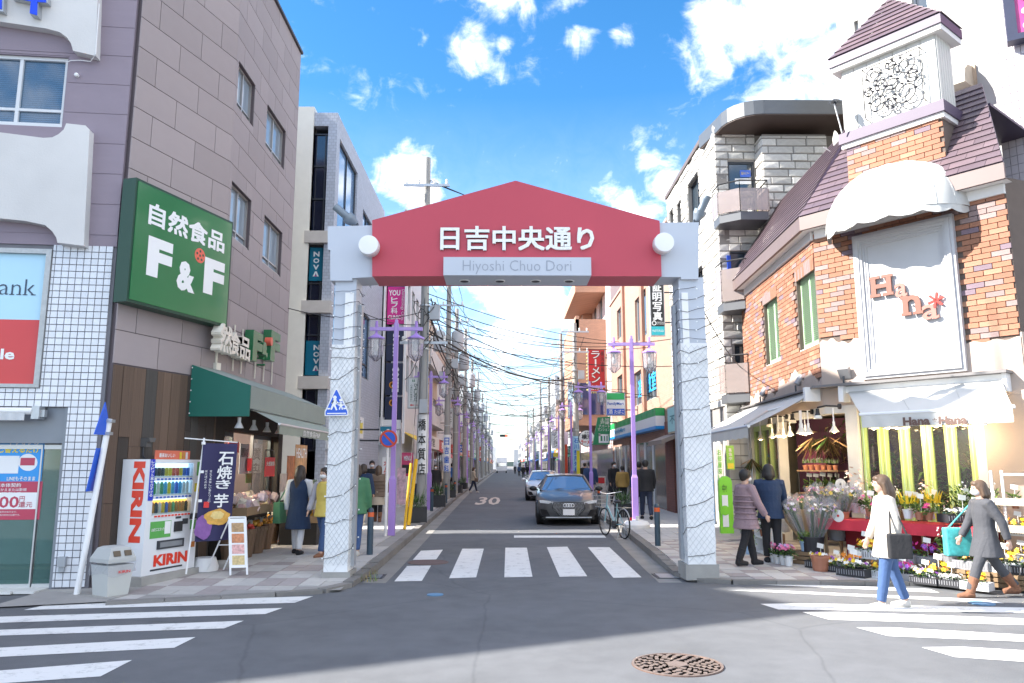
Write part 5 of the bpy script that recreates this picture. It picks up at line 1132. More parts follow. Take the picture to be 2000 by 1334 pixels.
low = [('yellow_pansy_tray',1.22,1.22,'white tray of yellow pansies under the left of red table'),('orange_pansy_box',1.10,1.45,'grey box of orange pansies in front of the red table'),('purple_pansy_tray',1.75,1.15,'grey tray of purple pansies behind the black basket'),('alyssum_tray',1.95,1.42,'black basket of tiny white flowers in front of red table'),('pansy_tray',1.32,1.80,'black basket of mixed pansies nearest the kerb'),('pansy_tray',.62,1.5,'black tray of mixed pansies left of the walking woman'),
   ('yellow_pansy_tray',2.35,1.4,'white tray of yellow pansies under the right of red table'),('purple_pansy_tray',2.08,1.08,'grey tray of purple flowers under the middle of table'),('orange_pansy_box',2.72,1.12,'grey box of orange pansies by the right hand walker'),('yellow_pansy_tray',3.1,1.08,'white tray of yellow pansies near the white rack'),('leafy_tub',2.42,1.15,'grey tub of leaves beside the right hand walker'),('pansy_tray',3.45,1.15,'black tray of mixed pansies at the frame edge'),('moss_ball_pot',.2,1.25,'blue pot of bright moss beside the bouquets')]
for k_, t_, o_, l_ in low:
    s_ = .20 if o_ < 1.3 else .0
    if s_:
        cr = thing('wooden_crate', 'low wooden crate under the '+l_.replace(' in front of the',' by the').replace('under the ','at '), 'crate', foc(t_, o_)); c_ = foc(t_, o_); m_ = MB(); M_ = Matrix.Rotation(FC.ang,3,'Z')
        for zz in (.03,.10,.17):
            for yy in (-.14,.14): m_.box(c_+M_@V(0,yy,zz),(.5,.015,.055),M_)
        m_.build('side_boards', pm('pale_crate_timber',(.24,.16,.09),.8,var=.12), cr); m_ = MB(); m_.box(c_+V(0,0,.185),(.5,.29,.012),M_); m_.build('top_board', pm('pale_crate_timber',(.36,.24,.13)), cr)
    put(k_, foc(t_, o_, s_), l_, rz=FC.ang)
for i, (t_, o_) in enumerate(((-.20,1.55),(-.08,1.62),(.05,1.66),(.0,1.45),(.17,1.70))): put('cyclamen_pot', foc(t_, o_), 'white pot of pink flowers on the pavement, %s of five near the bouquet bucket' % ords[i])
FILM = glass_mat('clear_film', (.7,.72,.75), (.12), trans=.88, tint=(.95,.95,.97)); KRAFT = pm('kraft_paper', (.42,.30,.18), .8, var=.06)
def bouquet(p, lab, cols, bucket='black', h=.55, r=.16, n=6, paper=False, br=.15, bh=.32):
    o = thing('bouquet_bucket', lab, 'flower bucket', p, 'buckets of wrapped bouquets'); m_ = MB(); m_.lathe([(br*.8,0),(br,bh),(br*1.05,bh),(br*1.05,bh+.02),(br*.93,bh+.02),(br*.9,.05),(.001,.05)], p, 18); m_.build('bucket', POT[bucket], o)
    bl_ = MB(); lf = MB(); fm_ = MB()
    for i in range(n):
        a = 2*PI*i/n+R.uniform(-.3,.3); d = V(math.cos(a)*.42, math.sin(a)*.42, 1).normalized(); b0 = p+V(0,0,bh*.6)+V(math.cos(a)*br*.4,math.sin(a)*br*.4,0); e = b0+d*h
        lf.m = 0; lf.cyl(b0,e,.012,.03,5); leaves(lf, e-V(0,0,.16), 16, .07, .12, .12, .014, 1.4); blooms(bl_, e-V(0,0,.04), 9, .075, -.03, .07, .035, len(cols))
        prof = [(.02,.05),(.05,h*.4),(.115,h*.85),(.13,h*1.12)]; q = d.to_track_quat('Z','Y').to_matrix()
        vs_ = []
        nn = 9
        for rr, z in prof: vs_ += [b0+q@V((rr*(1+.25*((k_%2)-.5)))*math.cos(2*PI*k_/nn), (rr*(1+.25*((k_%2)-.5)))*math.sin(2*PI*k_/nn), z+(.03*math.sin(k_*2.3) if z > h else 0)) for k_ in range(nn)]
        fm_.add(vs_, [(j*nn+k_, j*nn+(k_+1)%nn, (j+1)*nn+(k_+1)%nn, (j+1)*nn+k_) for j in range(3) for k_ in range(nn)])
    lf.build('stems', LEAF[:3], o); bl_.build('blooms', [FLW[c] for c in cols], o); fm_.build('wrapping', KRAFT if paper else FILM, o, smooth=True)
    return o
bouquet(foc(.28,1.15), 'big black bucket of film wrapped dried bouquets by the corner column', ('lilac','white','dried'), 'black', .75, n=9, br=.19, bh=.42)
bouquet(foc(.62,.75,TT-.25), 'bucket of film wrapped white tulips on the left end of red table', ('white','yellow'), 'terracotta', .5, n=5, br=.11, bh=.25)
bouquet(foc(.42,.62,.35), 'bucket of pink film wrapped bouquets leaning on the corner column', ('pink','lilac','white'), 'grey', .7, n=6)
bouquet(foc(.05,.85), 'kraft paper wrapped bouquets standing beside the black bucket', ('dried','yellow','peach'), 'grey', .6, n=5, paper=True)
bouquet(fod(4.75,.35,.35), 'bucket of pink and peach flowers in the open shop bay', ('peach','pink','white'), 'lilac', .45, n=6)
bouquet(fod(4.1,.5,.3), 'bucket of lilac and white flowers behind the dark coated shopper', ('lilac','white','pink'), 'white', .42, n=6)
bouquet(fod(3.3,.45,.3), 'bucket of orange and yellow flowers at the shop bay', ('orange','yellow','red'), 'terracotta', .42, n=6)
for i, (t_, o_, z_) in enumerate(((.50,1.07,.95),(.72,1.07,.88),(.25,.06,1.36))):
    m_ = MB(); M_ = Matrix((FC.d, Vector((0,0,1)), FC.n)).transposed(); m_.lathe([(.10,0),(.10,.006),(.001,.006)], FC.at(t_,z_,o_), 18, M_); o = thing('price_disc', ('white round price disc with red mark on the left end of table','white round price disc with red mark beside the tulips','white round paper disc on the cream corner column')[i], 'price tag', FC.at(t_,z_,o_))
    m_.build('disc', CARD, o); m_ = MB(); m_.lathe([(.022,.0062),(.022,.008),(.001,.008)], FC.at(t_,z_,o_), 10, M_); m_.build('mark', LETR if i < 2 else LETB, o)
TIM = pm('old_timber', (.20,.13,.08), .8, var=.15, sc=6)
def crate(p, F_, w_, d_, h, lab, m=None, nm='display_crate'):
    o = thing(nm, lab, 'crate', p); M_ = Matrix.Rotation(F_.ang,3,'Z'); q = MB()
    for c_, s_ in (((0,0,h-.01),(w_,d_,.02)),((0,0,.01),(w_,d_,.02)),((-w_/2+.01,0,h/2),(.02,d_,h-.042)),((w_/2-.01,0,h/2),(.02,d_,h-.042)),((0,d_/2-.01,h/2),(w_-.042,.02,h-.042)),((0,0,h*.5),(w_-.042,d_-.03,.015))): q.box(p+M_@V(*c_), s_, M_)
    q.build('box', m or WHITE, o); return o
crate(fod(5.0,1.05), FD, .55,.35,.55, 'white painted box shelf with little pots on the pavement by the shop bay'); crate(fod(4.5,.9), FD, .7,.4,.32,'old timber box in front of the open shop bay', TIM); crate(fod(3.7,.8), FD,.7,.4,.3,'low timber box left of the open shop bay', TIM)
for i, (k_, t_, o_, z_, l_) in enumerate((('orchid_pot',3.2,.75,.3,'white pot of pale orchids at the left of the shop bay'),('orchid_pot',3.65,.85,.3,'white pot of tall orchids beside the dark coated shopper'),('celosia_pot',3.95,.8,.3,'yellow plume plant in the open shop bay'),('cyclamen_pot',4.4,.95,.33,'white pot of pink flowers on the timber box'),('leafy_tub',4.62,.9,.33,'grey leafy tub on the timber box'),('cyclamen_pot',4.95,1.05,.56,'pink flowers on top of the white box shelf'),('foliage_pot',5.12,1.05,.56,'terracotta foliage pot on top of the white box shelf'),('moss_ball_pot',5.2,1.45,0,'blue pot of moss at the foot of white box shelf'),('foliage_pot',4.95,1.12,.29,'tiny terracotta pot inside the white box shelf'),('leafy_tub',2.9,.9,0,'leafy tub on the ground left of the shop bay'))): put(k_, fod(t_, o_, z_), l_)
FI = FC.shift(-1.55); i0, i1 = FI.px(1566,920)[0], FI.px(1646,920)[0]; iw = i1-i0
sh_ = thing('metal_shelf', 'dark metal shelf of little cactus pots inside the open flower shop', 'shelf', FI.at((i0+i1)/2,.03)); m_ = MB()
for t_ in (i0+.02,i1-.045):
    for o_ in (-.18,.16): m_.fbox(FI,t_,t_+.025,.03,1.60,o_,o_+.025)
m_.build('posts', BLACK, sh_)
zsh = FI.px(1600,918)[1]
for z_ in (.55,zsh-.45,zsh): m_ = MB(); m_.fbox(FI,i0,i1,z_-.03,z_,-.2,.2); m_.build('shelf_board', TIM, sh_)
for i in range(6): put('succulent_pot', FI.at(i0+.12+(iw-.24)*i/5, zsh+.002, .05), 'little terracotta cactus pot on the dark shelf, %s from the left' % ords[i])
for i in range(5): put('foliage_pot', FI.at(i0+.15+(iw-.3)*i/4, zsh-.448, .03), 'terracotta foliage pot on the middle board of dark shelf, %s from left' % ords[i])
FW2 = FC.shift(-1.95); w0, w1 = FW2.px(1572,895)[0], FW2.px(1612,895)[0]; wz1, wz0 = FW2.px(1590,877)[1], FW2.px(1590,925)[1]
bag = MB(); bag.fbox(FW2,w0,w1,wz0,wz1,-.06,0); o = thing('wine_red_panel', 'wine red display panel with white script inside the flower shop', 'panel', FW2.at(w0,wz0)); bag.build('panel', pm('wine_red',(.13,.012,.06),.6,var=.04), o); text(o, 'Hana', FW2, w0+(w1-w0)*.55, w1-.06, wz1-.32*(wz1-wz0)-.08, wz1-.32*(wz1-wz0), .004, LETW, bold=.01)
def dried(p, lab, s=1.0):
    o = thing('dried_bunch', lab, 'dried flowers', p); m_ = MB(); m_.cyl(p+V(0,0,.3),p+V(0,0,.55),.004,n=4); m_.build('string', BLACK, o); m_ = MB()
    for i in range(44):
        d = V(R.uniform(-.6,.6),R.uniform(-.6,.6),-R.uniform(.3,1)).normalized(); b = p+V(0,0,.3); e = b+d*R.uniform(.2,.5)*s; sd = d.orthogonal().normalized()*.016; m_.m = R.randrange(3); m_.add([b,b.lerp(e,.7)+sd,e,b.lerp(e,.7)-sd],[(0,1,2,3)])
    m_.build('stems', [FLW['dried'],LEAF[0],pm('dark_dried',(.10,.07,.04),.8)], o)
dried(FD.at(.7,1.55,.12),'dried bunch hanging upside down on the left green glazed door')
for i, (px_, o_) in enumerate(((1585,-1.3),(1615,-1.1),(1640,-1.5),(1600,-1.8))): dried(FC.at(FC.shift(o_).px(px_,820)[0],1.95,o_),'dried bunch hanging from the shop ceiling, %s in the open bay' % ords[i], 1.2)
cr_ = MB()
for i in range(260): leaves(cr_, FC.at(-1.6+4.0*R.random(), R.uniform(.6,2.5), -2.3-.3*R.random()), 3, .1, .1, .2, .03, 1.0, 3)
tag(cr_.build('foliage', [LEAF[0], FLW['dried'], LEAF[1]]), 'mass of dark foliage and dried stems at the back of the flower shop', 'foliage', kind='stuff')
for i, t_ in enumerate((.9,1.4,1.85,2.25)):
    m_ = MB(); leaves(m_, FC.at(t_,.9,-.75), 46, .22, .9, .40, .03, .8, 3); o = thing('indoor_plant', 'tall green plant behind the lime folding doors, %s pane from left' % ords[i], 'plant', FC.at(t_,.1,-.75), 'plants behind the lime doors'); m_.build('foliage', [LEAF[1],LEAF[2],LEAF[0]], o); m_ = MB(); m_.lathe([(.14,.1),(.18,.5),(.2,.5),(.19,.9),(.001,.88)], FC.at(t_,0,-.75), 12); m_.build('pot', POT['terracotta'], o)
rk = thing('plant_rack', 'white metal plant rack with timber trays at the right edge', 'rack', foc(3.35,.7)); m_ = MB()
for t_ in (2.98,4.3):
    for o_ in (.55,.95): m_.fbox(FC,t_,t_+.03,.1,1.62,o_,o_+.03)
m_.fbox(FC,3.01,4.3,1.55,1.58,.56,.58); m_.build('posts', WHITE, rk)
for z_ in (.40,.78,1.15):
    m_ = MB(); m_.fbox(FC,3.02,4.29,z_,z_+.09,.95,.975); m_.fbox(FC,3.02,4.29,z_-.012,z_,.54,.975); m_.build('timber_tray', pm('weathered_timber',(.42,.36,.29),.85,var=.1), rk)
    for i in range(3): put(('leafy_tub','yellow_pansy_tray','foliage_pot')[(i+int(z_*10))%3], foc(3.2+.36*i,.76,z_-.1), 'plant on the %s tray of the white rack, %s from left' % ({.40:'lowest',.78:'middle',1.15:'top'}[z_], ords[i]), sc=.8, rz=FC.ang)
for i in range(9): put(('foliage_pot','orchid_pot','teal_pot_plant','leafy_tub')[i%4], foc(.62+.26*i,.54,TT), 'plant in the back row on the red table against the doors, %s from the left'%ords[i], sc=.8)
for i in range(7): put(('pansy_tray','alyssum_tray','yellow_pansy_tray','purple_pansy_tray')[i%4], foc(.95+.33*i,1.62-.03*(i%2)), 'flower tray in the front row along the kerb, %s from the left'%ords[i], sc=.85, rz=FC.ang)
crate(foc(1.05,.42), FC, .3,.25,.92, 'tall narrow white stand in front of the lime doors', nm='white_stand'); put('leafy_tub', foc(1.05,.42,.92), 'white blossomed leafy plant on the tall white stand', sc=.75)
m_ = MB(); p = foc(.75,1.75); m_.lathe([(.11,0),(.14,.2),(.15,.2),(.15,.23),(.13,.23),(.12,.03),(.001,.03)], p, 14); tag(m_.build('empty_pot', pm('pot_terracotta',(.36,.15,.09))), 'upturned plain terracotta pot on the kerb by the left crosswalk end', 'flower pot')
# ================================================================== STONE FACED BUILDING (right, behind the flower shop)
sb_ = thing('stone_building', 'pale grey split stone building with curved metal roof canopy and balconies behind flower shop', 'building', (8,22,0))
SX = 5.72; SY = 19.8; SY1 = 25.9
FSN = Fac((SX,SY),(SX+4.6,SY)); FSW = Fac((SX,SY1),(SX,SY))
SH = 11.3
STO = [pm('split_stone_%s'%n, c, .85, var=.14, sc=5, bump=.6, bsc=9, rnd=.14, detail=6) for n, c in (('a',(.60,.585,.55)),('b',(.52,.505,.475)),('c',(.66,.64,.60)))]
MO2 = pm('stone_joint', (.24,.225,.21), .95)
bz = lambda y: PY(1440, y, SY).z
bx2 = lambda x, y=400: PY(x, y, SY).x-SX
doors = [(bx2(1425), bx2(1477), bz(372), bz(315)), (bx2(1425,500), bx2(1477,500), bz(548), bz(490)), (bx2(1430,680), bx2(1480,680), bz(720), bz(672))]
sw = [(FSW.px(1342,370)[0], FSW.px(1366,370)[0], FSW.px(1355,430)[1], FSW.px(1355,345)[1]),(FSW.px(1308,440)[0],FSW.px(1316,440)[0],FSW.px(1312,455)[1],FSW.px(1312,410)[1]),(FSW.px(1322,420)[0],FSW.px(1331,420)[0],FSW.px(1326,450)[1],FSW.px(1326,395)[1])]
sw += [(a, b, c-2.9, d-2.9) for a, b, c, d in sw]
mb = MB(); wall(mb, FSN, 0.02, FSN.len, 0, SH-.35, doors, -.3, -.03); wall(mb, FSW, .0, FSW.len-.0, 0, SH-.35, sw, -.3, -.03); mb.fbox(FSN,.0,FSN.len,SH-.6,SH-.4,-6,-.3); mb.bx(SX+.3,SX+5,SY1-.2,SY1,0,SH-.4); mb.build('wall_core', MO2, sb_)
BAYX = bx2(1480); BAYW = bx2(1606)-BAYX   # the projecting bay on the near side
FBY = Fac((SX+BAYX, SY-.55),(SX+BAYX+BAYW, SY-.55)); FBL = Fac((SX+BAYX,SY),(SX+BAYX,SY-.55))
mb = MB(); mb.bx(SX+BAYX+.02,SX+BAYX+BAYW-.02,SY-.53,SY,0,SH-.9); mb.build('bay_core', MO2, sb_)
it = []
def stones(F, t0, t1, z0, z1, holes=()):
    z = z0; r = 0
    while z < z1-.05:
        h = .215; t = t0-R.uniform(0,.45)
        while t < t1:
            w_ = R.choice((.42,.55,.68,.8)); rs = [(max(t+.006,t0), min(t+w_-.006,t1), z+.007, min(z+h-.007,z1))]
            for hh in holes: rs = cut(rs, hh)
            for q in rs:
                if q[1]-q[0] > .05 and q[3]-q[2] > .05: it.append((stm[R.randrange(3)], fm4(F, *q, -.035, .0+R.uniform(0,.035))))
            t += w_
        z += h; r += 1
stm = []
for m_ in STO:
    b = MB(); b.add([(-.5,-.5,-.5),(.5,-.5,-.5),(.5,-.5,.5),(-.5,-.5,.5),(-.47,.42,-.42),(.47,.36,-.42),(.46,.40,.41),(-.46,.34,.41),(0,.5,0)], [(3,2,1,0),(0,1,5,4),(1,2,6,5),(2,3,7,6),(3,0,4,7),(4,5,8),(5,6,8),(6,7,8),(7,4,8)]); stm.append(b.mesh('stone_block', m_))
stones(FSN, .0, BAYX, 2.6, SH-.45, doors); stones(FSW, 0, FSW.len-.04, 3.2, SH-.35, sw); stones(FBY, 0, BAYW, 6.2, SH-.95); stones(FBL, 0, .53, 6.2, SH-.95)
pieces(sb_, 'stone_block', it, 300, 'stone_blocks')
for i, d in enumerate(doors):
    m_ = MB(); m_.fbox(FSN,d[0]+.005,d[0]+.05,d[2],d[3],-.12,-.05); m_.fbox(FSN,d[1]-.05,d[1]-.005,d[2],d[3],-.12,-.05); m_.fbox(FSN,d[0]+.05,d[1]-.05,d[3]-.05,d[3],-.12,-.05); dr = m_.build('balcony_door', DARK, sb_); m_ = MB(); m_.fbox(FSN,d[0]+.05,d[1]-.05,d[2],d[3]-.05,-.1,-.09); m_.build('pane', GLASS, dr)
for h in sw: window(FSW, sb_, *h, o=-.15, nx=1 if h[1]-h[0] < 1 else 2, fm=DARK)
h = doors[0]; m_ = MB(); m_.fbox(FSN, h[0]+.35, h[1]-.08, h[3]-.42, h[3]-.22, -.085, -.08); m_.build('door_notice', pm('notice_blue',(.04,.12,.55),.4,var=.02), sb_); text(sb_, '個別セミナー', FSN, h[0]+.38, h[1]-.12, h[3]-.35, h[3]-.27, -.078, pm('yellow_lettering',(.8,.62,.02)))
m_ = MB(); m_.fbox(FSN, h[0]+.2, h[1]-.08, h[3]-.62, h[3]-.46, -.085, -.08); m_.build('white_notice', LETW, sb_)
CANM = pm('grey_canopy_metal', (.13,.135,.14), .35, metal=.4, var=.04); UND = pm('brown_canopy_soffit', (.085,.058,.048), .6, var=.05)
cv = [PY(x,y,SY-1.3) for x,y in ((1387,285),(1400,255),(1418,222),(1440,200),(1462,195),(1530,192),(1620,192),(1660,215),(1680,240))]
outl = [(cv[0].x,cv[0].z-.05),(cv[1].x,cv[1].z),(cv[2].x,cv[2].z),(cv[3].x,cv[3].z),(cv[4].x,cv[4].z),(cv[6].x+1.6,cv[6].z)]
y0, y1 = SY-1.3, SY+.1; th = .38
mb = MB()
cx0 = PY(1395,260,SY-.6).x
zt = PY(1500,193,SY-1.3).z; zb_ = PY(1500,220,SY-1.3).z
plan = [(SX-.15,SY+1.0)]+[(SX+.05+.9*(1-math.cos(a*PI/12)), SY-.2-1.05*math.sin(a*PI/12)) for a in range(0,7)]+[(SX+3.6,SY-1.25),(SX+4.4,SY-.6),(SX+4.6,SY+1.0)]
mb.prism([(x,y,zb_) for x,y in plan], (0,0,zt-zb_)); cn = mb.build('roof_canopy', CANM, sb_)
mb = MB(); c_ = (sum(p[0] for p in plan)/len(plan), sum(p[1] for p in plan)/len(plan)); mb.prism([(c_[0]+(x-c_[0])*.985,c_[1]+(y-c_[1])*.985,zb_-.03) for x,y in plan],(0,0,.027)); mb.build('soffit', UND, cn)
mb = MB(); mb.fbox(FSW,-.05,FSW.len-1.0,SH-.35,SH-.22,-.35,.06); mb.build('parapet_cap', pm('brown_cap',(.12,.09,.08),.5), sb_)
SMOKE = glass_mat('smoked_panel', (.40,.34,.32), .2, trans=.5, tint=(.8,.72,.7))
for i, (ya, yb) in enumerate(((368,428),(520,600),(705,780))):
    zt_ = PY(1440, ya-12, SY-.8).z; zf_ = PY(1440, yb-12, SY-.8).z; x0, x1 = SX-.02, SX+BAYX-.06
    o = thing('balcony', 'small balcony with smoky panels on the stone building, '+('uppermost','middle','lowest')[i]+' of three', 'balcony', (x0, SY-.5, zf_-.25), 'balconies of the stone building'); yy = SY-.95
    pl_ = [(x0-.10,SY-.05),(x0-.10,yy+.35),(x0+.35,yy),(x1,yy),(x1,SY-.05)]
    m_ = MB(); m_.prism([(a,b,zf_-.22) for a,b in pl_], (0,0,.22)); m_.build('slab', pm('dark_grey_steel',(.11,.115,.125),.45,metal=.3,var=.04), o)
    m_ = MB(); m_.tube([(a,b,zt_) for a,b in pl_], .02, 6); m_.tube([(a,b,zt_-.22) for a,b in pl_], .012, 5)
    for (a,b),(c,d) in zip(pl_, pl_[1:]):
        k = max(1,int(((a-c)**2+(b-d)**2)**.5/.3))
        for j in range(k+1): m_.cyl((a+(c-a)*j/k,b+(d-b)*j/k,zf_),(a+(c-a)*j/k,b+(d-b)*j/k,zt_),.01,n=4)
    m_.build('railing', BLACK, o)
    for (a,b),(c,d) in zip(pl_, pl_[1:]):
        n_ = Vector((b-d,c-a,0)).normalized(); n_ = -n_; m_ = MB(); e = Vector((a,b,zf_+.02))+n_*.03; f_ = Vector((c,d,zf_+.02))+n_*.03; m_.prism([e,f_,f_+V(0,0,zt_-zf_-.24),e+V(0,0,zt_-zf_-.24)], n_*.012); m_.build('panel', SMOKE, o)
    if i == 0: m_ = MB(); leaves(m_, V(x0+.8,SY-.5,zf_+.15), 60, .2, .5, .16, .02, .8, 3); pp = thing('balcony_plant', 'yellow green plant behind the smoky balcony panel', 'plant', (x0+.8,SY-.5,zf_+.01)); m_.build('foliage', [LEAF[2],pm('yellow_leaf',(.36,.36,.05),.6),LEAF[1]], pp); m_ = MB(); m_.lathe([(.08,.01),(.11,.2),(.09,.2),(.001,.18)], (x0+.8,SY-.5,zf_), 12); m_.build('pot', POT['white'], pp)
    if i == 1: m_ = MB(); m_.fbox(FSN,bx2(1420,530),bx2(1427,530),bz(545),bz(500),.02,.06); tag(m_.build('blue_banner', pm('deep_blue_banner',(.01,.06,.42),.6,var=.05)), 'narrow blue banner at the middle balcony door of the stone building', 'banner')
mb = MB(); mb.bx(SX+.02,SX+.06,SY+.2,SY1-.2,.1,2.5); mb.build('shopfront', pm('cream_shopfront',(.5,.47,.42),.7,var=.08), sb_);
it = []
for i in range(6):
    for j in range(8): it.append((ubox('wall_tile', pm('pale_wall_tile',(.55,.54,.52),.5,var=.04,rnd=.1)), fm4(FSN, .03+.3*i, .32+.3*i, .14+.3*j, .42+.3*j, .0, .02)))
pieces(sb_, 'wall_tile', it)

# ================================================================== TALL WHITE BUILDING and TILED TOWER (upper right)
tw_ = thing('white_building', 'tall plain white building rising behind the flower shop tower', 'building', (12,14,0))
FWH = FC.shift(-3.6); a0, a1 = FWH.px(1632,20)[0], FWH.px(1942,300)[0]+2.2
FWH2 = Fac(tuple(FWH.at(a0,0).xy), tuple(FWH.at(a1,0).xy))
def wx(px, py): return FWH2.px(px, py)
wb = [(wx(1782,20)[0], wx(1812,20)[0], wx(1782,40)[1], wx(1782,40)[1]+1.4), (wx(1669,60)[0], wx(1677,60)[0], wx(1673,80)[1], wx(1673,40)[1])]
mb = MB(); wall(mb, FWH2, 0, FWH2.len, 0, 19, wb, -.3, 0); mb.prism([FWH2.at(0,0,-.3),FWH2.at(0,0,-.1),FWH2.at(.0,0,-9),FWH2.at(.3,0,-9)], (0,0,19)); mb.build('wall', pm('white_stucco',(.37,.365,.355),.85,var=.08,sc=.8,bump=.15,stain=.22,stretch=(1,1,.35)), tw_)
for h in wb: window(FWH2, tw_, *h, o=-.12, nx=2 if h[1]-h[0] > .5 else 1)
t_, z_ = wx(1876,165); vh = thing('vent_hood', 'rusty stained cream vent hood on the white wall beside the tower', 'vent hood', FWH2.at(t_,z_)); m_ = MB(); m_.fprism(FWH2.shift(0), [(t_-.32,z_+.30),(t_+.32,z_+.30),(t_+.32,z_-.25),(t_-.32,z_-.25)], .0, .06); m_.build('back_plate', pm('rusty_cream',(.42,.33,.24),.8,var=.2), vh)
m_ = MB(); P_ = [(.06,.28),(.30,.24),(.46,.10),(.52,-.08),(.52,-.20),(.06,-.20)]; m_.prism([FWH2.at(t_-.27, z_+b, a) for a, b in P_], FWH2.d*.54); m_.build('hood', pm('cream_hood',(.58,.52,.42),.6,var=.1,stain=.3), vh)
tt_ = thing('tiled_building', 'pale pink tiled building with round-bulbed sign at the right edge', 'building', (14,11,0))
FTI = FC.shift(-3.1); b0 = FTI.px(1936,100)[0]; FT2 = Fac(tuple(FTI.at(b0,0).xy), tuple(FTI.at(b0+.62,0).xy)); FT3 = Fac(tuple(FT2.at(.62,0).xy), tuple((FT2.at(.62,0)+Vector((.9,-.55,0)).normalized()*4).xy))
mb = MB(); wall(mb, FT2, 0, FT2.len, 0, 19, [], -.4, -.012); wall(mb, FT3, 0, FT3.len, 0, 19, [(.25,1.6,6.6,8.1),(.25,1.6,3.4,4.9)], -.4, -.012); mb.build('wall_core', pm('pink_grey_joint',(.30,.26,.29),.9), tt_)
it = []; PT = pm('pale_pink_tile', (.60,.54,.57), .35, var=.04, rnd=.07)
for k in range(5):
    for j in range(95): it.append((ubox('wall_tile', PT), fm4(FT2, .124*k+.006, .124*k+.118, .18*j+2.006, .18*j+2.174, -.012, .0)))
for k in range(7):
    for j in range(95):
        for q in cut(cut([(.24*k+.006, .24*k+.234, .18*j+2.006, .18*j+2.174)], (.25,1.6,6.6,8.1)),(.25,1.6,3.4,4.9)): it.append((ubox('wall_tile', PT), fm4(FT3, *q, -.012, .0)))
pieces(tt_, 'wall_tile', it, 300, 'wall_tiling')
for h in ((.25,1.6,6.6,8.1),(.25,1.6,3.4,4.9)): window(FT3, tt_, *h, o=-.12)
p_ = FT3.shift(.1); t0_, z0_ = p_.px(1988,72); bs = thing('bulb_sign', 'magenta sign board edged with round white bulbs at the top right', 'sign', FT3.at(t0_, z0_, .1)); m_ = MB(); m_.fbox(FT3, t0_, t0_+1.2, z0_, z0_+3, .02, .18); m_.build('case', pm('magenta_panel',(.45,.06,.22),.4,var=.03), bs); m_ = MB(); m_.fbox(FT3,t0_-.18,t0_+1.3,z0_-.12,z0_-.002,.0,.26); m_.fbox(FT3,t0_-.18,t0_-.002,z0_,z0_+3,.0,.22); m_.build('frame', pm('navy_frame',(.03,.035,.07),.5), bs)
for k in range(9): m_ = MB(); m_.ball(FT3.at(t0_+.16, z0_+.15+.3*k, .2), (.07,.07,.07), 10, 6); m_.build('bulb', WHITE, bs)

# ================================================================== STREET ROWS
TILEO = pm('salmon_tile_wall', (.44,.235,.165), .6, var=.06, sc=2, rnd=.05, stain=.06)
def brickmat(name, col, mort, sx=.22, sz=.07):
    """far walls whose tiles are too small to tell apart: a brick pattern in the material"""
    if name in _m: return _m[name]
    m = bpy.data.materials.new(name); m.use_nodes = True; t = m.node_tree; b = t.nodes['Principled BSDF']; b.inputs['Roughness'].default_value = .7; _m[name] = m
    co = t.nodes.new('ShaderNodeTexCoord'); sp = t.nodes.new('ShaderNodeSeparateXYZ'); t.links.new(co.outputs['Object'], sp.inputs[0]); ad = t.nodes.new('ShaderNodeMath'); t.links.new(sp.outputs[0], ad.inputs[0]); t.links.new(sp.outputs[1], ad.inputs[1]); cb = t.nodes.new('ShaderNodeCombineXYZ'); t.links.new(ad.outputs[0], cb.inputs[0]); t.links.new(sp.outputs[2], cb.inputs[1])
    br = t.nodes.new('ShaderNodeTexBrick'); br.inputs['Scale'].default_value = 1; br.inputs['Brick Width'].default_value = sx; br.inputs['Row Height'].default_value = sz; br.inputs['Mortar Size'].default_value = sz*.07; br.inputs['Color1'].default_value = (*col,1); br.inputs['Color2'].default_value = (*[c*.86 for c in col],1); br.inputs['Mortar'].default_value = (*mort,1)
    t.links.new(cb.outputs[0], br.inputs['Vector']); t.links.new(br.outputs[0], b.inputs['Base Color']); return m
SALM = brickmat('salmon_tiles', (.40,.245,.185), (.26,.165,.13)); LPINK = pm('pale_pink_render', (.60,.47,.45), .8, var=.05, stain=.1); PALET = brickmat('pale_tiles', (.45,.485,.56), (.30,.32,.38), .12, .09)
def bldg(name, label, side, X, Y0, Y1, H, m, wins=(), holesN=(), depth=7, near=True):
    """one building of the street rows: street wall, near wall, roof slab; windows listed as street-facade rectangles"""
    o = thing(name, label, 'building', (X, (Y0+Y1)/2, 0)); s = -1 if side == 'L' else 1
    F = Fac((X,Y0),(X,Y1)) if side == 'L' else Fac((X,Y1),(X,Y0)); FN_ = Fac((X-depth,Y0),(X,Y0)) if side == 'L' else Fac((X,Y0),(X+depth,Y0))
    mb = MB(); wall(mb, F, .0, F.len, 0, H, wins, -.25, 0)
    if side == 'L': wall(mb, FN_, 0, FN_.len-.252, 0, H, holesN, -.25, 0)
    else: wall(mb, FN_, .252, FN_.len, 0, H, holesN, -.25, 0)
    mb.fbox(F, .26, F.len, H-.35, H-.15, -depth, -.26); mb.fbox(F, (F.len-.25) if side=='L' else 0, F.len if side=='L' else .25, 0, H-.01, -depth, -.26); mb.build('wall', m, o)
    mb = MB(); mb.fbox(F, .26, F.len-.26, 0, H-.4, -3.2, -3.0); mb.build('inner_wall', ROOMDARK, o)
    return o, F, FN_
NB, NF, NN = bldg('cream_frame_building', 'cream framed building with dark glass front and teal window posters behind left corner shop', 'L', -4.75, 20.6, 29.3, 11.6, PALET, [(.4,3.1,7.6,11.0),(.4,3.1,3.9,7.2),(4.2,6.2,7.9,10.2),(4.2,6.2,4.6,6.8)], [(7-.66,6.93,.6,11.2)])
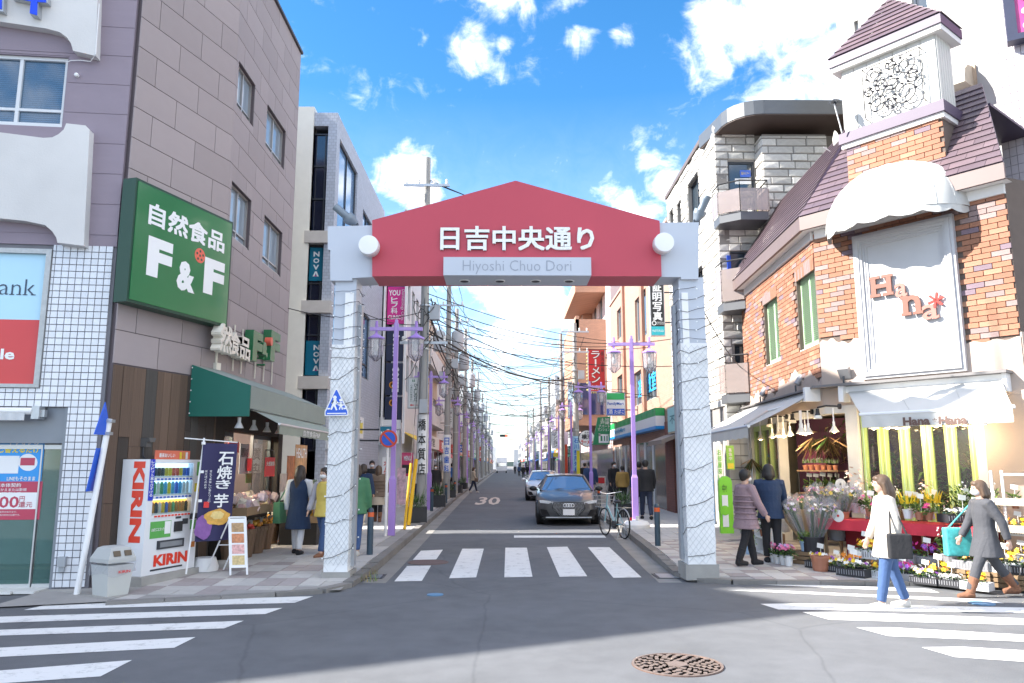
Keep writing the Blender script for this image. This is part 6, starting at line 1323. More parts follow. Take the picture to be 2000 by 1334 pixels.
for h in ((.4,3.1,7.6,11.0),(.4,3.1,3.9,7.2),(4.2,6.2,7.9,10.2),(4.2,6.2,4.6,6.8)): window(NF, NB, *h, o=-.08, nx=2, fm=DARK, gm=glass_mat('blue_sky_glass',(.10,.20,.36),.05), zb=h[2]+.5)
def nx_(px, py): return NN.px(px, py)
g0, g1 = NN.len-.66, NN.len-.07
NAVY = glass_mat('navy_glass', (.012,.016,.035), .08)
for i, (ya, yb) in enumerate(((258,450),(478,588),(612,735),(760,880))):
    zc1, zc0 = nx_(620,ya)[1], nx_(620,yb)[1]; m_ = MB(); m_.fbox(NN,g0,g1,max(zc0,.6),zc1,-.2,-.19); gw = m_.build('glass_band', NAVY, NB); m_ = MB(); n_ = 3
    for j in range(n_+1): z = max(zc0,.6)+(zc1-max(zc0,.6))*j/n_; m_.fbox(NN,g0,g1,z-.02,z+.02,-.19,-.15)
    m_.fbox(NN,g1-.04,g1,max(zc0,.6),zc1,-.188,-.1); m_.fbox(NN,g0+.3,g0+.33,max(zc0,.6),zc1,-.188,-.152); m_.build('mullions', DARK, gw)
    if i < 3: m_ = MB(); z = nx_(620,(yb+(478,612,760)[i])/2)[1]; m_.fbox(NN,g0-.12,g1+.1,z-.17,z+.17,-.18,.10); m_.build('spandrel_band', pm('grey_beige_panel',(.42,.40,.39),.6,var=.05,stain=.12), NB)
mb = MB(); mb.fbox(NN,g0-.45,g0,.0,11.75,-.3,.06); mb.build('cream_frame', pm('cream_frame_paint',(.60,.59,.55),.7,var=.04), NB)
TEAL = pm('teal_poster', (.005,.16,.26), .35, var=.04)
for i, (ya, yb) in enumerate(((481,546),(664,732))):
    t0_, t1_ = nx_(595,ya)[0], nx_(638,ya)[0]; zc1, zc0 = nx_(615,ya)[1], nx_(615,yb)[1]; o = thing('window_poster', 'teal window poster with vertical white lettering on dark glass, '+('upper','lower')[i]+' of two', 'poster', NN.at(t0_,zc0,-.14)); m_ = MB(); m_.fbox(NN,t0_,t1_,zc0,zc1,-.148,-.14); m_.build('panel', TEAL, o); w_ = t1_-t0_
    for j, ch in enumerate('NOV'): zz = zc1-(zc1-zc0)*(.12+.2*j); text(o, ch, NN, t0_+w_*.36, t0_+w_*.64, zz-(zc1-zc0)*.15, zz, -.137, LETW, bold=.04, )
    zz = zc1-(zc1-zc0)*.72; m_ = MB(); m_.fprism(NN,[(t0_+w_*.36,zz-(zc1-zc0)*.15),(t0_+w_*.44,zz-(zc1-zc0)*.15),(t0_+w_*.5,zz-(zc1-zc0)*.05),(t0_+w_*.56,zz-(zc1-zc0)*.15),(t0_+w_*.64,zz-(zc1-zc0)*.15),(t0_+w_*.54,zz),(t0_+w_*.46,zz)],-.139,-.136); m_.build('letter', LETW, o); m_ = MB(); m_.fprism(NN,[(t0_+w_*.45,zz-(zc1-zc0)*.15),(t0_+w_*.55,zz-(zc1-zc0)*.15),(t0_+w_*.5,zz-(zc1-zc0)*.10)],-.139,-.136); m_.build('accent', pm('magenta_accent',(.6,.02,.25),.5,var=0), o)
m_ = MB(); m_.fbox(NF,.3,3.6,2.5,3.15,.0,.35); ss = m_.build('shop_sign_box', WHITE, NB); text(ss, '健康整骨院', NF, .5, 2.3, 2.68, 2.98, .36, pm('pale_red_lettering',(.62,.22,.18),.5,var=0), bold=.02)
m_ = MB(); m_.fbox(NF,2.5,3.4,2.65,3.0,.352,.358); m_.build('yellow_strip', pm('yellow_strip',(.75,.6,.05),.5,var=0), ss)
SHUT = pm('grey_shutter',(.33,.33,.34),.5,metal=.3,var=.05)
m_ = MB()
for j in range(18): m_.fbox(NF,.35,3.5,2.45-.11*j-.1,2.45-.11*j,-.0,.02+.02*(j%2))
m_.build('roller_shutter', SHUT, NB)
CB, CF, CN = bldg('clinic_building', 'white building with magenta and navy vertical sign bands on dark glass', 'L', -3.95, 29.6, 37.2, 11.0, pm('white_panel_wall',(.62,.62,.64),.6,var=.04,stain=.06), [(1+1.6*i,2+1.6*i,z,z+1.5) for i in range(4) for z in (4.6,7.6)], [(5.4,6.55,3.5,10.6)])
for i in range(4):
    for z in (4.6,7.6): window(CF, CB, 1+1.6*i,2+1.6*i,z,z+1.5)
def cxx(px, py): return CN.px(px, py)
sx0, sx1 = cxx(757,600)[0], cxx(790,600)[0]
vsn = thing('vertical_sign', 'tall sign band with magenta clinic panel above navy coffee shop panels', 'sign', CN.at(sx0, 3.4))
MAG = pm('magenta_sign', (.60,.02,.24), .35, var=.02); NAV = pm('navy_sign', (.015,.022,.06), .3, var=.03)
zz = [cxx(770,y)[1] for y in (505,560,634,640,706,709,772,775,826)]
for a, b, m__, nm in ((0,1,pm('sky_blue_sign',(.02,.28,.75),.35,var=.02),'blue_panel'),(1,2,MAG,'magenta_panel'),(3,4,NAV,'navy_panel'),(5,6,NAV,'navy_panel'),(7,8,NAV,'navy_panel')):
    m_ = MB(); m_.fbox(CN,sx0,sx1,zz[b]+.01,zz[a]-.01,-.06,.05); m_.build(nm, m__, vsn)
wS = sx1-sx0
text(vsn, 'YOU', CN, sx0+.06*wS, sx0+.74*wS, cxx(770,578)[1], cxx(770,567)[1], .055, LETW, bold=.03)
for ch, ya, yb in (('ヒ',581,591),('フ',592,601),('科',602,613)): text(vsn, ch, CN, sx0+.22*wS, sx0+.60*wS, cxx(770,yb)[1], cxx(770,ya)[1], .055, LETW, bold=.02)
text(vsn, 'CLINIC', CN, sx0+.05*wS, sx0+.80*wS, cxx(770,624)[1], cxx(770,616)[1], .055, LETW, bold=.02)
M_v = MB(); vs, fs = text_geo('Dermatology Clinic'); xs = [q.x for q in vs]; x0_, x1_ = min(xs), max(xs); M_v.add([CN.at(sx0+.84*wS+q.y*.16, cxx(770,566)[1]-(q.x-x0_)/(x1_-x0_)*(cxx(770,566)[1]-cxx(770,626)[1]), .055) for q in vs], fs); M_v.build('side_lettering', LETW, vsn)
for j, (ya, yb) in enumerate(((650,700),(716,766),(780,800))):
    M_v = MB(); vs, fs = text_geo(('doutor','COFFEE','47席')[j], .03); xs = [q.x for q in vs]; x0_, x1_ = min(xs), max(xs)
    if j < 2: M_v.add([CN.at(sx0+.40*wS+q.y*.35, cxx(770,ya)[1]-(q.x-x0_)/(x1_-x0_)*(cxx(770,ya)[1]-cxx(770,yb)[1]), .055) for q in vs], fs); M_v.build('side_lettering', LETW, vsn)
for j, py in enumerate((752,787)): t_, z_ = cxx(767,py); m_ = MB(); m_.lathe([(.13,.0),(.13,.01),(.09,.01),(.09,.0)], CN.at(t_,z_,.052), 16, Matrix((CN.d, Vector((0,0,1)), CN.n)).transposed()); m_.build('orange_mark', pm('orange_mark',(.75,.30,.02),.4,var=0), vsn)
m_ = MB(); m_.fbox(CN,5.42,6.53,3.5,10.6,-.2,-.19); m_.build('glass_wall', NAVY, CB)
m_ = MB(); m_.fbox(CN,sx1+.05,sx1+.12,2.5,10.9,.0,.25); m_.fbox(CN,sx0-.12,sx0-.05,2.5,10.9,.0,.25); m_.fbox(CN,5.0,7.0,3.05,3.4,.0,.12); m_.build('fins', WHITE, CB)
yb_ = thing('yellow_awning', 'bright yellow awning over the restaurant front on the left pavement', 'awning', (-3.7,31,2.6)); m_ = MB(); m_.prism([(-3.9,29.9,2.95),(-3.25,29.9,2.55),(-3.25,34,2.55),(-3.9,34,2.95)],(0,0,.03)); m_.fbox(Fac((-3.25,29.9),(-3.25,34)),0,4.1,2.33,2.55,-.02,0); m_.build('fabric', pm('yellow_fabric',(.75,.50,.01),.6,var=.03), yb_)
m_ = MB(); m_.fbox(CN,5.55,6.95,2.5,3.0,.13,.2); o = m_.build('white_shop_sign', WHITE, CB); text(o,'松のり', CN, 5.8,6.8,2.55,2.95,.205, LETB, bold=.04)
pal = [pm('render_beige',(.52,.42,.32),.8,var=.05,stain=.1), pm('render_white',(.60,.60,.60),.8,var=.05,stain=.12), pm('render_grey',(.42,.43,.45),.8,var=.05,stain=.1), brickmat('brown_tiles',(.28,.18,.14),(.18,.13,.11)), pm('render_cream',(.58,.54,.45),.8,var=.05,stain=.1), brickmat('grey_tiles',(.38,.39,.41),(.26,.26,.28))]
desc = ['beige rendered building','white rendered building','grey rendered building','brown tiled building','cream rendered building','grey tiled building']
AWC = [pm('awning_%s'%n, c, .6, var=.05) for n, c in (('red',(.5,.05,.04)),('green',(.03,.22,.10)),('white',(.7,.7,.68)),('blue',(.05,.15,.45)),('orange',(.65,.25,.03)))]
def generic(side, X, Y0, Y1, H, k, n):
    s = 'left' if side == 'L' else 'right'; L_ = Y1-Y0; nw = max(2, int(L_/2.6)); wins = []
    for fl in range(int((H-3.3)/2.9)):
        for i in range(nw): wins.append((.5+(L_-1)*i/nw+.25, .5+(L_-1)*(i+1)/nw-.25, 4.0+2.9*fl, 5.6+2.9*fl))
    dpt = 7
    hn_ = [(dpt-2.6,dpt-1.2,4.2+2.9*fl,5.6+2.9*fl) if side=='L' else (1.2,2.6,4.2+2.9*fl,5.6+2.9*fl) for fl in range(int((H-3.3)/2.9))]
    o, F, FN_ = bldg('street_building', '%s, %s in the %s row of the street, %s' % (desc[k], ['','','third','fourth','fifth','sixth','seventh','eighth','ninth','tenth','eleventh','twelfth','thirteenth','fourteenth'][n], s, 'balconies on each floor' if k in (0,4) else 'plain windows on each floor'), side, X, Y0, Y1, H, pal[k], wins, hn_, dpt)
    for h in wins: window(F, o, *h, o=-.1, nx=2)
    for h in hn_: window(FN_, o, *h, o=-.1, nx=2)
    if k in (0,4):
        for fl in range(int((H-3.3)/2.9)):
            m_ = MB(); m_.fbox(F,.4,L_-.4,3.75+2.9*fl,3.87+2.9*fl,.002,.55); m_.fbox(F,.4,L_-.4,3.87+2.9*fl,4.7+2.9*fl,.50,.55); m_.build('balcony', pal[1], o)
    m_ = MB(); m_.fbox(F,.1,L_-.1,.15,2.5,.002,.01); m_.build('shop_window', glass_mat('dim_shop_glass',(.10,.085,.07),.1), o)
    for j in range(int(L_/1.6)): m_ = MB(); m_.fbox(F,.2+1.6*j,.28+1.6*j,.15,2.5,.011,.05); m_.build('mullion', WHITE if j%2 else DARK, o)
    m_ = MB(); m_.fbox(F,.1,L_-.1,2.6,3.3,.01,.18); fa = m_.build('shop_fascia', R.choice(AWC), o); text(fa, R.choice(['カフェ','薬局','美容室','居酒屋','書店','パン工房','写真館','鮮魚','定食']), F, L_*.25, L_*.7, 2.72, 3.18, .19, LETW if fa.data.materials[0] is not AWC[2] else LETB, bold=.02)
    if n % 2: m_ = MB(); m_.prism([F.at(.3,2.58,.2),F.at(.3,2.15,1.0),F.at(.3,2.12,1.0),F.at(.3,2.55,.2)], F.d*(L_-.6)); m_.build('awning', R.choice(AWC), o)
    m_ = MB(); m_.fbox(F,-.02,L_+.02,H,H+.1,-.3,.05); m_.build('parapet', pal[2], o)
    if n % 3 == 0: m_ = MB(); m_.fbox(F,L_*.3,L_*.6,H+.0,H+1.8,-4,-2.2); m_.build('roof_hut', pal[1], o)
    return o
lrow = [(-4.2,37.5,48,9.8,0),(-4.3,48.4,58,8.0,1),(-4.1,58.4,70,10.6,3),(-4.4,70.5,84,7.6,4),(-4.2,84.4,99,10.2,1),(-4.3,99.5,118,8.4,5),(-4.2,118.5,140,11.2,2),(-4.3,140.5,168,8.4,0),(-4.2,168.5,200,9.6,1),(-4.4,200.5,240,8.2,4),(-4.2,240.5,290,10.5,5)]
for i, a in enumerate(lrow): generic('L', *a, i+2)
rrow = [(5.7,60.5,72,10.2,1),(5.6,72.4,84,8.0,3),(5.6,84.5,98,11.4,2),(5.5,98.5,116,8.2,4),(5.5,116.5,138,10.4,1),(5.4,138.5,165,8.4,5),(5.4,165.5,200,10,0),(5.3,200.5,240,8.6,1),(5.3,240.5,290,9.5,2)]
for i, a in enumerate(rrow): generic('R', *a, i+3)
fx = lambda px, py: FamF.px(px, py)
FamF = Fac((5.75,41.0),(5.75,26.0))
famw = [(FamF.px(1240,600)[0],FamF.px(1262,600)[0],FamF.px(1250,665)[1],FamF.px(1250,575)[1]),(FamF.px(1205,620)[0],FamF.px(1218,620)[0],FamF.px(1211,660)[1],FamF.px(1211,600)[1]),
        (FamF.px(1238,740)[0],FamF.px(1282,740)[0],FamF.px(1250,790)[1],FamF.px(1250,722)[1]),(FamF.px(1206,750)[0],FamF.px(1224,750)[0],FamF.px(1215,780)[1],FamF.px(1215,730)[1])]
fb, FamF, FamN = bldg('salmon_tiled_building', 'salmon tiled building with a green white and blue shop fascia on the right', 'R', 5.75, 26.0, 41.0, 10.2, SALM, famw)
for h in famw: window(FamF, fb, *h, o=-.12, nx=2 if h[1]-h[0] < 3.5 else 4, fr=.06)
m_ = MB(); m_.fbox(FamF,-.05,FamF.len+.05,10.2,10.32,-.3,.06); m_.build('parapet', pm('salmon_cap',(.40,.25,.20),.6), fb)
for t_ in (4.6,9.6): m_ = MB(); m_.fbox(FamF,t_,t_+.5,3.5,10.2,.0,.12); m_.build('pilaster', pm('rust_tile',(.34,.17,.12),.6), fb)
hb = famw[2]; text(fb, '進学教室', FamF, hb[0]+.5, hb[1]-.6, hb[2]+.35, hb[3]-.35, -.10, pm('cyan_lettering',(.03,.35,.75),.4,var=0), bold=.02)
t0_, t1_ = FamF.shift(.3).px(1186,850)[0], FamF.shift(.3).px(1283,820)[0]; zt1 = FamF.shift(.3).px(1283,796)[1]; zt0 = FamF.shift(.3).px(1283,838)[1]
fs_ = thing('store_fascia', 'green, white and blue striped illuminated fascia of the convenience store', 'sign', FamF.at(t0_,zt0,.1)); hh = zt1-zt0
for a, b, m__, nm in ((.62,1,pm('fascia_green',(.02,.36,.10),.35,var=.02),'green_band'),(.15,.62,WHITE,'white_band'),(0,.15,pm('fascia_blue',(.01,.28,.68),.35,var=.02),'blue_band')): m_ = MB(); m_.fbox(FamF,t0_,t1_,zt0+hh*a,zt0+hh*b,.02,.35); m_.build(nm, m__, fs_)
for i in range(12): t_ = t0_+(t1_-t0_)*(i+.5)/12; m_ = MB(); m_.fbox(FamF,t_,t_+.04,zt0+hh*.63,zt1,.351,.36); m_.build('fascia_rib', pm('fascia_rib',(.05,.45,.18),.4,var=0), fs_)
text(fs_, 'FamilyMart', FamF, t0_+(t1_-t0_)*.22, t0_+(t1_-t0_)*.48, zt0+hh*.2, zt0+hh*.56, .36, pm('aqua_lettering',(.02,.35,.65),.4,var=0), bold=.02)
m_ = MB(); m_.fbox(FamF,1,t1_,.15,2.6,.002,.01); sw_ = m_.build('shop_window', SHOPGLASS if False else glass_mat('dim_shop_glass',(.1,.085,.07),.1), fb)
for j in range(7): m_ = MB(); m_.fbox(FamF,1+1.7*j,1.1+1.7*j,.15,2.6,.012,.06); m_.build('mullion', WHITE, fb)
BRN = brickmat('rust_brick_wall',(.22,.085,.06),(.12,.07,.06),.22,.08)
m_ = MB(); m_.fbox(FamF,t1_+.1,FamF.len-.02,.12,3.2,.0,.06); m_.fbox(FamF,6,7,.12,2.8,.0,.09); m_.build('brick_pier', BRN, fb)
p_ = FamF.shift(.4); t2, t3 = p_.px(1304,830)[0], p_.px(1338,815)[0]
o = thing('aqua_sign', 'pale aqua framed shop sign beside the right gate pillar', 'sign', FamF.at(t2,3,.2)); m_ = MB(); FQ = Fac((5.55,24.6),(5.55,22.6));
qz1, qz0 = FQ.px(1320,790)[1], FQ.px(1320,845)[1]; qt0, qt1 = FQ.px(1304,820)[0], FQ.px(1345,820)[0]
m_.fbox(FQ,qt0,qt1,qz0,qz1,-.15,.0); m_.build('case', pm('pale_timber_case',(.5,.42,.3),.6), o); m_ = MB(); m_.fbox(FQ,qt0+.05,qt1-.05,qz0+.06,qz1-.06,.001,.012); m_.build('face', pm('aqua_panel',(.35,.66,.66),.4,var=.03), o); text(o, '不動産', FQ, qt0+.4, qt1-.3, qz0+.3, qz1-.3, .016, pm('dark_teal_lettering',(.05,.25,.28),.4,var=0), bold=.02)
m_ = MB();
for t_ in (.4,1.7): m_.fbox(Fac((5.62,25.8),(5.62,23)),t_,t_+.35,.12,2.9,-.1,.0)
m_.build('tiled_pier', brickmat('plum_tiles',(.17,.055,.08),(.11,.05,.06),.1,.1), sb_)
o = thing('brown_awning', 'rolled brown awning above the brick pier on the right pavement', 'awning', (5.4,27,2.6)); m_ = MB(); m_.prism([(5.7,27.2,2.75),(5.05,27.2,2.5),(5.05,27.2,2.36),(5.7,27.2,2.62)],(0,-2.4,0)); m_.build('fabric', pm('brown_canvas',(.25,.2,.17),.7,var=.05), o)
rb, RF, RN = bldg('pink_orange_building', 'pink and orange tiled building with recessed top balcony on the right', 'R', 5.85, 41.5, 60.0, 13.4, LPINK, [(1.5+3*i,3+3*i,z,z+1.7) for i in range(5) for z in (4.2,7.2,10.2)], [(.45,1.4,8.4,10.6)])
for i in range(5):
    for z in (4.2,7.2,10.2): window(RF, rb, 1.5+3*i,3+3*i,z,z+1.7,o=-.1)
ORT = brickmat('orange_wall_tiles',(.46,.26,.17),(.32,.2,.15))
m_ = MB(); m_.bx(4.1,5.84,43.5,52,3.9,9.2); m_.bx(4.1,4.3,43.5,52,9.2,10.2); m_.bx(4.1,5.84,43.5,43.7,9.2,10.0); m_.bx(4.1,5.84,43.5,52,11.6,12.4); m_.bx(5.2,5.84,50,52,9.2,11.6); m_.build('orange_bay', ORT, rb)
m_ = MB(); m_.bx(4.05,4.09,44.2,49,4.6,6.4); m_.bx(4.3,5.7,43.44,43.49,4.5,6.3); m_.build('bay_window', glass_mat('blue_window',(.03,.04,.12),.06), rb)
m_ = MB(); m_.fbox(RF,-.05,RF.len+.05,13.4,13.55,-.5,.3); m_.build('parapet', pm('mauve_cap',(.36,.28,.36),.6), rb)
m_ = MB(); m_.fbox(RF,.1,RF.len-.1,.15,2.6,.002,.01); m_.build('shop_window', glass_mat('dim_shop_glass',(.1,.085,.07),.1), rb)
fd = thing('distant_block', 'hazy pale building block closing the far end of the street', 'building', (0,330,0)); m_ = MB(); m_.bx(-30,-3.5,318,330,0,9); m_.build('left_wing', pal[1], fd); m_ = MB(); m_.bx(4,40,322,332,0,8); m_.build('right_wing', pal[2], fd)
mb = MB()
pts = [(-500,900)]
for i in range(41): x = -500+25*i; mb.add([(x,900,-1),(x+25,900,-1),(x+25,900,5+2*math.sin((x+25)*.02)),(x,900,5+2*math.sin(x*.02))],[(0,1,2,3)])
struct('hills', mb, pm('far_hill_green',(.10,.14,.13),.9))
# ================================================================== STREET FURNITURE
PUR = pm('purple_lamp_paint', (.40,.25,.66), .4, var=.03); PURL = pm('pale_purple_paint', (.47,.33,.70), .4, var=.03)
LGL = glass_mat('lantern_glass', (.55,.55,.58), .05, trans=.62, tint=(.93,.92,.95))
def box_tube(mb, p0, p1, w_):
    p0, p1 = Vector(p0), Vector(p1); d = (p1-p0); q = d.to_track_quat('Z','Y').to_matrix(); mb.box((p0+p1)/2, (w_,w_,d.length), q)
def make_lamp():
    o = thing('street_lamp', 'x', 'street lamp', (0,0,0))
    m_ = MB(); m_.bx(-.075,.075,-.075,.075,0,1.25); m_.add([(-.075,-.075,1.25),(.075,-.075,1.25),(.075,.075,1.25),(-.075,.075,1.25),(-.05,-.05,1.33),(.05,-.05,1.33),(.05,.05,1.33),(-.05,.05,1.33)],[(0,1,5,4),(1,2,6,5),(2,3,7,6),(3,0,4,7)]); m_.bx(-.05,.05,-.05,.05,1.33,4.9); m_.build('pole', PUR, o)
    m_ = MB(); m_.bx(-.62,.62,-.035,.035,4.72,4.80); m_.bx(-.03,.03,-.055,.055,4.55,4.98); m_.build('arm', PURL, o)
    for s in (-1,1):
        c = V(.47*s,0,0); m_ = MB(); m_.cyl(c+V(0,0,4.72),c+V(0,0,4.66),.03,n=6); m_.lathe([(.03,4.66),(.05,4.63),(.20,4.55),(.20,4.52),(.001,4.53)], c, 6); m_.cyl(c+V(0,0,4.80),c+V(0,0,4.95),.045,.03,6); l_ = m_.build('lantern', PUR, o)
        g = MB(); g.lathe([(.17,4.52),(.185,4.5),(.165,4.12),(.03,4.0),(.001,3.99)], c, 6); g.build('lantern_glass', LGL, l_)
        f_ = MB()
        for k in range(6): a = PI/3*k; f_.tube([c+V(.188*math.cos(a),.188*math.sin(a),4.5),c+V(.168*math.cos(a),.168*math.sin(a),4.12),c+V(.03*math.cos(a),.03*math.sin(a),3.99)],.008,4)
        f_.build('lantern_frame', pm('lantern_bronze',(.12,.10,.12),.4,metal=.4,var=0), l_); b_ = MB(); b_.cyl(c+V(0,0,4.5),c+V(0,0,4.42),.035,n=8); b_.lathe([(.03,4.42),(.06,4.32),(.04,4.24),(.001,4.22)], c, 8); b_.build('lamp_bulb', WHITE, l_)
    return o
lamp0 = make_lamp(); first = True
LY = [17.95,28,38.5,49,60,72,86,102,122,146]; RY = [20.2,31.5,42,53,65,78,94,114,140]
beside = ['beside the no parking sign','behind the first left hand utility pole','third along the left kerb','fourth along the left kerb','fifth along the left kerb','sixth along the left kerb','seventh along the left kerb','eighth along the left kerb','ninth along the left kerb','tenth along the left kerb']
besideR = ['beside the blue bicycle','behind the dark parked car','third along the right kerb','fourth along the right kerb','fifth along the right kerb','sixth along the right kerb','seventh along the right kerb','eighth along the right kerb','ninth along the right kerb']
def lampx(s, Y): return kl(Y)-.44 if s < 0 else kr(Y)+.38
for s, ys_, bs_ in ((-1,LY,beside),(1,RY,besideR)):
    for Y, b in zip(ys_, bs_):
        loc = (lampx(s,Y), Y, .12); l_ = 'purple street lamp with two clear lanterns, '+b
        if first: o = move(lamp0, loc); o['label'] = l_; first = False
        else: o = copy_of(lamp0, loc, R.uniform(-.06,.06), l_)
        o['group'] = 'purple lamps along the street'
o = thing('lamp_weight', 'white weight block around the foot of lamp beside the bicycle', 'weight block', (lampx(1,20.2),20.2,.12)); m_ = MB(); m_.lathe([(.33,0),(.34,.08),(.28,.16),(.10,.2)], (lampx(1,20.2),20.05,.12), 18); m_.build('block', WHITE, o, smooth=True); m_ = MB(); m_.cyl((lampx(1,20.2),19.9,.3),(lampx(1,20.2),19.9,.42),.05,n=10); m_.build('cap', WHITE, o)
PCON = pm('pole_concrete', (.33,.325,.31), .85, var=.10, sc=3, stretch=(4,4,.6), bump=.15, stain=.15)
INSU = pm('white_insulator', (.7,.7,.68), .3, var=0); TRF = pm('transformer_grey', (.42,.45,.48), .45, var=.05); CABLE = pm('black_cable', (.02,.02,.02)); CABG = pm('grey_cable', (.10,.10,.11), .6, var=0)
def make_pole(H, trafo, arms):
    o = thing('utility_pole', 'x', 'utility pole', (0,0,0)); m_ = MB(); m_.cyl((0,0,0),(0,0,H),.165,.105,14); m_.build('pole', PCON, o, smooth=True)
    for z in arms:
        m_ = MB(); m_.bx(-.75,.75,-.20,-.13,z-.04,z+.04); ar = m_.build('cross_arm', STEEL, o)
        for x in (-.65,-.25,.25,.65): m_ = MB(); m_.lathe([(.03,0),(.05,.05),(.035,.08),(.05,.12),(.02,.17)], (x,-.165,z+.04), 8); m_.build('insulator', INSU, ar)
    for z in (2.2,3.4,5.2,6.6): m_ = MB(); m_.cyl((0,0,z),(0,0,z+.05),.172,n=14); m_.build('steel_band', STEEL, o)
    if trafo:
        for s in ((1,) if trafo == 1 else (-1,1)):
            m_ = MB(); m_.lathe([(.27,7.0),(.29,7.05),(.29,7.85),(.27,7.9),(.20,7.97),(.001,7.98)], (.44*s,0,0), 16); t_ = m_.build('transformer', TRF, o, smooth=True); m_ = MB()
            for k in range(3): m_.cyl((.44*s-.12+.12*k,-.08,7.96),(.44*s-.12+.12*k,-.08,8.14),.025,n=6)
            m_.build('bushing', INSU, t_); m_ = MB(); m_.bx(.1*s,.44*s,-.03,.03,6.93,7.0); m_.build('bracket', STEEL, t_)
    m_ = MB(); m_.bx(.16,.48,-.2,.1,6.15,6.6); m_.build('junction_box', TRF, o); m_ = MB(); m_.bx(-.42,-.16,-.12,.12,5.6,6.0); m_.build('junction_box', TRF, o)
    for k in range(5):
        a = R.uniform(0,6.28); r = R.uniform(.18,.40); zc_ = R.uniform(4.9,6.6); m_ = MB(); m_.tube([(r*math.cos(t*.52+a)*.9, r*math.sin(t*.52+a)*.8-.06, zc_+.25*math.sin(t*.9+a)) for t in range(12)], .014, 5); m_.build('cable_loop', CABLE, o)
    m_ = MB(); m_.cyl((.14,-.10,.2),(.13,-.08,6.2),.022,n=6); m_.build('riser_pipe', GREYM, o)
    for k in range(10): m_ = MB(); z = 1.9+.45*k; m_.cyl((0,0,z),(.28*(1 if k%2 else -1),0,z),.009,n=4); m_.build('step_bolt', STEEL, o)
    return o
poles = [make_pole(11.6,0,(10.6,9.6,5.4)), make_pole(11.2,2,(10.4,9.2)), make_pole(10.6,1,(9.8,8.8)), make_pole(9.2,0,(8.7,7.6))]
PLS = [(-1,24.1,0),(-1,36.5,1),(-1,44,2),(-1,54,1),(-1,66,2),(-1,80,1),(-1,97,2),(-1,118,1),(-1,142,2),(1,41,3),(1,52.5,2),(1,67,3),(1,83,2),(1,104,3),(1,130,2)]
used = set(); PT_ = {}
nmL = 0
for s, Y, k in PLS:
    x = kl(Y)-.35 if s < 0 else kr(Y)+.55; nmL = nmL+1 if s < 0 else (nmL+1 if nmL >= 100 else 100)
    i_ = nmL-1 if s < 0 else nmL-100
    l_ = '%s utility pole, %s along the %s kerb' % (('plain grey concrete','grey concrete twin transformer','grey concrete single transformer','short grey concrete')[k], ords[i_], 'left' if s < 0 else 'right')
    if k not in used: used.add(k); o = move(poles[k], (x,Y,.1)); o['label'] = l_
    else: o = copy_of(poles[k], (x,Y,.1), R.uniform(-.2,.2), l_)
    o['group'] = 'utility poles along the street'; PT_[(s,Y)] = V(x,Y,.1)
def sleeve(p, z0, z1, r, s_, lab, m__=LETB, bgm=None):
    o = thing('pole_advert', lab, 'sign', p+V(0,0,z0)); m_ = MB(); n = 12; vs = []
    for z in (z0,z1): vs += [p+V(r*math.cos(PI+PI*k/n), r*math.sin(PI+PI*k/n), z) for k in range(n+1)]
    m_.add(vs, [(k,k+1,n+2+k,n+1+k) for k in range(n)]); m_.build('sleeve', bgm or WHITE, o); F_ = Fac((p.x-.2,p.y-r-.004),(p.x+.2,p.y-r-.004)); hh = (z1-z0)/len(s_)
    for i, ch in enumerate(s_): text(o, ch, F_, .2-r*.62, .2+r*.62, z1-hh*(i+.88), z1-hh*(i+.1), .0, m__, bold=.02)
p = PT_[(-1,24.1)]; sleeve(p, 1.35, 3.15, .18, '橋本質店', 'white pole sleeve with black vertical lettering on the nearest left pole')
p = PT_[(1,41)]; sleeve(p, 1.3, 3.1, .19, '石川整形外科', 'pale blue pole sleeve with blue lettering on the nearest right pole', LETBL, pm('pale_blue_sleeve',(.35,.58,.75),.5,var=0))
p = PT_[(-1,36.5)]; sleeve(p, 1.3, 3.0, .18, '日吉歯科', 'white pole sleeve with blue lettering on the second left pole', LETBL)
o = MB(); p = PT_[(-1,24.1)]; o.box(p+V(.03,-.22,3.4),(.26,.14,.42)); tag(o.build('meter_box', TRF), 'small grey meter box on the nearest left utility pole', 'meter box')
def cable(a, b, sag, r=.014, lab=None, m__=CABLE):
    a, b = Vector(a), Vector(b); n = 14; m_ = MB(); m_.tube([a.lerp(b,i/n)-V(0,0,sag*4*(i/n)*(1-i/n)) for i in range(n+1)], r, 5); o = m_.build('overhead_cable', m__); tag(o, lab[0], 'cable', lab[1]); return o
LAB1 = ('thin dark overhead cable sagging along the left row of utility poles','cables along the left poles'); LAB2 = ('thin dark overhead cable crossing the street between the two rows of poles','cables crossing the street'); LAB3 = ('thin dark overhead cable running along the right row of poles','cables along the right poles')
Ls = [PT_[k] for k in PT_ if k[0] < 0]; Rs = [PT_[k] for k in PT_ if k[0] > 0]
for i, (a, b) in enumerate(zip(Ls, Ls[1:])):
    for z, x, r in ((9.75,-.6,.012),(9.75,.2,.012),(9.75,.62,.012),(8.9,.3,.012),(6.7,.2,.02),(6.3,.22,.028),(5.9,.2,.02),(5.4,-.2,.022),(5.1,.25,.016)): cable(a+V(x,-.1,z+R.uniform(-.15,.15)), b+V(x,-.1,z+R.uniform(-.15,.15)), R.uniform(.12,.45), r*1.1, ('thin dark overhead cable from the %s to the %s pole of the left row'%(ords[i],ords[i+1]),LAB1[1]))
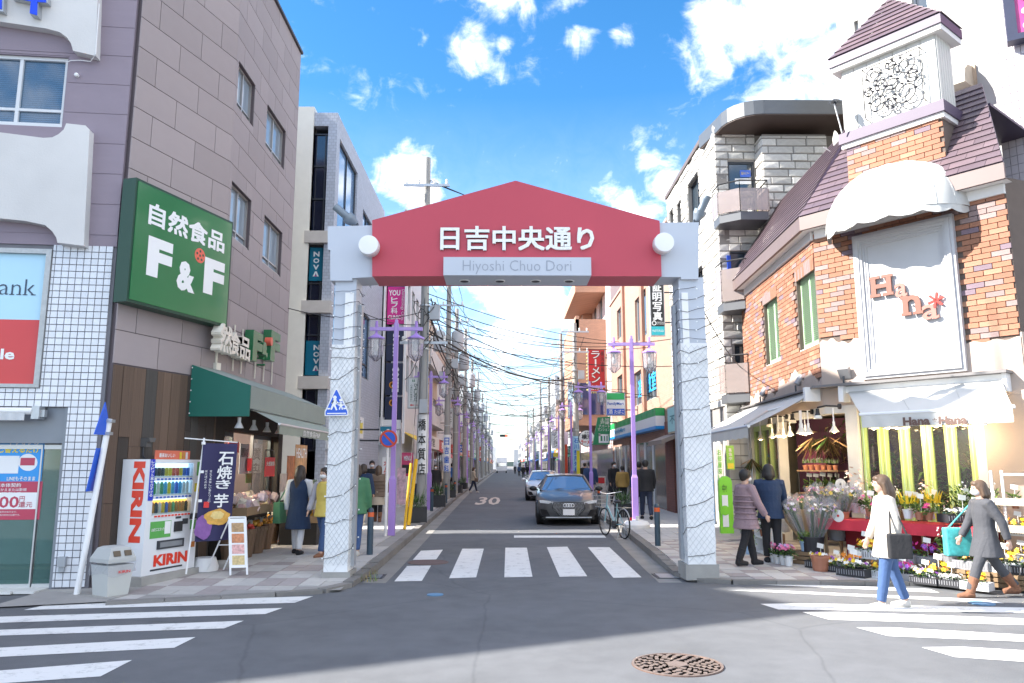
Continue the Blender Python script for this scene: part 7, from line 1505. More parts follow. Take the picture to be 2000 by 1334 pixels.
for i, (a, b) in enumerate(zip(Rs, Rs[1:])):
    for z, x in ((8.3,-.5),(8.3,.5),(6.4,-.2),(5.9,-.2),(5.4,-.22)): cable(a+V(x,0,z+R.uniform(-.15,.15)), b+V(x,0,z+R.uniform(-.15,.15)), R.uniform(.12,.4), .014, ('thin dark overhead cable from the %s to the %s pole of the right row'%(ords[i],ords[i+1]),LAB3[1]))
cr = [((-1,24.1),6.4,(1,41),6.9,.5,.02),((-1,24.1),5.9,(1,41),6.2,.7,.03),((-1,24.1),6.9,(1,41),6.5,.3,.014),((-1,36.5),5.9,(1,41),6.3,.5,.016),((-1,36.5),6.6,(1,41),7.2,.4,.014),((-1,36.5),8.0,(1,52.5),7.0,.6,.014),((-1,44),6.2,(1,52.5),6.6,.5,.016),((-1,44),5.5,(1,52.5),5.9,.4,.014),((-1,44),7.4,(1,41),7.0,.3,.014),
  ((-1,54),6.4,(1,52.5),6.4,.4,.016),((-1,54),5.7,(1,67),6.0,.5,.018),((-1,54),7.6,(1,67),7.4,.5,.016),((-1,66),6.2,(1,67),6.2,.4,.018),((-1,66),5.4,(1,67),5.5,.4,.018),((-1,66),7.1,(1,83),6.8,.5,.018),((-1,80),6.0,(1,83),6.2,.4,.02),((-1,80),5.2,(1,83),5.4,.4,.02),((-1,80),7.2,(1,83),7.0,.4,.02),((-1,97),6.2,(1,104),6.0,.5,.024),((-1,97),5.4,(1,104),5.6,.5,.024),((-1,97),7,(1,104),7,.4,.024),((-1,118),6,(1,130),6.2,.5,.03),((-1,118),5.2,(1,130),5.5,.5,.03),((-1,142),6.4,(1,130),6.2,.4,.03)]
nth = {k: ords[([q for q in PT_ if q[0] == k[0]]).index(k)] for k in PT_}
for a, za, b, zb, sg, r in cr: cable(PT_[a]+V(0,-.1,za), PT_[b]+V(0,-.1,zb), sg, r, ('thin dark overhead cable crossing the street from the %s left to the %s right pole'%(nth[a],nth[b]),LAB2[1]))
p = PT_[(-1,24.1)]
kl_ = [k for k in PT_ if k[0] < 0]; kr_ = [k for k in PT_ if k[0] > 0]
for i in range(34):
    a, b = R.choice(kl_[:6]), R.choice(kr_[:4]); cable(PT_[a]+V(R.uniform(-.5,.5),-.1,R.uniform(5,9.2)), PT_[b]+V(R.uniform(-.4,.4),-.1,R.uniform(5,8.4)), R.uniform(.2,.7), R.choice((.009,.011,.016)), ('dark service cable slung from the %s left pole to the %s right pole'%(nth[a],nth[b]),LAB2[1]))
LAB4 = ('cable from the nearest left pole across to right hand buildings','cables from the nearest left pole to the right side')
for z, q, sg in ((10.75,(5.6,24.9,9.6),.5),(10.8,(5.65,25.3,9.45),.5),(9.7,(5.6,24.6,9.1),.55),(6.7,(5.7,25.5,5.9),.6),(6.1,(5.75,30,6.3),.4),(5.7,(5.72,24.9,4.9),.35),(6.4,(5.75,33,6.9),.5),(5.3,(5.75,36,5.2),.4),(7.0,(5.75,38,7.8),.3),(5.5,(5.75,28.5,4.2),.3)): cable(p+V(.1,-.1,z), q, sg, .014, (LAB4[0]+', %s from the top'%ords[sorted((10.75,10.8,9.7,6.7,6.1,5.7,6.4,5.3,7.0,5.5),reverse=True).index(z)], LAB4[1]))
LAB5 = ('dark cable running from the nearest left pole back over the left buildings','cables from the nearest left pole to the left side')
for z, q in ((6.0,(-4.75,21.5,6.4)),(6.4,(-4.9,17.1,5.2)),(5.2,(-3.95,30,5.0)),(5.8,(-4.7,22.5,5.2))): cable(p+V(-.1,-.1,z), q, .25, .012, LAB5)
cable(V(3.15,12.2,4.35), (6.1,19.4,4.1), .15, .01, ('pale cable from the right gate pillar to the stone building','cables at the right gate pillar'))
def hang(name, lab, x0, y0, x1, y1, Y, m__, wallx, depth=.16, case=None, cat='sign'):
    a, b = PY(x0,y0,Y), PY(x1,y1,Y); F_ = Fac((a.x,Y),(b.x,Y)); o = thing(name, lab, cat, V(a.x,Y,b.z)); m_ = MB(); m_.fbox(F_,0,F_.len,b.z,a.z,-depth,-.004); m_.build('case', case or pm('sign_case',(.45,.45,.46),.4,var=0), o)
    m_ = MB(); m_.fbox(F_,.03,F_.len-.03,b.z+.03,a.z-.03,-.0035,.004); m_.build('face', m__, o)
    if wallx is not None:
        m_ = MB(); x2 = b.x if wallx > b.x else a.x
        for z in (b.z+(a.z-b.z)*.25, b.z+(a.z-b.z)*.8): m_.cyl((x2,Y+depth/2,z),(wallx,Y+depth/2,z),.025,n=6)
        m_.build('bracket', DARK, o)
    return o, F_, b.z, a.z
def vtext(o, F_, z0, z1, s_, t0, t1, m__, bold=.02, pad=.06):
    h = (z1-z0)/len(s_)
    for i, ch in enumerate(s_):
        tm = (t0+t1)/2; tw_ = (t1-t0)*(.09 if ch == 'ー' else .5)
        text(o, 'I' if ch == 'ー' else ch, F_, tm-tw_, tm+tw_, z1-h*(i+1-pad), z1-h*(i+pad), .007, m__, bold=bold)
o, F_, z0, z1 = hang('photo_sign','tall black vertical sign with white lettering on the stone building side',1268,549,1300,656,25.2,BLACK,5.7); L_ = F_.len; H_ = z1-z0
vtext(o, F_, z0+H_*.27, z1-.05, '証明写真', L_*.2, L_*.8, LETW, .03); text(o,'DIGITAL',F_,L_*.45,L_*.92,z0+H_*.235,z0+H_*.255,.007,LETW); text(o,'STUDIO',F_,L_*.45,L_*.92,z0+H_*.205,z0+H_*.225,.007,LETW)
m_ = MB(); m_.fbox(F_,.03,L_-.03,z0+.03,z0+H_*.17,.0045,.008); m_.build('teal_strip', pm('teal_strip',(.02,.42,.48),.4,var=0), o); text(o,'PALETTE PLAZA',F_,L_*.12,L_*.88,z0+H_*.07,z0+H_*.11,.011,LETW)
m_ = MB(); m_.lathe([(.08,.0),(.08,.006),(.05,.006),(.05,0)], F_.at(L_*.25,z0+H_*.23,.006), 14, Matrix((F_.d,V(0,0,1),F_.n)).transposed()); m_.build('camera_mark', LETW, o)
o, F_, z0, z1 = hang('noodle_sign','tall red noodle shop sign with black and white brush lettering on the right',1148,682,1183,765,41.2,pm('noodle_red',(.45,.015,.02),.4,var=.03),5.85); L_ = F_.len; H_ = z1-z0
vtext(o, F_, z0+H_*.2, z1-.08, 'ラーメン', L_*.2, L_*.68, LETB, .05); vtext(o, F_.shift(.012), z0+H_*.2, z1-.08, 'ラーメン', L_*.2, L_*.68, LETW, .012)
vtext(o, F_, z0+H_*.45, z1-.1, '横浜家系', L_*.74, L_*.93, LETB, .01); text(o,'壱角家',F_,L_*.12,L_*.88,z0+H_*.04,z0+H_*.15,.007,LETW,bold=.02)
bm_ = MB();
for i in range(12): bm_.ball(F_.at(-.05,z0+H_*(i+.5)/12,-.05),.045,6,4)
for i in range(8): bm_.ball(F_.at(L_*(i+.5)/8,z0-.05,-.05),.045,6,4)
bm_.build('bulbs', pm('yellow_bulb',(.75,.65,.25),.3,var=0), o)
o, F_, z0, z1 = hang('yellow_sign','yellow square sign left of the tall red noodle sign',1137,717,1148,753,44,pm('sign_yellow',(.75,.62,.02),.4,var=0),None); text(o,'薬',F_,F_.len*.2,F_.len*.8,z0+.4,z1-.2,.007,LETB); m_ = MB(); m_.fbox(F_,.02,F_.len-.02,z0+.03,z0+.25,.005,.008); m_.build('red_strip', LETR, o); m_ = MB(); m_.cyl((F_.at(0,0).x,44.1,z0+.2),(4.1,44.1,z0+.2),.03,n=6); m_.build('bracket', DARK, o)
o, F_, z0, z1 = hang('store_sign','green white and blue store sign with tobacco lettering beside the right lamp post',1183,766,1222,812,33.0,WHITE,5.75); L_ = F_.len; H_ = z1-z0
m_ = MB(); m_.fbox(F_,.04,L_-.04,z0+H_*.68,z1-.04,.005,.009); m_.build('green_band', pm('fascia_green',(0,0,0)), o); m_ = MB(); m_.fbox(F_,.04,L_-.04,z0+.04,z0+H_*.30,.005,.009); m_.build('blue_band', pm('store_blue',(.015,.10,.58),.4,var=0), o)
text(o,'FamilyMart',F_,L_*.08,L_*.92,z0+H_*.42,z0+H_*.58,.011,pm('store_navy',(.02,.12,.45),.4,var=0),bold=.02); text(o,'酒',F_,L_*.13,L_*.33,z0+H_*.08,z0+H_*.27,.012,LETW,bold=.02); text(o,'たばこ',F_,L_*.42,L_*.92,z0+H_*.09,z0+H_*.25,.012,LETW,bold=.02)
Y = 37; q = [PY(x,y,Y) for x,y in ((1168,815),(1193,813),(1191,868),(1158,869))]; o = thing('green_estate_sign','green tapered estate agent sign with white lettering below the store fascia','sign',q[3]); m_ = MB(); m_.prism(q, V(0,.25,0)); m_.build('case', pm('estate_green',(.015,.22,.09),.4,var=.03), o); F_ = Fac((q[3].x,Y),(q[1].x,Y)); L_ = F_.len; z0, z1 = q[2].z, q[1].z; H_ = z1-z0
for i, s_ in enumerate(('土地','戸建','アパート','マンション')): text(o, s_, F_, L_*(.42 if i < 2 else .34-.06*(i-2)), L_*.92, z1-H_*(.14+.12*i)-H_*.03, z1-H_*(.06+.12*i), .008, LETW)
m_ = MB()
for a, b, c, d in ((.32,.86,.05,.12),(.32,.42,.12,.38),(.52,.60,.12,.30),(.66,.74,.12,.30),(.80,.86,.12,.34),(.32,.86,.30,.36)): m_.fbox(F_,L_*a,L_*b,z0+H_*c,z0+H_*d,.004,.006)
m_.build('building_mark', LETW, o); m_ = MB(); m_.cyl((q[1].x-.3,Y+.12,z1-.3),(5.75,Y+.12,z1-.3),.03,n=6); m_.build('bracket', DARK, o)
c = PY(1146,856,39.5); rr = .43; o = thing('round_noodle_sign','round white noodle sign with black and red lettering on the right','sign',c-V(0,0,rr)); M_ = Matrix(((1,0,0),(0,0,-1),(0,1,0))); m_ = MB(); m_.lathe([(rr,-.1),(rr,.06),(.001,.06)],c,26,M_); m_.build('case', BLACK, o); m_ = MB(); m_.lathe([(rr*.92,.062),(.001,.064)],c,26,M_); m_.build('face', WHITE, o); F_ = Fac((c.x-rr,39.43),(c.x+rr,39.43)); text(o,'横濱',F_,rr*.4,rr*1.6,c.z-.05,c.z+.2,.006,LETB,bold=.03); text(o,'ラーメン',F_,rr*.3,rr*1.7,c.z-.3,c.z-.09,.006,LETR,bold=.03); text(o,'名物',F_,rr*.7,rr*1.3,c.z+.23,c.z+.34,.006,LETB); m_ = MB(); m_.cyl(c+V(rr*.9,.05,0),(5.75,39.55,c.z),.03,n=6); m_.build('bracket', DARK, o)
o, F_, z0, z1 = hang('clinic_sign','white clinic sign board with tiny trees and vertical lettering by left pole',797,737,818,798,24.4,pm('cream_sign_face',(.70,.71,.68),.4,var=0),-2.42,.1); L_ = F_.len; H_ = z1-z0
vtext(o,F_,z0+H_*.25,z1-H_*.2,'ひよしの丘',L_*.55,L_*.85,pm('green_black_lettering',(.03,.08,.05),.5,var=0)); vtext(o,F_,z0+H_*.25,z1-H_*.22,'心療内科精神科',L_*.22,L_*.40,pm('green_black_lettering',(0,0,0)),0); text(o,'クリニック',F_,L_*.2,L_*.85,z0+H_*.20,z0+H_*.25,.007,pm('green_black_lettering',(0,0,0)))
m_ = MB();
for k in (.42,.56): m_.fprism(F_,[(L_*k,z1-.04),(L_*(k+.06),z1-H_*.14),(L_*(k-.06),z1-H_*.14)],.004,.006)
m_.build('tree_mark', pm('tree_mark_green',(.03,.20,.08),.5,var=0), o); m_ = MB(); m_.fprism(F_,[(L_*.2,z0+H_*.11),(L_*.35,z0+H_*.15),(L_*.35,z0+H_*.125),(L_*.55,z0+H_*.125),(L_*.55,z0+H_*.095),(L_*.35,z0+H_*.095),(L_*.35,z0+H_*.07)],.004,.006); m_.build('red_arrow', LETR, o); text(o,'この先',F_,L_*.6,L_*.9,z0+H_*.08,z0+H_*.14,.007,LETR)
o, F_, z0, z1 = hang('teal_hanging_sign','small teal hanging sign behind the no parking sign',741,831,769,870,22.0,TEAL,-4.75); text(o,'NOVA',F_,F_.len*.1,F_.len*.9,z0+(z1-z0)*.5,z0+(z1-z0)*.72,.007,LETW,bold=.03)
for nm, lab, x0,y0,x1,y1,Y,col,s_,wx_ in (('hanging_sign','white vertical shop sign with a brush character on the left row',870,797,885,836,44,(.68,.68,.66),'うなぎ',-4.2),('hanging_sign','orange vertical shop sign far along the left row',893,838,900,866,62,(.65,.20,.02),'酒',-4.1),('hanging_sign','blue square shop sign far along the left row',897,868,905,884,60,(.02,.12,.5),'HA',-4.1),('hanging_sign','green vertical shop sign far along the left row',916,838,922,868,86,(.05,.4,.1),'薬',-4.2),('hanging_sign','red banner sign far along the left row',936,872,943,902,110,(.5,.06,.03),'本',-4.3),('hanging_sign','teal shop sign seen past the left gate pillar',690,660,697,720,27.5,(.02,.35,.38),'',-4.75),
   ('hanging_sign','white and blue vertical sign far along the right row',1078,842,1091,876,66,(.66,.68,.72),'マンション',5.7),('hanging_sign','yellow low shop sign along the right pavement',1080,884,1092,893,66,(.7,.55,.05),'',5.7),('hanging_sign','green vertical sign far along the right row',1042,858,1047,884,110,(.10,.45,.08),'',5.5),('hanging_sign','blue vertical sign far along the right row',1052,882,1056,912,100,(.03,.25,.6),'',5.5),('hanging_sign','mauve plain board on the right row above the parked cars',1098,812,1110,868,60.2,(.42,.38,.46),'',5.85),('hanging_sign','white sign with black lettering far along the left row',876,840,885,868,50,(.66,.66,.64),'や',-4.3)):
    o, F_, z0, z1 = hang(nm, lab, x0,y0,x1,y1,Y,pm('sign_%d_%d'%(x0,y0),col,.45,var=0),wx_,.15)
    if s_: vtext(o,F_,z0+.1,z1-.1,s_,F_.len*.22,F_.len*.78,LETB if col[0] > .6 and col[2] > .3 else LETW)
p = V(-2.66,17.7,.12); c = V(p.x+.0,p.y-.04,G(758,857,.12).z); c = PY(759,857,17.64); o = thing('no_parking_sign','round blue and red no parking sign on a thin white pole by left lamp','road sign',p); m_ = MB(); m_.cyl(p,p+V(0,0,c.z+.1),.03,n=10); m_.build('pole', WHITE, o); m_ = MB(); m_.lathe([(.20,-.01),(.20,.012),(.001,.012)],c,26,M_); m_.build('red_ring', pm('road_sign_red',(.62,.06,.02),.4,var=0), o); m_ = MB(); m_.lathe([(.155,.0125),(.155,.016),(.001,.016)],c,26,M_); m_.build('blue_disc', BLUE, o); m_ = MB(); m_.box(c+V(0,-.018,0),(.33,.004,.045),Matrix.Rotation(rad(45),3,'Y')); m_.build('slash', pm('road_sign_red',(0,0,0)), o)
def make_bollard():
    o = thing('bollard','x','bollard',(0,0,0)); m_ = MB(); m_.lathe([(.057,0),(.057,.74),(.052,.79),(.035,.815),(.001,.82)],(0,0,0),16); m_.build('post', pm('slate_blue_bollard',(.035,.065,.095),.4,var=.05), o, smooth=True); return o
b0 = make_bollard(); bb = MB(); bb.lathe([(.0585,.66),(.0585,.74)],(0,0,0),16); band = bb.mesh('reflector_band', pm('orange_reflector',(.70,.12,.03),.3,var=0))
first = True
for px, py, lab, rb_ in ((722,1083,'slate blue bollard with orange band beside the left gate pillar',1),(843,998,'slate bollard with orange band just past the nearest left pole',1),(871,983,'slate bollard with orange band second past the nearest left pole',1),(888,972,'slate bollard with orange band third past the nearest left pole',1),(1285,1066,'slate blue bollard on the right pavement beside the right gate pillar',0),(1171,1003,'slate blue bollard behind the dark parked car',0)):
    q = G(px,py,.12)
    if first: o = move(b0, q); o['label'] = lab; first = False
    else: o = copy_of(b0, q, 0, lab)
    o['group'] = 'bollards along the kerbs'
    if rb_: k_ = bpy.data.objects.new('reflector_band', band); COL.objects.link(k_); k_.parent = o
pb = thing('planter_box','x','planter',(0,0,0)); m_ = MB()
for a in ((-.28,.28,-.2,-.17),(-.28,.28,.17,.2),(-.28,-.25,-.17,.17),(.25,.28,-.17,.17)): m_.bx(*a,0,.42)
m_.bx(-.25,.25,-.17,.17,.02,.36); m_.build('box', pm('charcoal_planter',(.035,.037,.042),.6,var=.08), pb)
m_ = MB(); leaves(m_, V(0,0,.36), 240, .22, .30, .17, .012, 1.6, 3); spikes(m_, V(0,0,.36), 26, .2, .55, .012, 3); m_.build('foliage', [LEAF[0],LEAF[1],LEAF[3]], pb)
first = True
for i, (px, py) in enumerate(((814,1020),(855,990),(880,972),(893,963),(905,955))):
    q = G(px,py,.12); lab = 'charcoal planter box with grey green shrub along the left kerb, %s from the gate' % ords[i]
    if first: o = move(pb, q, .1); o['label'] = lab; first = False
    else: o = copy_of(pb, q, R.uniform(-.2,.2), lab, R.uniform(.9,1.1))
    o['group'] = 'planters along the left kerb'
YEL = pm('yellow_guard', (.72,.42,.01), .45, var=.06)
for a, b, lab, r in (((790,1034),(803,905),'slim yellow guy wire guard leaning beside the nearest left pole',.035),((798,1026),(813,897),'thick yellow guy wire guard leaning against the nearest left pole',.05)):
    q = G(*a,.12); e = PY(*b,q.y+.35); m_ = MB(); m_.cyl(q,e,r,n=10); m_.build('guard_tube', YEL, thing('yellow_guard', lab, 'guard', q));
    cable(e, PT_[(-1,24.1)]+V(0,0,7), .0, .008, ('thin stay wire rising from the yellow guards to the left pole','stay wires'))
o = thing('traffic_signal','small horizontal traffic signal with red light far down the street','traffic light',(-1.2,128,5.3)); c = PY(984,851,128); m_ = MB(); m_.box(c,(1.3,.2,.42)); m_.build('housing', DARK, o); m_ = MB(); m_.cyl(c+V(-.6,0.1,.1),(-3.4,128.1,c.z+.1),.05,n=6); m_.cyl((-3.4,128.1,0),(-3.4,128.1,c.z+.3),.09,n=8); m_.build('mast', GREYM, o)
for i, cc in enumerate(((.02,.06,.05),(.06,.05,.02),(.75,.06,.03))): m_ = MB(); m_.lathe([(.16,.0),(.14,.08),(.001,.1)],c+V(-.42+.42*i,-.1,0),12,M_); m_.build('lens', pm('signal_lens_%d'%i,cc,.3,var=0,emit=1.5 if i == 2 else 0), o)
def board_sign(lab, x0, y0, x1, y1, Y, m__, round_=False, name='standing_board'):
    a, b = PY(x0,y0,Y), PY(x1,y1,Y); z0 = max(b.z,.14); F_ = Fac((a.x,Y),(b.x,Y)); L_ = F_.len; o = thing(name, lab, 'sign', V(a.x,Y,.12)); m_ = MB()
    if round_: m_.fprism(F_,[(0,z0),(L_,z0)]+[(L_/2+L_/2*math.cos(t*PI/10), a.z-L_/2+L_/2*math.sin(t*PI/10)) for t in range(11)],-.1,0)
    else: m_.fbox(F_,0,L_,z0,a.z,-.04,0)
    m_.build('board', m__, o); return o, F_, z0, a.z
LG = pm('lime_board',(.22,.60,.04),.4,var=.03)
o,F_,z0,z1 = board_sign('lime green rounded standing board beside the right gate pillar',1404,930,1434,1042,14.6,LG,True); m_ = MB(); m_.fbox(F_,.04,F_.len*.62,z0+.12,z1-.35,.003,.012); m_.build('white_field', WHITE, o); m_ = MB(); m_.lathe([(.09,0),(.09,.006),(.001,.006)],F_.at(F_.len*.35,z0+.42,.014),16,M_); m_.build('green_dot', LG, o); text(o,'中!',F_,.05,F_.len*.55,z0+.75,z0+.9,.016,LETB)
o,F_,z0,z1 = board_sign('lime and white vertical banner behind the rounded lime board',1398,868,1416,1000,16.2,WHITE); vtext(o,F_,z0+.5,z1-.1,'お部屋探し中',F_.len*.2,F_.len*.8,pm('lime_lettering',(.12,.45,.03),.5,var=0)); text(o,'10',F_,.06,F_.len-.06,z0+.2,z0+.42,.007,LETB,bold=.04)
o,F_,z0,z1 = board_sign('narrow blue vertical banner beside the right gate pillar',1384,898,1397,1022,17.0,pm('banner_blue',(.05,.30,.68),.6,var=.04)); vtext(o,F_,z0+.1,z1-.1,'賃貸マンション',F_.len*.2,F_.len*.8,LETW)
o,F_,z0,z1 = board_sign('green and yellow poster on the shop wall above the lime board',1418,870,1435,917,17.6,LG,name='wall_poster'); m_ = MB(); m_.fbox(F_,.02,F_.len-.02,z0+.02,z0+.14,.003,.008); m_.build('yellow_strip', pm('sign_yellow',(0,0,0)), o); vtext(o,F_,z0+.2,z1-.06,'募集中',F_.len*.3,F_.len*.7,LETW)
o,F_,z0,z1 = board_sign('leaflet rack with pale papers behind the right gate pillar',1334,880,1350,1000,20.5,pm('leaflet_rack',(.5,.48,.46),.6,var=.1),name='leaflet_rack')
for i in range(5):
    for j in range(2): m_ = MB(); m_.fbox(F_,.02+F_.len*.5*j,F_.len*.5*(j+1)-.03,z1-.3*(i+1)+.03,z1-.3*i-.03,.003,.012); m_.build('leaflet', R.choice(AWC), o)
o,F_,z0,z1 = board_sign('blue standing banner with yellow discs left of the right gate pillar',1323,888,1336,982,22.5,pm('banner_cyan',(.02,.28,.72),.6,var=.04))
for k in (.3,.7): m_ = MB(); m_.lathe([(.06,0),(.06,.006),(.001,.006)],F_.at(F_.len*k,z1-.12,.006),14,M_); m_.build('yellow_disc', pm('sign_yellow',(0,0,0)), o)
o,F_,z0,z1 = board_sign('red vertical banner on the right pavement behind the parked cars',1103,868,1109,925,46,pm('banner_red',(.6,.06,.02),.6,var=.04)); o,F_,z0,z1 = board_sign('yellow vertical banner on the right pavement near the red noodle sign',1126,880,1133,938,40,pm('sign_yellow',(0,0,0)))
m_ = MB(); q = G(1292,985,.12); m_.box(q+V(0,0,.5),(.42,.42,1.0)); tag(m_.build('carton', pm('brown_carton',(.33,.24,.15),.8,var=.08)), 'tall brown carton standing against the brick wall on right', 'carton')

o,F_,z0,z1 = board_sign('white vertical banner with red lettering on the left pavement shop front',747,893,760,968,25.5,WHITE); vtext(o,F_,z0+.1,z1-.1,'オムライス',F_.len*.2,F_.len*.8,LETR)
o,F_,z0,z1 = board_sign('pink and black stacked menu board beneath the yellow awning',785,884,806,930,29.2,pm('menu_pink',(.55,.06,.16),.4,var=.03)); m_ = MB(); m_.fbox(F_,.02,F_.len-.02,z0+.1,z1-.45,.003,.01); m_.build('menu_sheet', BLACK, o); text(o,'MENU',F_,.08,F_.len-.08,z1-.3,z1-.12,.008,LETW,bold=.02)
o,F_,z0,z1 = board_sign('pastel pictured standing poster left of the yellow guards',776,914,791,985,27,pm('poster_pastel',(.62,.42,.48),.5,var=.5,sc=7))
o,F_,z0,z1 = board_sign('white menu board with pictures in front of the round noodle sign',1166,930,1184,985,33,pm('menu_pale',(.60,.52,.46),.5,var=.5,sc=9)); m_ = MB(); m_.fbox(F_,.05,F_.len-.05,z1-.3,z1-.06,.003,.009); m_.build('menu_head', LETR, o)
o = thing('air_conditioner','white air conditioner unit hung on the stone building street side','air conditioner',(5.6,22,3.4)); m_ = MB(); m_.bx(5.36,5.70,21.8,22.7,3.3,3.95); m_.build('casing', WHITE, o); m_ = MB(); m_.lathe([(.26,0),(.26,.012),(.001,.012)],(5.359,22.2,3.62),18,Matrix.Rotation(-PI/2,3,'Y')); m_.build('fan_grille', DARK, o)
o = thing('satellite_dish','pale satellite dish on the mansard roof edge left of the tower','satellite dish',(5.9,15.4,7.6)); c = PY(1634,282,15.0); m_ = MB(); m_.lathe([(.001,-.05),(.15,-.035),(.27,.03),(.28,.035)],c,20,Matrix.Rotation(rad(75),3,'Y')@Matrix.Rotation(.3,3,'X')); m_.build('dish', pm('dish_cream',(.55,.53,.47),.5,var=.05), o, smooth=True); m_ = MB(); m_.tube([c+V(.02,0,-.05),c+V(.25,.1,-.25),c+V(.35,.2,-.6)],.02,6); m_.tube([c+V(0,0,-.25),c+V(-.3,-.05,-.08)],.012,5); m_.build('mount', WHITE, o)
o = thing('floodlight','dark floodlight on a long arm at the left edge of the cream tower','floodlight',(6.1,13.4,8.0)); c = PY(1637,200,13.2); m_ = MB(); m_.tube([c,c+V(-.10,-.05,-.02)],.06,10); m_.tube([c+V(-.10,-.05,-.02),c+V(-.20,-.10,-.05)],.035,8); m_.build('lamp_head', DARK, o); m_ = MB(); m_.tube([c+V(-.1,-.05,-.04),c+V(.08,.1,-.55)],.012,5); m_.build('arm', WHITE, o)
# ================================================================== LEFT CORNER: vending machine and shop goods
FVM = FA.shift(.5); v0, zb_ = FVM.px(275,1127); v1 = FVM.px(379,1108)[0]; vz1 = FVM.px(293,897)[1]; zb_ = .17
VW, VH = v1-v0, vz1-zb_
vm = thing('vending_machine', 'white drinks vending machine with red lettering against the timber wall', 'vending machine', FVM.at(v0,zb_)); VWH = pm('vending_white',(.72,.73,.75),.35,var=.015,sc=2); VRED = pm('vending_red',(.70,.04,.015),.35,var=0)
m_ = MB(); m_.fbox(FVM,v0,v1,zb_,vz1,-.46,-.10); m_.fbox(FVM,v0,v0+VW*.11,zb_,vz1,-.0995,0); m_.fbox(FVM,v0+VW*.86,v1,zb_,vz1,-.0995,0); m_.fbox(FVM,v0+VW*.11,v0+VW*.86,zb_,vz1-VH*.50,-.0995,0); m_.fbox(FVM,v0+VW*.11,v0+VW*.86,vz1-VH*.03,vz1,-.0995,0); m_.build('cabinet', VWH, vm)
def vr(a, b, c, d, o0, o1, m__, nm, par=vm): q = MB(); q.fbox(FVM, v0+VW*a, v0+VW*b, vz1-VH*d, vz1-VH*c, o0, o1); return q.build(nm, m__, par)
vr(.115,.855,.035,.495,-.098,-.095,pm('display_back',(.35,.5,.66),.5,var=.1,emit=1.1),'display_back')
vr(.115,.855,.36,.47,-.094,-.09,pm('display_orange',(.65,.33,.06),.5,var=.05,emit=1.0),'warm_row_back')
cols = [(.02,.05,.10),(.03,.03,.03),(.6,.48,.03),(.55,.08,.04),(.03,.12,.5),(.05,.3,.1),(.62,.62,.6),(.05,.35,.6),(.45,.22,.05)]
for r_, (a, b, k_, ids) in enumerate(((.075,.150,10,(0,1,1,2,2,3,3,2,4,4)),(.20,.31,10,(5,6,5,7,2,7,4,7,6,6)),(.38,.475,11,(8,0,6,2,4,8,5,8,8,8,1)))):
    vr(.115,.855,b,b+.012,-.094,-.01,VWH,'display_shelf')
    for i in range(k_):
        u = .14+.70*(i+.5)/k_; c = FVM.at(v0+VW*u,0,-.055); z = vz1-VH*b+.002; h = VH*(b-a); q = MB(); q.lathe([(.024,z),(.028,z+.01),(.028,z+h*.8),(.012 if r_ else .022,z+h),(.001,z+h)],(c.x,c.y,0),9); q.build('drink', pm('drink_%d'%ids[i],cols[ids[i]],.3,var=.2,sc=30), vm, smooth=True)
    vr(.12,.85,b+.012,b+.04,-.02,.008,VWH,'button_strip')
    for i in range(k_): u = .14+.70*(i+.5)/k_; vr(u-.022,u+.022,b+.018,b+.033,.0085,.014,pm('button_blue',(.03,.10,.45),.3,var=0) if r_ < 2 else VRED,'button')
q = MB(); q.fbox(FVM,v0+VW*.115,v0+VW*.855,vz1-VH*.495,vz1-VH*.035,-.006,-.003); q.build('display_glass', SHOPGLASS, vm)
vr(.02,.105,.0,.36,.001,.006,pm('vending_blue',(.015,.04,.5),.35,var=0),'blue_strip')
for i, ch in enumerate('レッドブル翼をさずける'): text(vm,ch,FVM,v0+VW*.035,v0+VW*.09,vz1-VH*(.035+.029*i),vz1-VH*(.012+.029*i),.008,LETW,bold=.02)
pst = vr(.10,.48,.545,.69,.001,.006,pm('poster_green',(.10,.38,.08),.4,var=.1,sc=6),'green_poster'); text(vm,'LINEをココにタッチ!!',FVM,v0+VW*.12,v0+VW*.36,vz1-VH*.63,vz1-VH*.60,.008,LETW,bold=.02); vr(.36,.47,.55,.66,.0065,.009,LETW,'phone_picture')
vr(.54,.68,.56,.65,.001,.03,BLACK,'card_reader'); vr(.70,.80,.54,.59,.001,.012,DARK,'bill_slot'); vr(.56,.66,.515,.535,.001,.01,DARK,'display_panel'); vr(.86,.97,.56,.645,.001,.006,pm('poster_green',(0,0,0)),'green_sticker'); vr(.84,.985,.50,.55,.001,.02,DARK,'coin_slot'); vr(.87,.97,.66,.73,.001,.004,LETW,'notice'); vr(.89,.97,.76,.81,.001,.01,pm('coin_return',(.5,.16,.02),.4,var=0),'coin_return')
vr(.93,.99,.02,.15,.001,.006,pm('poster_green',(0,0,0)),'side_sticker'); vr(.90,.99,.22,.30,.001,.006,pm('sign_yellow_b',(.75,.62,.02),.4,var=0),'side_sticker')
dp = vr(.24,.74,.715,.79,.001,.02,DARK,'dispenser_flap'); vr(.28,.70,.73,.775,.021,.025,pm('flap_window',(.22,.23,.24),.2,var=.05),'flap_window')
text(vm,'KIRIN',FVM,v0+VW*.20,v0+VW*.84,vz1-VH*.935,vz1-VH*.835,.004,VRED,bold=.05); vr(.15,.75,.955,.97,.001,.004,DARK,'grille')
FVL = Fac(tuple(FVM.at(v0,0,-.46).xy), tuple(FVM.at(v0,0,0).xy)); q = MB(); vs, fs = text_geo('KIRIN', .055); xs = [p.x for p in vs]; ys = [p.y for p in vs]; x0, x1, y0, y1 = min(xs), max(xs), min(ys), max(ys)
q.add([FVL.at(.20+(p.y-y0)/(y1-y0)*.20, vz1-.03-(p.x-x0)/(x1-x0)*VH*.70, .003) for p in vs], fs); q.build('side_lettering', VRED, vm)
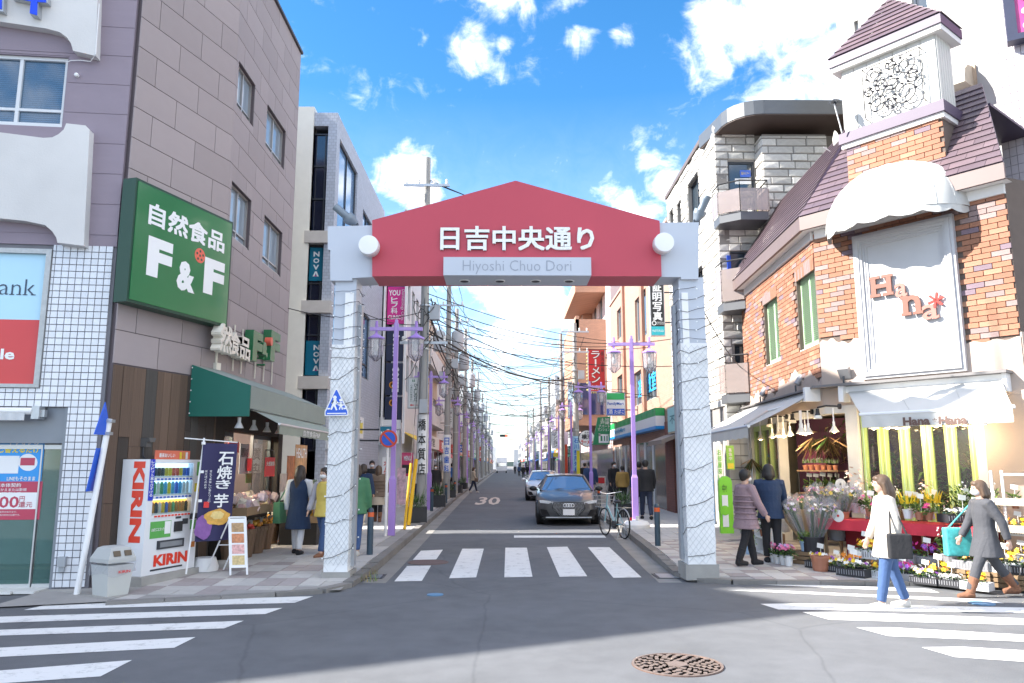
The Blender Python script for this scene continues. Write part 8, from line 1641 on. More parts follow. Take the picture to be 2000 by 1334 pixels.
bn = thing('drink_banner','red picture banner standing on top of the vending machine','banner',FVM.at(v0+VW*.3,vz1,-.05)); q = MB(); q.fbox(FVM,v0+VW*.13,v0+VW*.80,vz1+.002,vz1+.13,-.04,-.03); q.build('banner_sheet', pm('banner_salmon',(.62,.14,.08),.5,var=.08), bn); text(bn,'最高おいしい',FVM,v0+VW*.2,v0+VW*.5,vz1+.03,vz1+.09,-.027,LETW,bold=.02)
for i in range(3): q = MB(); c = FVM.at(v0+VW*(.6+.06*i),0,-.027); q.fbox(FVM,v0+VW*(.59+.06*i),v0+VW*(.63+.06*i),vz1+.01,vz1+.11,-.029,-.025); q.build('bottle_picture', pm('drink_%d'%(2,8,6)[i],(0,0,0)), bn)
q = MB(); q.fbox(FVM,v0-.05,v1+.12,.0,zb_-.002,-.5,.06); tag(q.build('plinth', CONC), 'low rough concrete plinth under the vending machine', 'plinth')
for a, b, z, m__, lab in ((v1+.05,v1+.40,.30,WHITE,'white plastic weight block right of the vending machine'),(v1+.42,v1+.80,.19,CONC,'grey stone weight beside the vending machine')):
    q = MB(); c = FVM.at((a+b)/2,.0,.02); c.z = zl(c.y); q.lathe([(.19,0),(.20,.06),(.15,z-.1),(.001,z-.09)],c,14); tag(q.build('weight_block', m__, smooth=True), lab, 'weight block')
p = PY(217,1141,10.45); p.z = .0; bn = thing('litter_bin','pale grey litter bin with a clear bag round its rim beside vending machine','litter bin',p); LGR = pm('pale_grey_plastic',(.50,.51,.49),.5,var=.03); MR = Matrix.Rotation(FA.ang-.25,3,'Z')
def rbox(mb, w0, d0, z0, w1, d1, z1, c):
    vs = [c+MR@V(a*w/2,b*d/2,z) for w,d,z in ((w0,d0,z0),(w1,d1,z1)) for a,b in ((-1,-1),(1,-1),(1,1),(-1,1))]; mb.add(vs,[(3,2,1,0),(4,5,6,7),(0,1,5,4),(1,2,6,5),(2,3,7,6),(3,0,4,7)])
q = MB(); rbox(q,.28,.32,0,.35,.39,.42,p); q.build('bin_body', LGR, bn); q = MB(); rbox(q,.38,.42,.45,.38,.42,.50,p); rbox(q,.38,.42,.50,.26,.31,.63,p); rbox(q,.26,.31,.63,.16,.24,.65,p); ld = q.build('lid', pm('grey_lid',(.42,.43,.42),.5,var=.03), bn)
for s_ in (-.07,.08): q = MB(); q.box(p+MR@V(s_,-.19,.565),(.09,.02,.07),MR@Matrix.Rotation(rad(-22),3,'X')); q.build('opening', pm('bin_opening',(.12,.09,.06),.7), ld)
q = MB(); q.grid(lambda u,v_: p+MR@V((.19+.01*math.sin(u*60+v_*5))*math.copysign(min(1,abs(1.5*math.cos(2*PI*u))),math.cos(2*PI*u)),(.21+.01*math.sin(u*47))*math.copysign(min(1,abs(1.5*math.sin(2*PI*u))),math.sin(2*PI*u)),.46-.16*v_-.025*math.sin(u*20)*v_),60,5); q.build('bag', FILM, bn, smooth=True)
text(bn,'KIRIN',Fac(tuple((p+MR@V(-.2,-.24,0)).xy),tuple((p+MR@V(.2,-.24,0)).xy)),.14,.30,p.z+.32,p.z+.355,.0,LETR,bold=.03)
a = PY(150,1155,10.5); a.z = .0; e = PY(214,818,10.55); lp_ = thing('leaning_sign_pole','white sign pole leaning to the right in front of the white tiled pillar','sign pole',a); q = MB(); q.cyl(a,e,.04,n=12); q.build('pole', WHITE, lp_, smooth=True); dv = (e-a).normalized()
q = MB(); t_ = e-dv*.02; q.prism([t_+V(-.03,-.10,.24),t_+V(-.06,-.26,-.20),t_+V(-.01,.06,-.20)],V(.012,.003,0)); q.build('triangular_plate', BLUE, lp_); q = MB(); t_ = e-dv*.55; q.prism([t_+V(-.03,-.12,.15),t_+V(-.03,.08,.15),t_+V(-.12,.08,-.42),t_+V(-.12,-.12,-.42)],V(.012,.004,0)); q.build('oblong_plate', BLUE, lp_)
for k in (.03,.2): q = MB(); t_ = e-dv*k; q.box(t_,(.12,.1,.04)); q.build('clamp', STEEL, lp_)
q = MB(); q.lathe([(.16,-.01),(.13,.02),(.05,.03)],a,12); q.build('base_collar', CONC, lp_)
Y = 11.75; F_ = Fac(tuple(PY(388,960,Y).xy), tuple(PY(456,960,Y+.35).xy)); nb_ = thing('shop_banner','dark blue vertical shop banner with white brush lettering and golden sweet potato','banner',F_.at(0,.1)); zt, z0 = F_.px(420,866)[1], F_.px(420,1056)[1]; L_ = F_.len
NVY = pm('navy_cloth',(.025,.022,.085),.7,var=.06); q = MB(); q.grid(lambda u,v_: F_.at(.02+L_*u-.03*v_, zt+(z0-zt)*v_, .012*math.sin(u*7+v_*4)),10,16); q.build('cloth', NVY, nb_, smooth=True)
q = MB(); q.tube([F_.at(-.10,.12,-.02),F_.at(.04,zt+.08,-.02)],.014,8); q.tube([F_.at(-.25,zt+.07,-.02),F_.at(L_+.03,zt+.02,-.02)],.009,6); q.build('pole', WHITE, nb_)
for k in range(4): q = MB(); q.fbox(F_,.0,.05,zt-.02-k*(zt-z0)/3.4,zt+.02-k*(zt-z0)/3.4,-.01,.02); q.build('tab', WHITE, nb_)
H_ = zt-z0
for i, ch in enumerate('石焼き芋'): cz = zt-H_*(.09+.145*i); text(nb_,ch,F_,L_*(.50-.02*i),L_*(.93-.03*i),cz-H_*(.135 if i != 2 else .09),cz,.022,LETW,bold=.02)
for j, s_ in enumerate(('甘くて美味しい蜜たっぷり','ほくほくのお芋')):
    for i, ch in enumerate(s_): text(nb_,ch,F_,L_*(.26-.13*j),L_*(.33-.13*j),zt-H_*(.30+.028*i),zt-H_*(.278+.028*i),.022,LETW)
q = MB(); q.fbox(F_,L_*.15,L_*.30,zt-H_*.66,zt-H_*.60,.018,.021); q.build('red_seal', LETR, nb_)
def blob(cx, cz, rx, rz, m__, nm, o, seed): q = MB(); q.fprism(F_,[(L_*cx+rx*math.cos(t*PI/9)*(1+.12*math.sin(t*seed)), z0+H_*cz+rz*math.sin(t*PI/9)*(1+.10*math.cos(t*seed))) for t in range(18)],o,o+.003); q.build(nm, m__, nb_)
blob(.17,.14,.13,.17,pm('purple_potato',(.22,.09,.30),.6,var=.2,sc=12),'purple_potato',.018,1.3); blob(.55,.24,.19,.12,pm('golden_potato',(.66,.36,.07),.6,var=.3,sc=14),'golden_potato',.0215,1.7); blob(.55,.26,.10,.06,pm('pale_potato',(.72,.55,.22),.6,var=.2,sc=20),'potato_flesh',.025,2.1)
F_ = Fac(tuple(PY(444,1060,11.95).xy), tuple(PY(476,1060,12.0).xy)); L_ = F_.len; zt, z0 = F_.px(450,1010)[1], .12; ea = thing('easel_board','white leaning menu board with food pictures in front of fruit baskets','menu board',F_.at(0,.1)); T_ = lambda t,z,o=0: F_.at(t+.10*(1-(z-.1)/.9), z, o+.25*(1-(z-.1)/.9)); WFR = WHITE
q = MB()
for t in (0,L_): q.tube([T_(t,.1),T_(t,zt)],.016,4); q.tube([F_.at(t-.30,.12,-.25),T_(t,zt-.03)],.013,4)
q.tube([T_(0,zt),T_(L_,zt)],.015,4); q.tube([F_.at(-.15,.5,-.12),F_.at(L_-.15,.5,-.12)],.01,4); q.build('frame', WFR, ea); q = MB(); q.add([T_(.01,.2,.003),T_(L_-.01,.2,.003),T_(L_-.01,zt-.02,.003),T_(.01,zt-.02,.003)],[(0,1,2,3)]); bd = q.build('board', WHITE, ea)
for i in range(4): q = MB(); a, b = .24+(zt-.3)*i/4, .24+(zt-.3)*(i+.85)/4; q.add([T_(.03,a,.007),T_(L_-.03,a,.007),T_(L_-.03,b,.007),T_(.03,b,.007)],[(0,1,2,3)]); q.build('food_picture', pm('food_%d'%i,((.55,.42,.2),(.62,.35,.33),(.5,.2,.09),(.4,.25,.12))[i],.5,var=.4,sc=25), ea)
BSK = pm('basket_timber',(.17,.105,.065),.8,var=.2,sc=3,stretch=(8,8,.6),bump=.3,bsc=10); CLR = pm('cellophane',(.62,.60,.56),.25,var=.1)
def basket(p, lab, fc):
    o = thing('fruit_basket',lab,'basket',p,'tapered fruit baskets outside the corner shop'); n = 16
    for k in range(n):
        a0, a1 = 2*PI*k/n, 2*PI*(k+.94)/n; q = MB(); q.prism([p+V(r*math.cos(a),r*math.sin(a),z) for r,a,z in ((.15,a0,0),(.15,a1,0),(.215,a1,.48),(.215,a0,.48))],V(-.012*math.cos(a0),-.012*math.sin(a0),0)); q.build('slat', BSK, o)
    q = MB(); q.lathe([(.219,.40),(.222,.44),(.21,.44)],p,18); q.lathe([(.17,.42),(.001,.43)],p,16); q.build('hoop', BSK, o)
    for k in range(16):
        a = R.uniform(0,6.28); r = .16*math.sqrt(R.random()); f_ = thing('fruit','x','fruit',(0,0,0)) if False else None; q = MB(); q.ball(p+V(r*math.cos(a),r*math.sin(a),.47+R.uniform(0,.07)+.04*(1-r/.16)),.042*R.uniform(.85,1.1),8,6); q.build('fruit', R.choice(fc), o, smooth=True)
    q = MB()
    for k in range(10): a = R.uniform(0,6.28); c = p+V(.13*math.cos(a),.13*math.sin(a),.54); d = V(R.uniform(-.05,.05),R.uniform(-.05,.05),.08); q.add([c,c+d+V(.03,0,0),c+d+V(-.02,.02,.01)],[(0,1,2)])
    q.build('bag_ties', CLR, o)
OR_ = [pm('orange_fruit',(.70,.27,.02),.4,var=.1,sc=12),pm('mandarin_fruit',(.68,.34,.05),.4,var=.1,sc=12)]; RE_ = [pm('red_apple',(.42,.04,.03),.3,var=.15,sc=12),pm('pale_apple',(.60,.30,.15),.35,var=.1,sc=12)]
for i, (px, py, f_) in enumerate(((452,1100,RE_),(474,1088,RE_),(496,1080,OR_),(512,1072,OR_),(526,1062,OR_))): q = G(px,py,.12); basket(q,'tapered wooden basket of bagged %s, %s from the menu board'%('red apples' if f_ is RE_ else 'oranges',ords[i]),f_)
st = thing('goods_stand','dark display stand carrying timber trays of bagged goods','stand',(-4.7,13.5,.12)); q = MB(); q.bx(-4.89,-4.6,13.15,15.3,.12,.84); q.build('stand', pm('stand_black',(.02,.018,.017),.6), st)
PKS = [pm('bag_%d'%i,c,.25,var=.25,sc=25) for i,c in enumerate(((.62,.48,.46),(.55,.34,.33),(.66,.60,.50),(.50,.42,.28),(.58,.48,.56)))]
def tray(x, y, z, lab, cs):
    o = thing('timber_tray',lab,'tray',(x,y,z),'timber trays of goods outside the corner shop'); q = MB(); q.bx(x-.28,x+.28,y-.32,y+.32,z,z+.02); q.bx(x+.26,x+.28,y-.32,y+.32,z+.02,z+.14); q.bx(x-.28,x-.26,y-.32,y+.32,z+.02,z+.14); q.bx(x-.26,x+.26,y-.32,y-.30,z+.02,z+.14); q.build('tray', pm('pale_crate_timber',(0,0,0)), o)
    for k in range(18):
        q = MB(); c = V(x+R.uniform(-.2,.22),y+R.uniform(-.26,.28),z+.12+R.uniform(0,.16)); q.box(c,(R.uniform(.07,.12),R.uniform(.08,.13),R.uniform(.1,.2)),Matrix.Rotation(R.uniform(-.5,.5),3,'X')@Matrix.Rotation(R.uniform(-.6,.6),3,'Y')); q.build('bagged_goods', R.choice(cs), o)
for i in range(3): tray(-4.58,13.5+.68*i,.85,'timber tray of pale bagged goods on the dark stand, %s from the street corner'%ords[i],PKS)
VG = [LEAF[1],LEAF[2],OR_[1],PKS[2],LEAF[3]]
for i, (y, z) in enumerate(((16.1,1.0),(16.8,1.0),(16.1,.55),(16.8,.55))): tray(-4.0-.12*(z > .8),y,z,'timber tray of vegetables at the far shop corner, %s'%('upper near','upper far','lower near','lower far')[i],VG)
st = thing('vegetable_stand','dark stepped stand under the vegetable trays at the far shop corner','stand',(-4.2,16.4,.12)); q = MB(); q.bx(-4.5,-3.75,15.8,17.1,.12,.54); q.bx(-4.55,-4.15,15.8,17.1,.541,.99); q.build('stand', pm('stand_black',(0,0,0)), st)
def spost(lab, x0,y0,x1,y1,o_,m__,s_='',lm=LETW,nm='shop_poster'):
    Fp = FB.shift(o_); a = Fp.px(x0,y0); b = Fp.px(x1,y1); ob = thing(nm,lab,'poster',Fp.at(a[0],b[1])); q = MB(); q.fbox(FB,a[0],b[0],b[1],a[1],o_-.01,o_); q.build('sheet', m__, ob); n = len(s_)
    if n: text(ob,s_,FB,a[0]+.05,b[0]-.05,b[1]+(a[1]-b[1])*.55,a[1]-.08,o_+.004,lm,bold=.02)
    return ob
spost('red and white notice high in the shop window behind the banner',447,862,466,884,-.1,pm('notice_red',(.6,.05,.06),.5,var=.2,sc=10),'限定'); spost('grey hanging cloth with dark lettering in the shop window',470,866,484,925,-.1,pm('grey_cloth',(.36,.38,.42),.7),'菓野菜の店',LETB); spost('small red poster at the shop door',484,895,491,920,-.05,pm('notice_red',(0,0,0))); spost('small green poster at the shop door',481,925,491,943,-.05,LEAF[1])
o = spost('bright red sale notice on a stand at the shop entrance',519,893,536,930,.25,pm('sale_red',(.60,.03,.04),.5,var=.03),'大感謝祭'); q = MB(); t_ = FB.shift(.25).px(527,910)[0]; q.fbox(FB,t_-.3,t_-.28,.1,2.0,.22,.24); q.fbox(FB,t_+.28,t_+.3,.1,2.0,.22,.24); q.fbox(FB,t_-.28,t_+.28,1.98,2.0,.22,.24); q.build('stand_frame', BLACK, o)
spost('food photograph poster of baked goods near the far shop door',562,890,576,940,.05,pm('poster_bake',(.45,.16,.06),.5,var=.5,sc=9)); spost('dark topped poster of hands with bread at the far shop door',578,868,598,925,.06,pm('poster_bread',(.55,.30,.13),.5,var=.5,sc=6),'HEALTH'); spost('white pictured notice beside the far shop door',548,925,560,960,.05,pm('poster_pale',(.62,.52,.46),.5,var=.3,sc=9))
wl = thing('wall_lantern','pale wall lantern on the timber pier at the far shop corner','wall lantern',FB.at(3.9,1.9,.05)); t_, z_ = FB.shift(.1).px(634,862); q = MB(); q.fbox(FB,t_-.09,t_+.09,z_-.2,z_+.2,.02,.2); q.build('glass', pm('frosted_lantern',(.6,.62,.63),.2,var=.03), wl); q = MB(); q.fbox(FB,t_-.11,t_+.11,z_+.2,z_+.24,.0,.22); q.fbox(FB,t_-.11,t_+.11,z_-.24,z_-.2,.0,.22); q.build('cap', GREYM, wl)
# ================================================================== CARS
TYRE = pm('tyre_rubber',(.02,.02,.02),.8,var=.1); RIM = pm('alloy_rim',(.45,.46,.48),.3,metal=.8,var=0); CARGL = pm('car_glass',(.50,.54,.58),.04,metal=.85,var=0); CHR = pm('chrome',(.7,.7,.7),.12,metal=1,var=0); GRL2 = pm('grille_black',(.012,.012,.014),.35,var=0); HEAD = pm('headlight_glass',(.72,.75,.78),.12,metal=.0,var=.15,sc=20)
def car(name, label, loc, rz, paint, mark):
    o = thing(name, label, 'car', (0,0,0)); W = .90
    st = [(.00,.60,.30,.58,.66),(.10,.76,.22,.62,.72),(.35,.86,.20,.70,.80),(.9,.90,.20,.80,.90),(1.25,.90,.20,.86,.96),(2.3,.90,.20,.90,.97),(3.4,.89,.22,.94,1.0),(4.1,.86,.25,.95,1.02),(4.4,.74,.35,.85,.93)]
    def prof(y,w,zb,zs,zt): return [(0,zb),(w*.86,zb),(w*.97,zb+.10),(w,zb+(zs-zb)*.6),(w*.965,zs),(w*.80,zt-.02),(w*.4,zt+.012),(0,zt+.02)]
    def yb(y, x): return y+(.20*(abs(x)/W)**2.2 if y < .5 else (-.12*(abs(x)/W)**2 if y > 4 else 0))
    vs = []; n = 0
    for s_ in st:
        p = prof(*s_); ring = [(x,z) for x,z in p]+[(-x,z) for x,z in p[-2:0:-1]]; n = len(ring); vs += [V(x,yb(s_[0],x),z) for x,z in ring]
    m_ = MB(); m_.add(vs,[(j*n+i,j*n+(i+1)%n,(j+1)*n+(i+1)%n,(j+1)*n+i) for j in range(len(st)-1) for i in range(n)]+[tuple(range(n)),tuple(range((len(st)-1)*n,len(st)*n))]); m_.build('body', paint, o, smooth=rad(50))
    A = [V(x,1.18+.16*(abs(x)/.76)**2,.955) for x in (-.76,-.4,0,.4,.76)]; B = [V(x,1.98+.10*(abs(x)/.56)**2,1.385-.03*(abs(x)/.56)**2) for x in (-.56,-.3,0,.3,.56)]
    m_ = MB(); [m_.quad(A[i],A[i+1],B[i+1],B[i]) for i in range(4)]; m_.build('windscreen', CARGL, o, smooth=True)
    RF = lambda x,y: V(x*(1 if y < 3 else 1-.06*(y-3)), y, 1.385+.05*math.sin(PI*min(1,(y-1.9)/2))-.03*(abs(x)/.56)**2-(.10*(y-3) if y > 3 else 0))
    m_ = MB(); m_.grid(lambda u,v_: RF(-.57+1.14*u, 1.95+1.65*v_+(.10*(abs(-1+2*u))**2 if v_ < .1 else 0)), 8, 6); m_.build('roof', paint, o, smooth=True)
    for s in (-1,1):
        m_ = MB(); m_.add([V(.775*s,1.36,.955),V(.80*s,3.7,1.0),V(.53*s,3.55,1.33),V(.575*s,2.1,1.355)],[(0,1,2,3)]); m_.build('side_window', CARGL, o)
        m_ = MB(); m_.tube([V(.775*s,1.32,.94),V(.57*s,2.06,1.37)],.032,6); m_.tube([V(.57*s,2.06,1.365),V(.535*s,3.55,1.335),V(.80*s,4.1,.99)],.03,6); m_.tube([V(.795*s,2.55,.96),V(.57*s,2.6,1.36)],.025,5); m_.build('pillar', paint, o, smooth=True)
        m_ = MB(); m_.ball(V(.99*s,1.42,1.0),(.115,.06,.075),10,6); m_.tube([V(.84*s,1.42,.95),V(.93*s,1.42,.97)],.025,5); m_.build('wing_mirror', GRL2 if mark else paint, o, smooth=True)
        for y in (.85,3.45):
            Mx = Matrix.Rotation(PI/2,3,'Y'); m_ = MB(); m_.lathe([(.20,-.10),(.30,-.105),(.325,-.07),(.325,.07),(.30,.105),(.20,.10)],(.80*s,y,.325),24,Mx); w_ = m_.build('wheel', TYRE, o, smooth=True); m_ = MB(); m_.lathe([(.215,.03),(.215,.09),(.20,.09),(.19,.05),(.05,.07),(.001,.075)],(.80*s,y,.325),20,Mx if s > 0 else Matrix.Rotation(-PI/2,3,'Y')); m_.build('rim', RIM, w_)
            m_ = MB()
            for k in range(5): a = 2*PI*k/5; m_.box(V(.885*s,y+.12*math.cos(a),.325+.12*math.sin(a)),(.03,.19,.05),Matrix.Rotation(a,3,'X'))
            m_.build('spokes', RIM, w_); m_ = MB(); m_.lathe([(.37,-.02),(.375,.03),(.33,.03),(.33,-.02)],(.872*s,y,.325),24,Mx); m_.build('wheel_arch', GRL2, o)
        fy = lambda x,z,o_=0: yb(.02+.12*abs(z-.5), x)-.02-o_
        pts = [(.42,.60),(.80,.63),(.83,.70),(.72,.705),(.48,.655)]; m_ = MB(); m_.add([V(x*s,fy(x,z)+.02*(x>.7)-.012,z) for x,z in pts]+[V(x*s,fy(x,z)+.18,z) for x,z in pts],[(0,1,2,3,4)]+[(i,(i+1)%5,5+(i+1)%5,5+i) for i in range(5)]); h_ = m_.build('headlight', HEAD, o)
        m_ = MB(); m_.tube([V(x*s,fy(x,z)-.02,z) for x,z in ((.44,.645),(.60,.685),(.80,.70))],.010,4); m_.build('light_strip', LETW, h_)
        m_ = MB(); m_.add([V(x*s,fy(x,z)-.015,z) for x,z in ((.52,.27),(.76,.29),(.80,.46),(.62,.44))],[(0,1,2,3)]); m_.build('lower_intake', GRL2, o)
    hexa = [(-.42,.645),(.42,.645),(.48,.50),(.30,.27),(-.30,.27),(-.48,.50)] if mark else [(-.40,.60),(.40,.60),(.34,.40),(-.34,.40)]
    m_ = MB(); ny = [V(x,fy(x,z)-.03,z) for x,z in hexa]; m_.add(ny,[tuple(range(len(ny)))]); g_ = m_.build('grille', GRL2, o); m_ = MB(); m_.tube(ny+[ny[0]],.012,5); m_.build('grille_surround', CHR if not mark else DARK, g_)
    m_ = MB()
    for k in range(10 if mark else 3):
        z = .30+.035*k if mark else .44+.06*k; w_ = .44-.14*max(0,(.5-z)/.23) if mark else .36; m_.tube([V(-w_+2*w_*i/18, fy(0,z)-.036+.05*(abs(-1+2*i/18))**2, z+(.010 if i % 2 else -.010)*mark) for i in range(19)],.008,3)
    m_.build('grille_mesh', pm('grille_lines',(.42,.43,.45),.4,var=0), g_)
    m_ = MB(); m_.box(V(0,fy(0,.4)-.055,.385 if mark else .36),(.33,.012,.165)); m_.build('number_plate', LETW, o)
    m_ = MB()
    if mark:
        for k in range(4): m_.tube([V(-.105+.07*k+.046*math.cos(a*PI/8), fy(0,.55)-.055, .575+.046*math.sin(a*PI/8)) for a in range(17)],.012,5)
    else:
        m_.tube([V(.07*math.cos(a*PI/8), fy(0,.5)-.055, .50+.07*math.sin(a*PI/8)) for a in range(17)],.008,5)
        for k in range(3): a = PI/2+2*PI*k/3; m_.tube([V(0,fy(0,.5)-.055,.5),V(.07*math.cos(a),fy(0,.5)-.055,.5+.07*math.sin(a))],[.014,.003],4)
    m_.build('badge', pm('badge_silver',(.72,.73,.75),.35,var=0), o); m_ = MB(); m_.box(V(0,fy(0,.24)+.05,.235),(1.3,.10,.03)); m_.build('lip', STEEL if mark else GRL2, o)
    m_ = MB(); m_.bx(-.75,.75,.35,4.2,.16,.26); m_.build('underbody', BLACK, o)
    for x in (-.35,.25): m_ = MB(); m_.tube([V(x,1.24,.985),V(x+.42,1.32,1.02)],.008,4); m_.build('wiper', BLACK, o)
    return move(o, loc, rz)
q = G(1112,1027); car('parked_car','dark grey saloon car with four ring badge parked behind the crosswalk',(q.x-.02,q.y-.1,.0),-.03,pm('car_grey',(.10,.104,.11),.3,metal=.2,var=0,coat=.6),1)
q = G(1064,979); car('parked_car','white saloon car with star badge behind the dark grey car',(q.x,q.y,.0),-.02,pm('car_white',(.70,.71,.73),.25,var=0,coat=1),0)
p = V(-.55,165,0); o = thing('delivery_truck','white box delivery truck far down the street','truck',p); m_ = MB(); m_.bx(-1.7,.6,165.6,171,.9,3.3); m_.build('cargo_box', WHITE, o); m_ = MB(); m_.bx(-1.65,.55,164,165.55,.5,2.3); m_.build('cab', WHITE, o); m_ = MB(); m_.bx(-1.5,.4,163.95,163.99,1.4,2.1); m_.build('windscreen', CARGL, o)
for x in (-1.5,.4): m_ = MB(); m_.cyl((x-.12,164.8,.4),(x+.12,164.8,.4),.4,n=12); m_.build('wheel', TYRE, o)
bk = thing('bicycle','pale blue city bicycle with wire basket parked at the right kerb','bicycle',(0,0,0)); CYA = pm('pale_blue_frame',(.25,.47,.52),.35,var=.03)
for y in (-.52,.52):
    Mx = Matrix.Rotation(PI/2,3,'Y'); m_ = MB(); m_.tube([V(0,y+.318*math.cos(a*PI/14),.33+.318*math.sin(a*PI/14)) for a in range(29)],.018,6); w_ = m_.build('wheel', TYRE, bk, smooth=True); m_ = MB()
    for k in range(14): a = 2*PI*k/14; m_.cyl((0,y,.33),(0,y+.305*math.cos(a),.33+.305*math.sin(a)),.003,n=3)
    m_.cyl((-.03,y,.33),(.03,y,.33),.025,n=8); m_.build('spokes', STEEL, w_); m_ = MB(); m_.tube([V(0,y+.36*math.cos(a*PI/10),.33+.36*math.sin(a*PI/10)) for a in range(1,10)],.014,5); m_.build('mudguard', STEEL, w_)
m_ = MB(); m_.tube([(0,.52,.33),(0,.08,.30),(0,-.36,.72)],.017,6); m_.tube([(0,.08,.30),(0,.20,.80)],.016,6); m_.tube([(0,.52,.33),(0,.18,.70)],.011,5); m_.tube([(0,-.52,.33),(0,-.40,.70),(0,-.34,1.0)],.016,6); m_.build('frame', CYA, bk)
m_ = MB(); m_.tube([(-.28,-.12,1.06),(-.2,-.3,1.03),(0,-.35,1.0),(.2,-.3,1.03),(.28,-.12,1.06)],.013,6); m_.build('handlebar', CHR, bk); m_ = MB(); m_.ball((0,.22,.84),(.09,.13,.04),10,6); m_.build('saddle', BLACK, bk)
m_ = MB()
for k in range(7): x = -.2+.4*k/6; m_.tube([(x*.8,-.72,.68),(x,-.76,.95)],.005,3); m_.tube([(x*.8,-.44,.68),(x,-.40,.95)],.005,3)
for z,s in ((.68,.8),(.77,.87),(.86,.94),(.95,1)): m_.tube([(-.2*s,-.58-.18*s,z),(.2*s,-.58-.18*s,z),(.2*s,-.58+.18*s,z),(-.2*s,-.58+.18*s,z),(-.2*s,-.58-.18*s,z)],.006,3)
m_.build('basket', STEEL, bk); m_ = MB(); m_.tube([(-.12,.3,.72),(-.12,.72,.72),(.12,.72,.72),(.12,.3,.72)],.008,4); m_.build('carrier', STEEL, bk); m_ = MB(); m_.tube([(-.16,.5,.0),(-.05,.5,.33)],.012,5); m_.tube([(.16,.5,.0),(.05,.5,.33)],.012,5); m_.tube([(-.16,.5,.01),(.16,.5,.01)],.012,5); m_.build('stand', STEEL, bk); m_ = MB(); m_.cyl((.0,.08,.3),(.06,.08,.3),.09,n=14); m_.box((.1,.2,.27),(.09,.07,.02)); m_.build('crank', DARK, bk); m_ = MB(); m_.box((0,.90,.48),(.05,.02,.07)); m_.build('rear_reflector', LETR, bk)
q = G(1205,1050); move(bk,(q.x-.05,q.y+.1,0),PI+.3)
q = G(1213,1010,.12); o = copy_of(pb, V(q.x+.1,q.y,.12), .1, 'grey planter with bright green shrub behind the bicycle basket', .95)
# ================================================================== PEOPLE
SKIN = pm('skin',(.52,.33,.25),.5,var=.04,sc=8); HAIRC = {n: pm('hair_'+n,c,.5,var=.25,sc=30,stretch=(4,4,.6)) for n,c in dict(black=(.015,.013,.012),brown=(.09,.055,.035),dark=(.035,.025,.02)).items()}; MASK = pm('white_mask',(.75,.76,.78),.7,var=0)
def fuse(mb, name, m__, parent, vox, smooth=4):
    me = mb.mesh(name, m__); o = bpy.data.objects.new(name, me); a = o.modifiers.new('r','REMESH'); a.mode = 'VOXEL'; a.voxel_size = vox
    b = o.modifiers.new('s','SMOOTH'); b.iterations = smooth; b.factor = .5; vs, fs = evaluated(o); q = MB(); q.add(vs, fs); return q.build(name, m__, parent, smooth=rad(180))
def cloth(n, c, **k): return pm('cloth_'+n, c, .85, var=.07, sc=7, bump=.5, bsc=16, **k)
NP = [0]
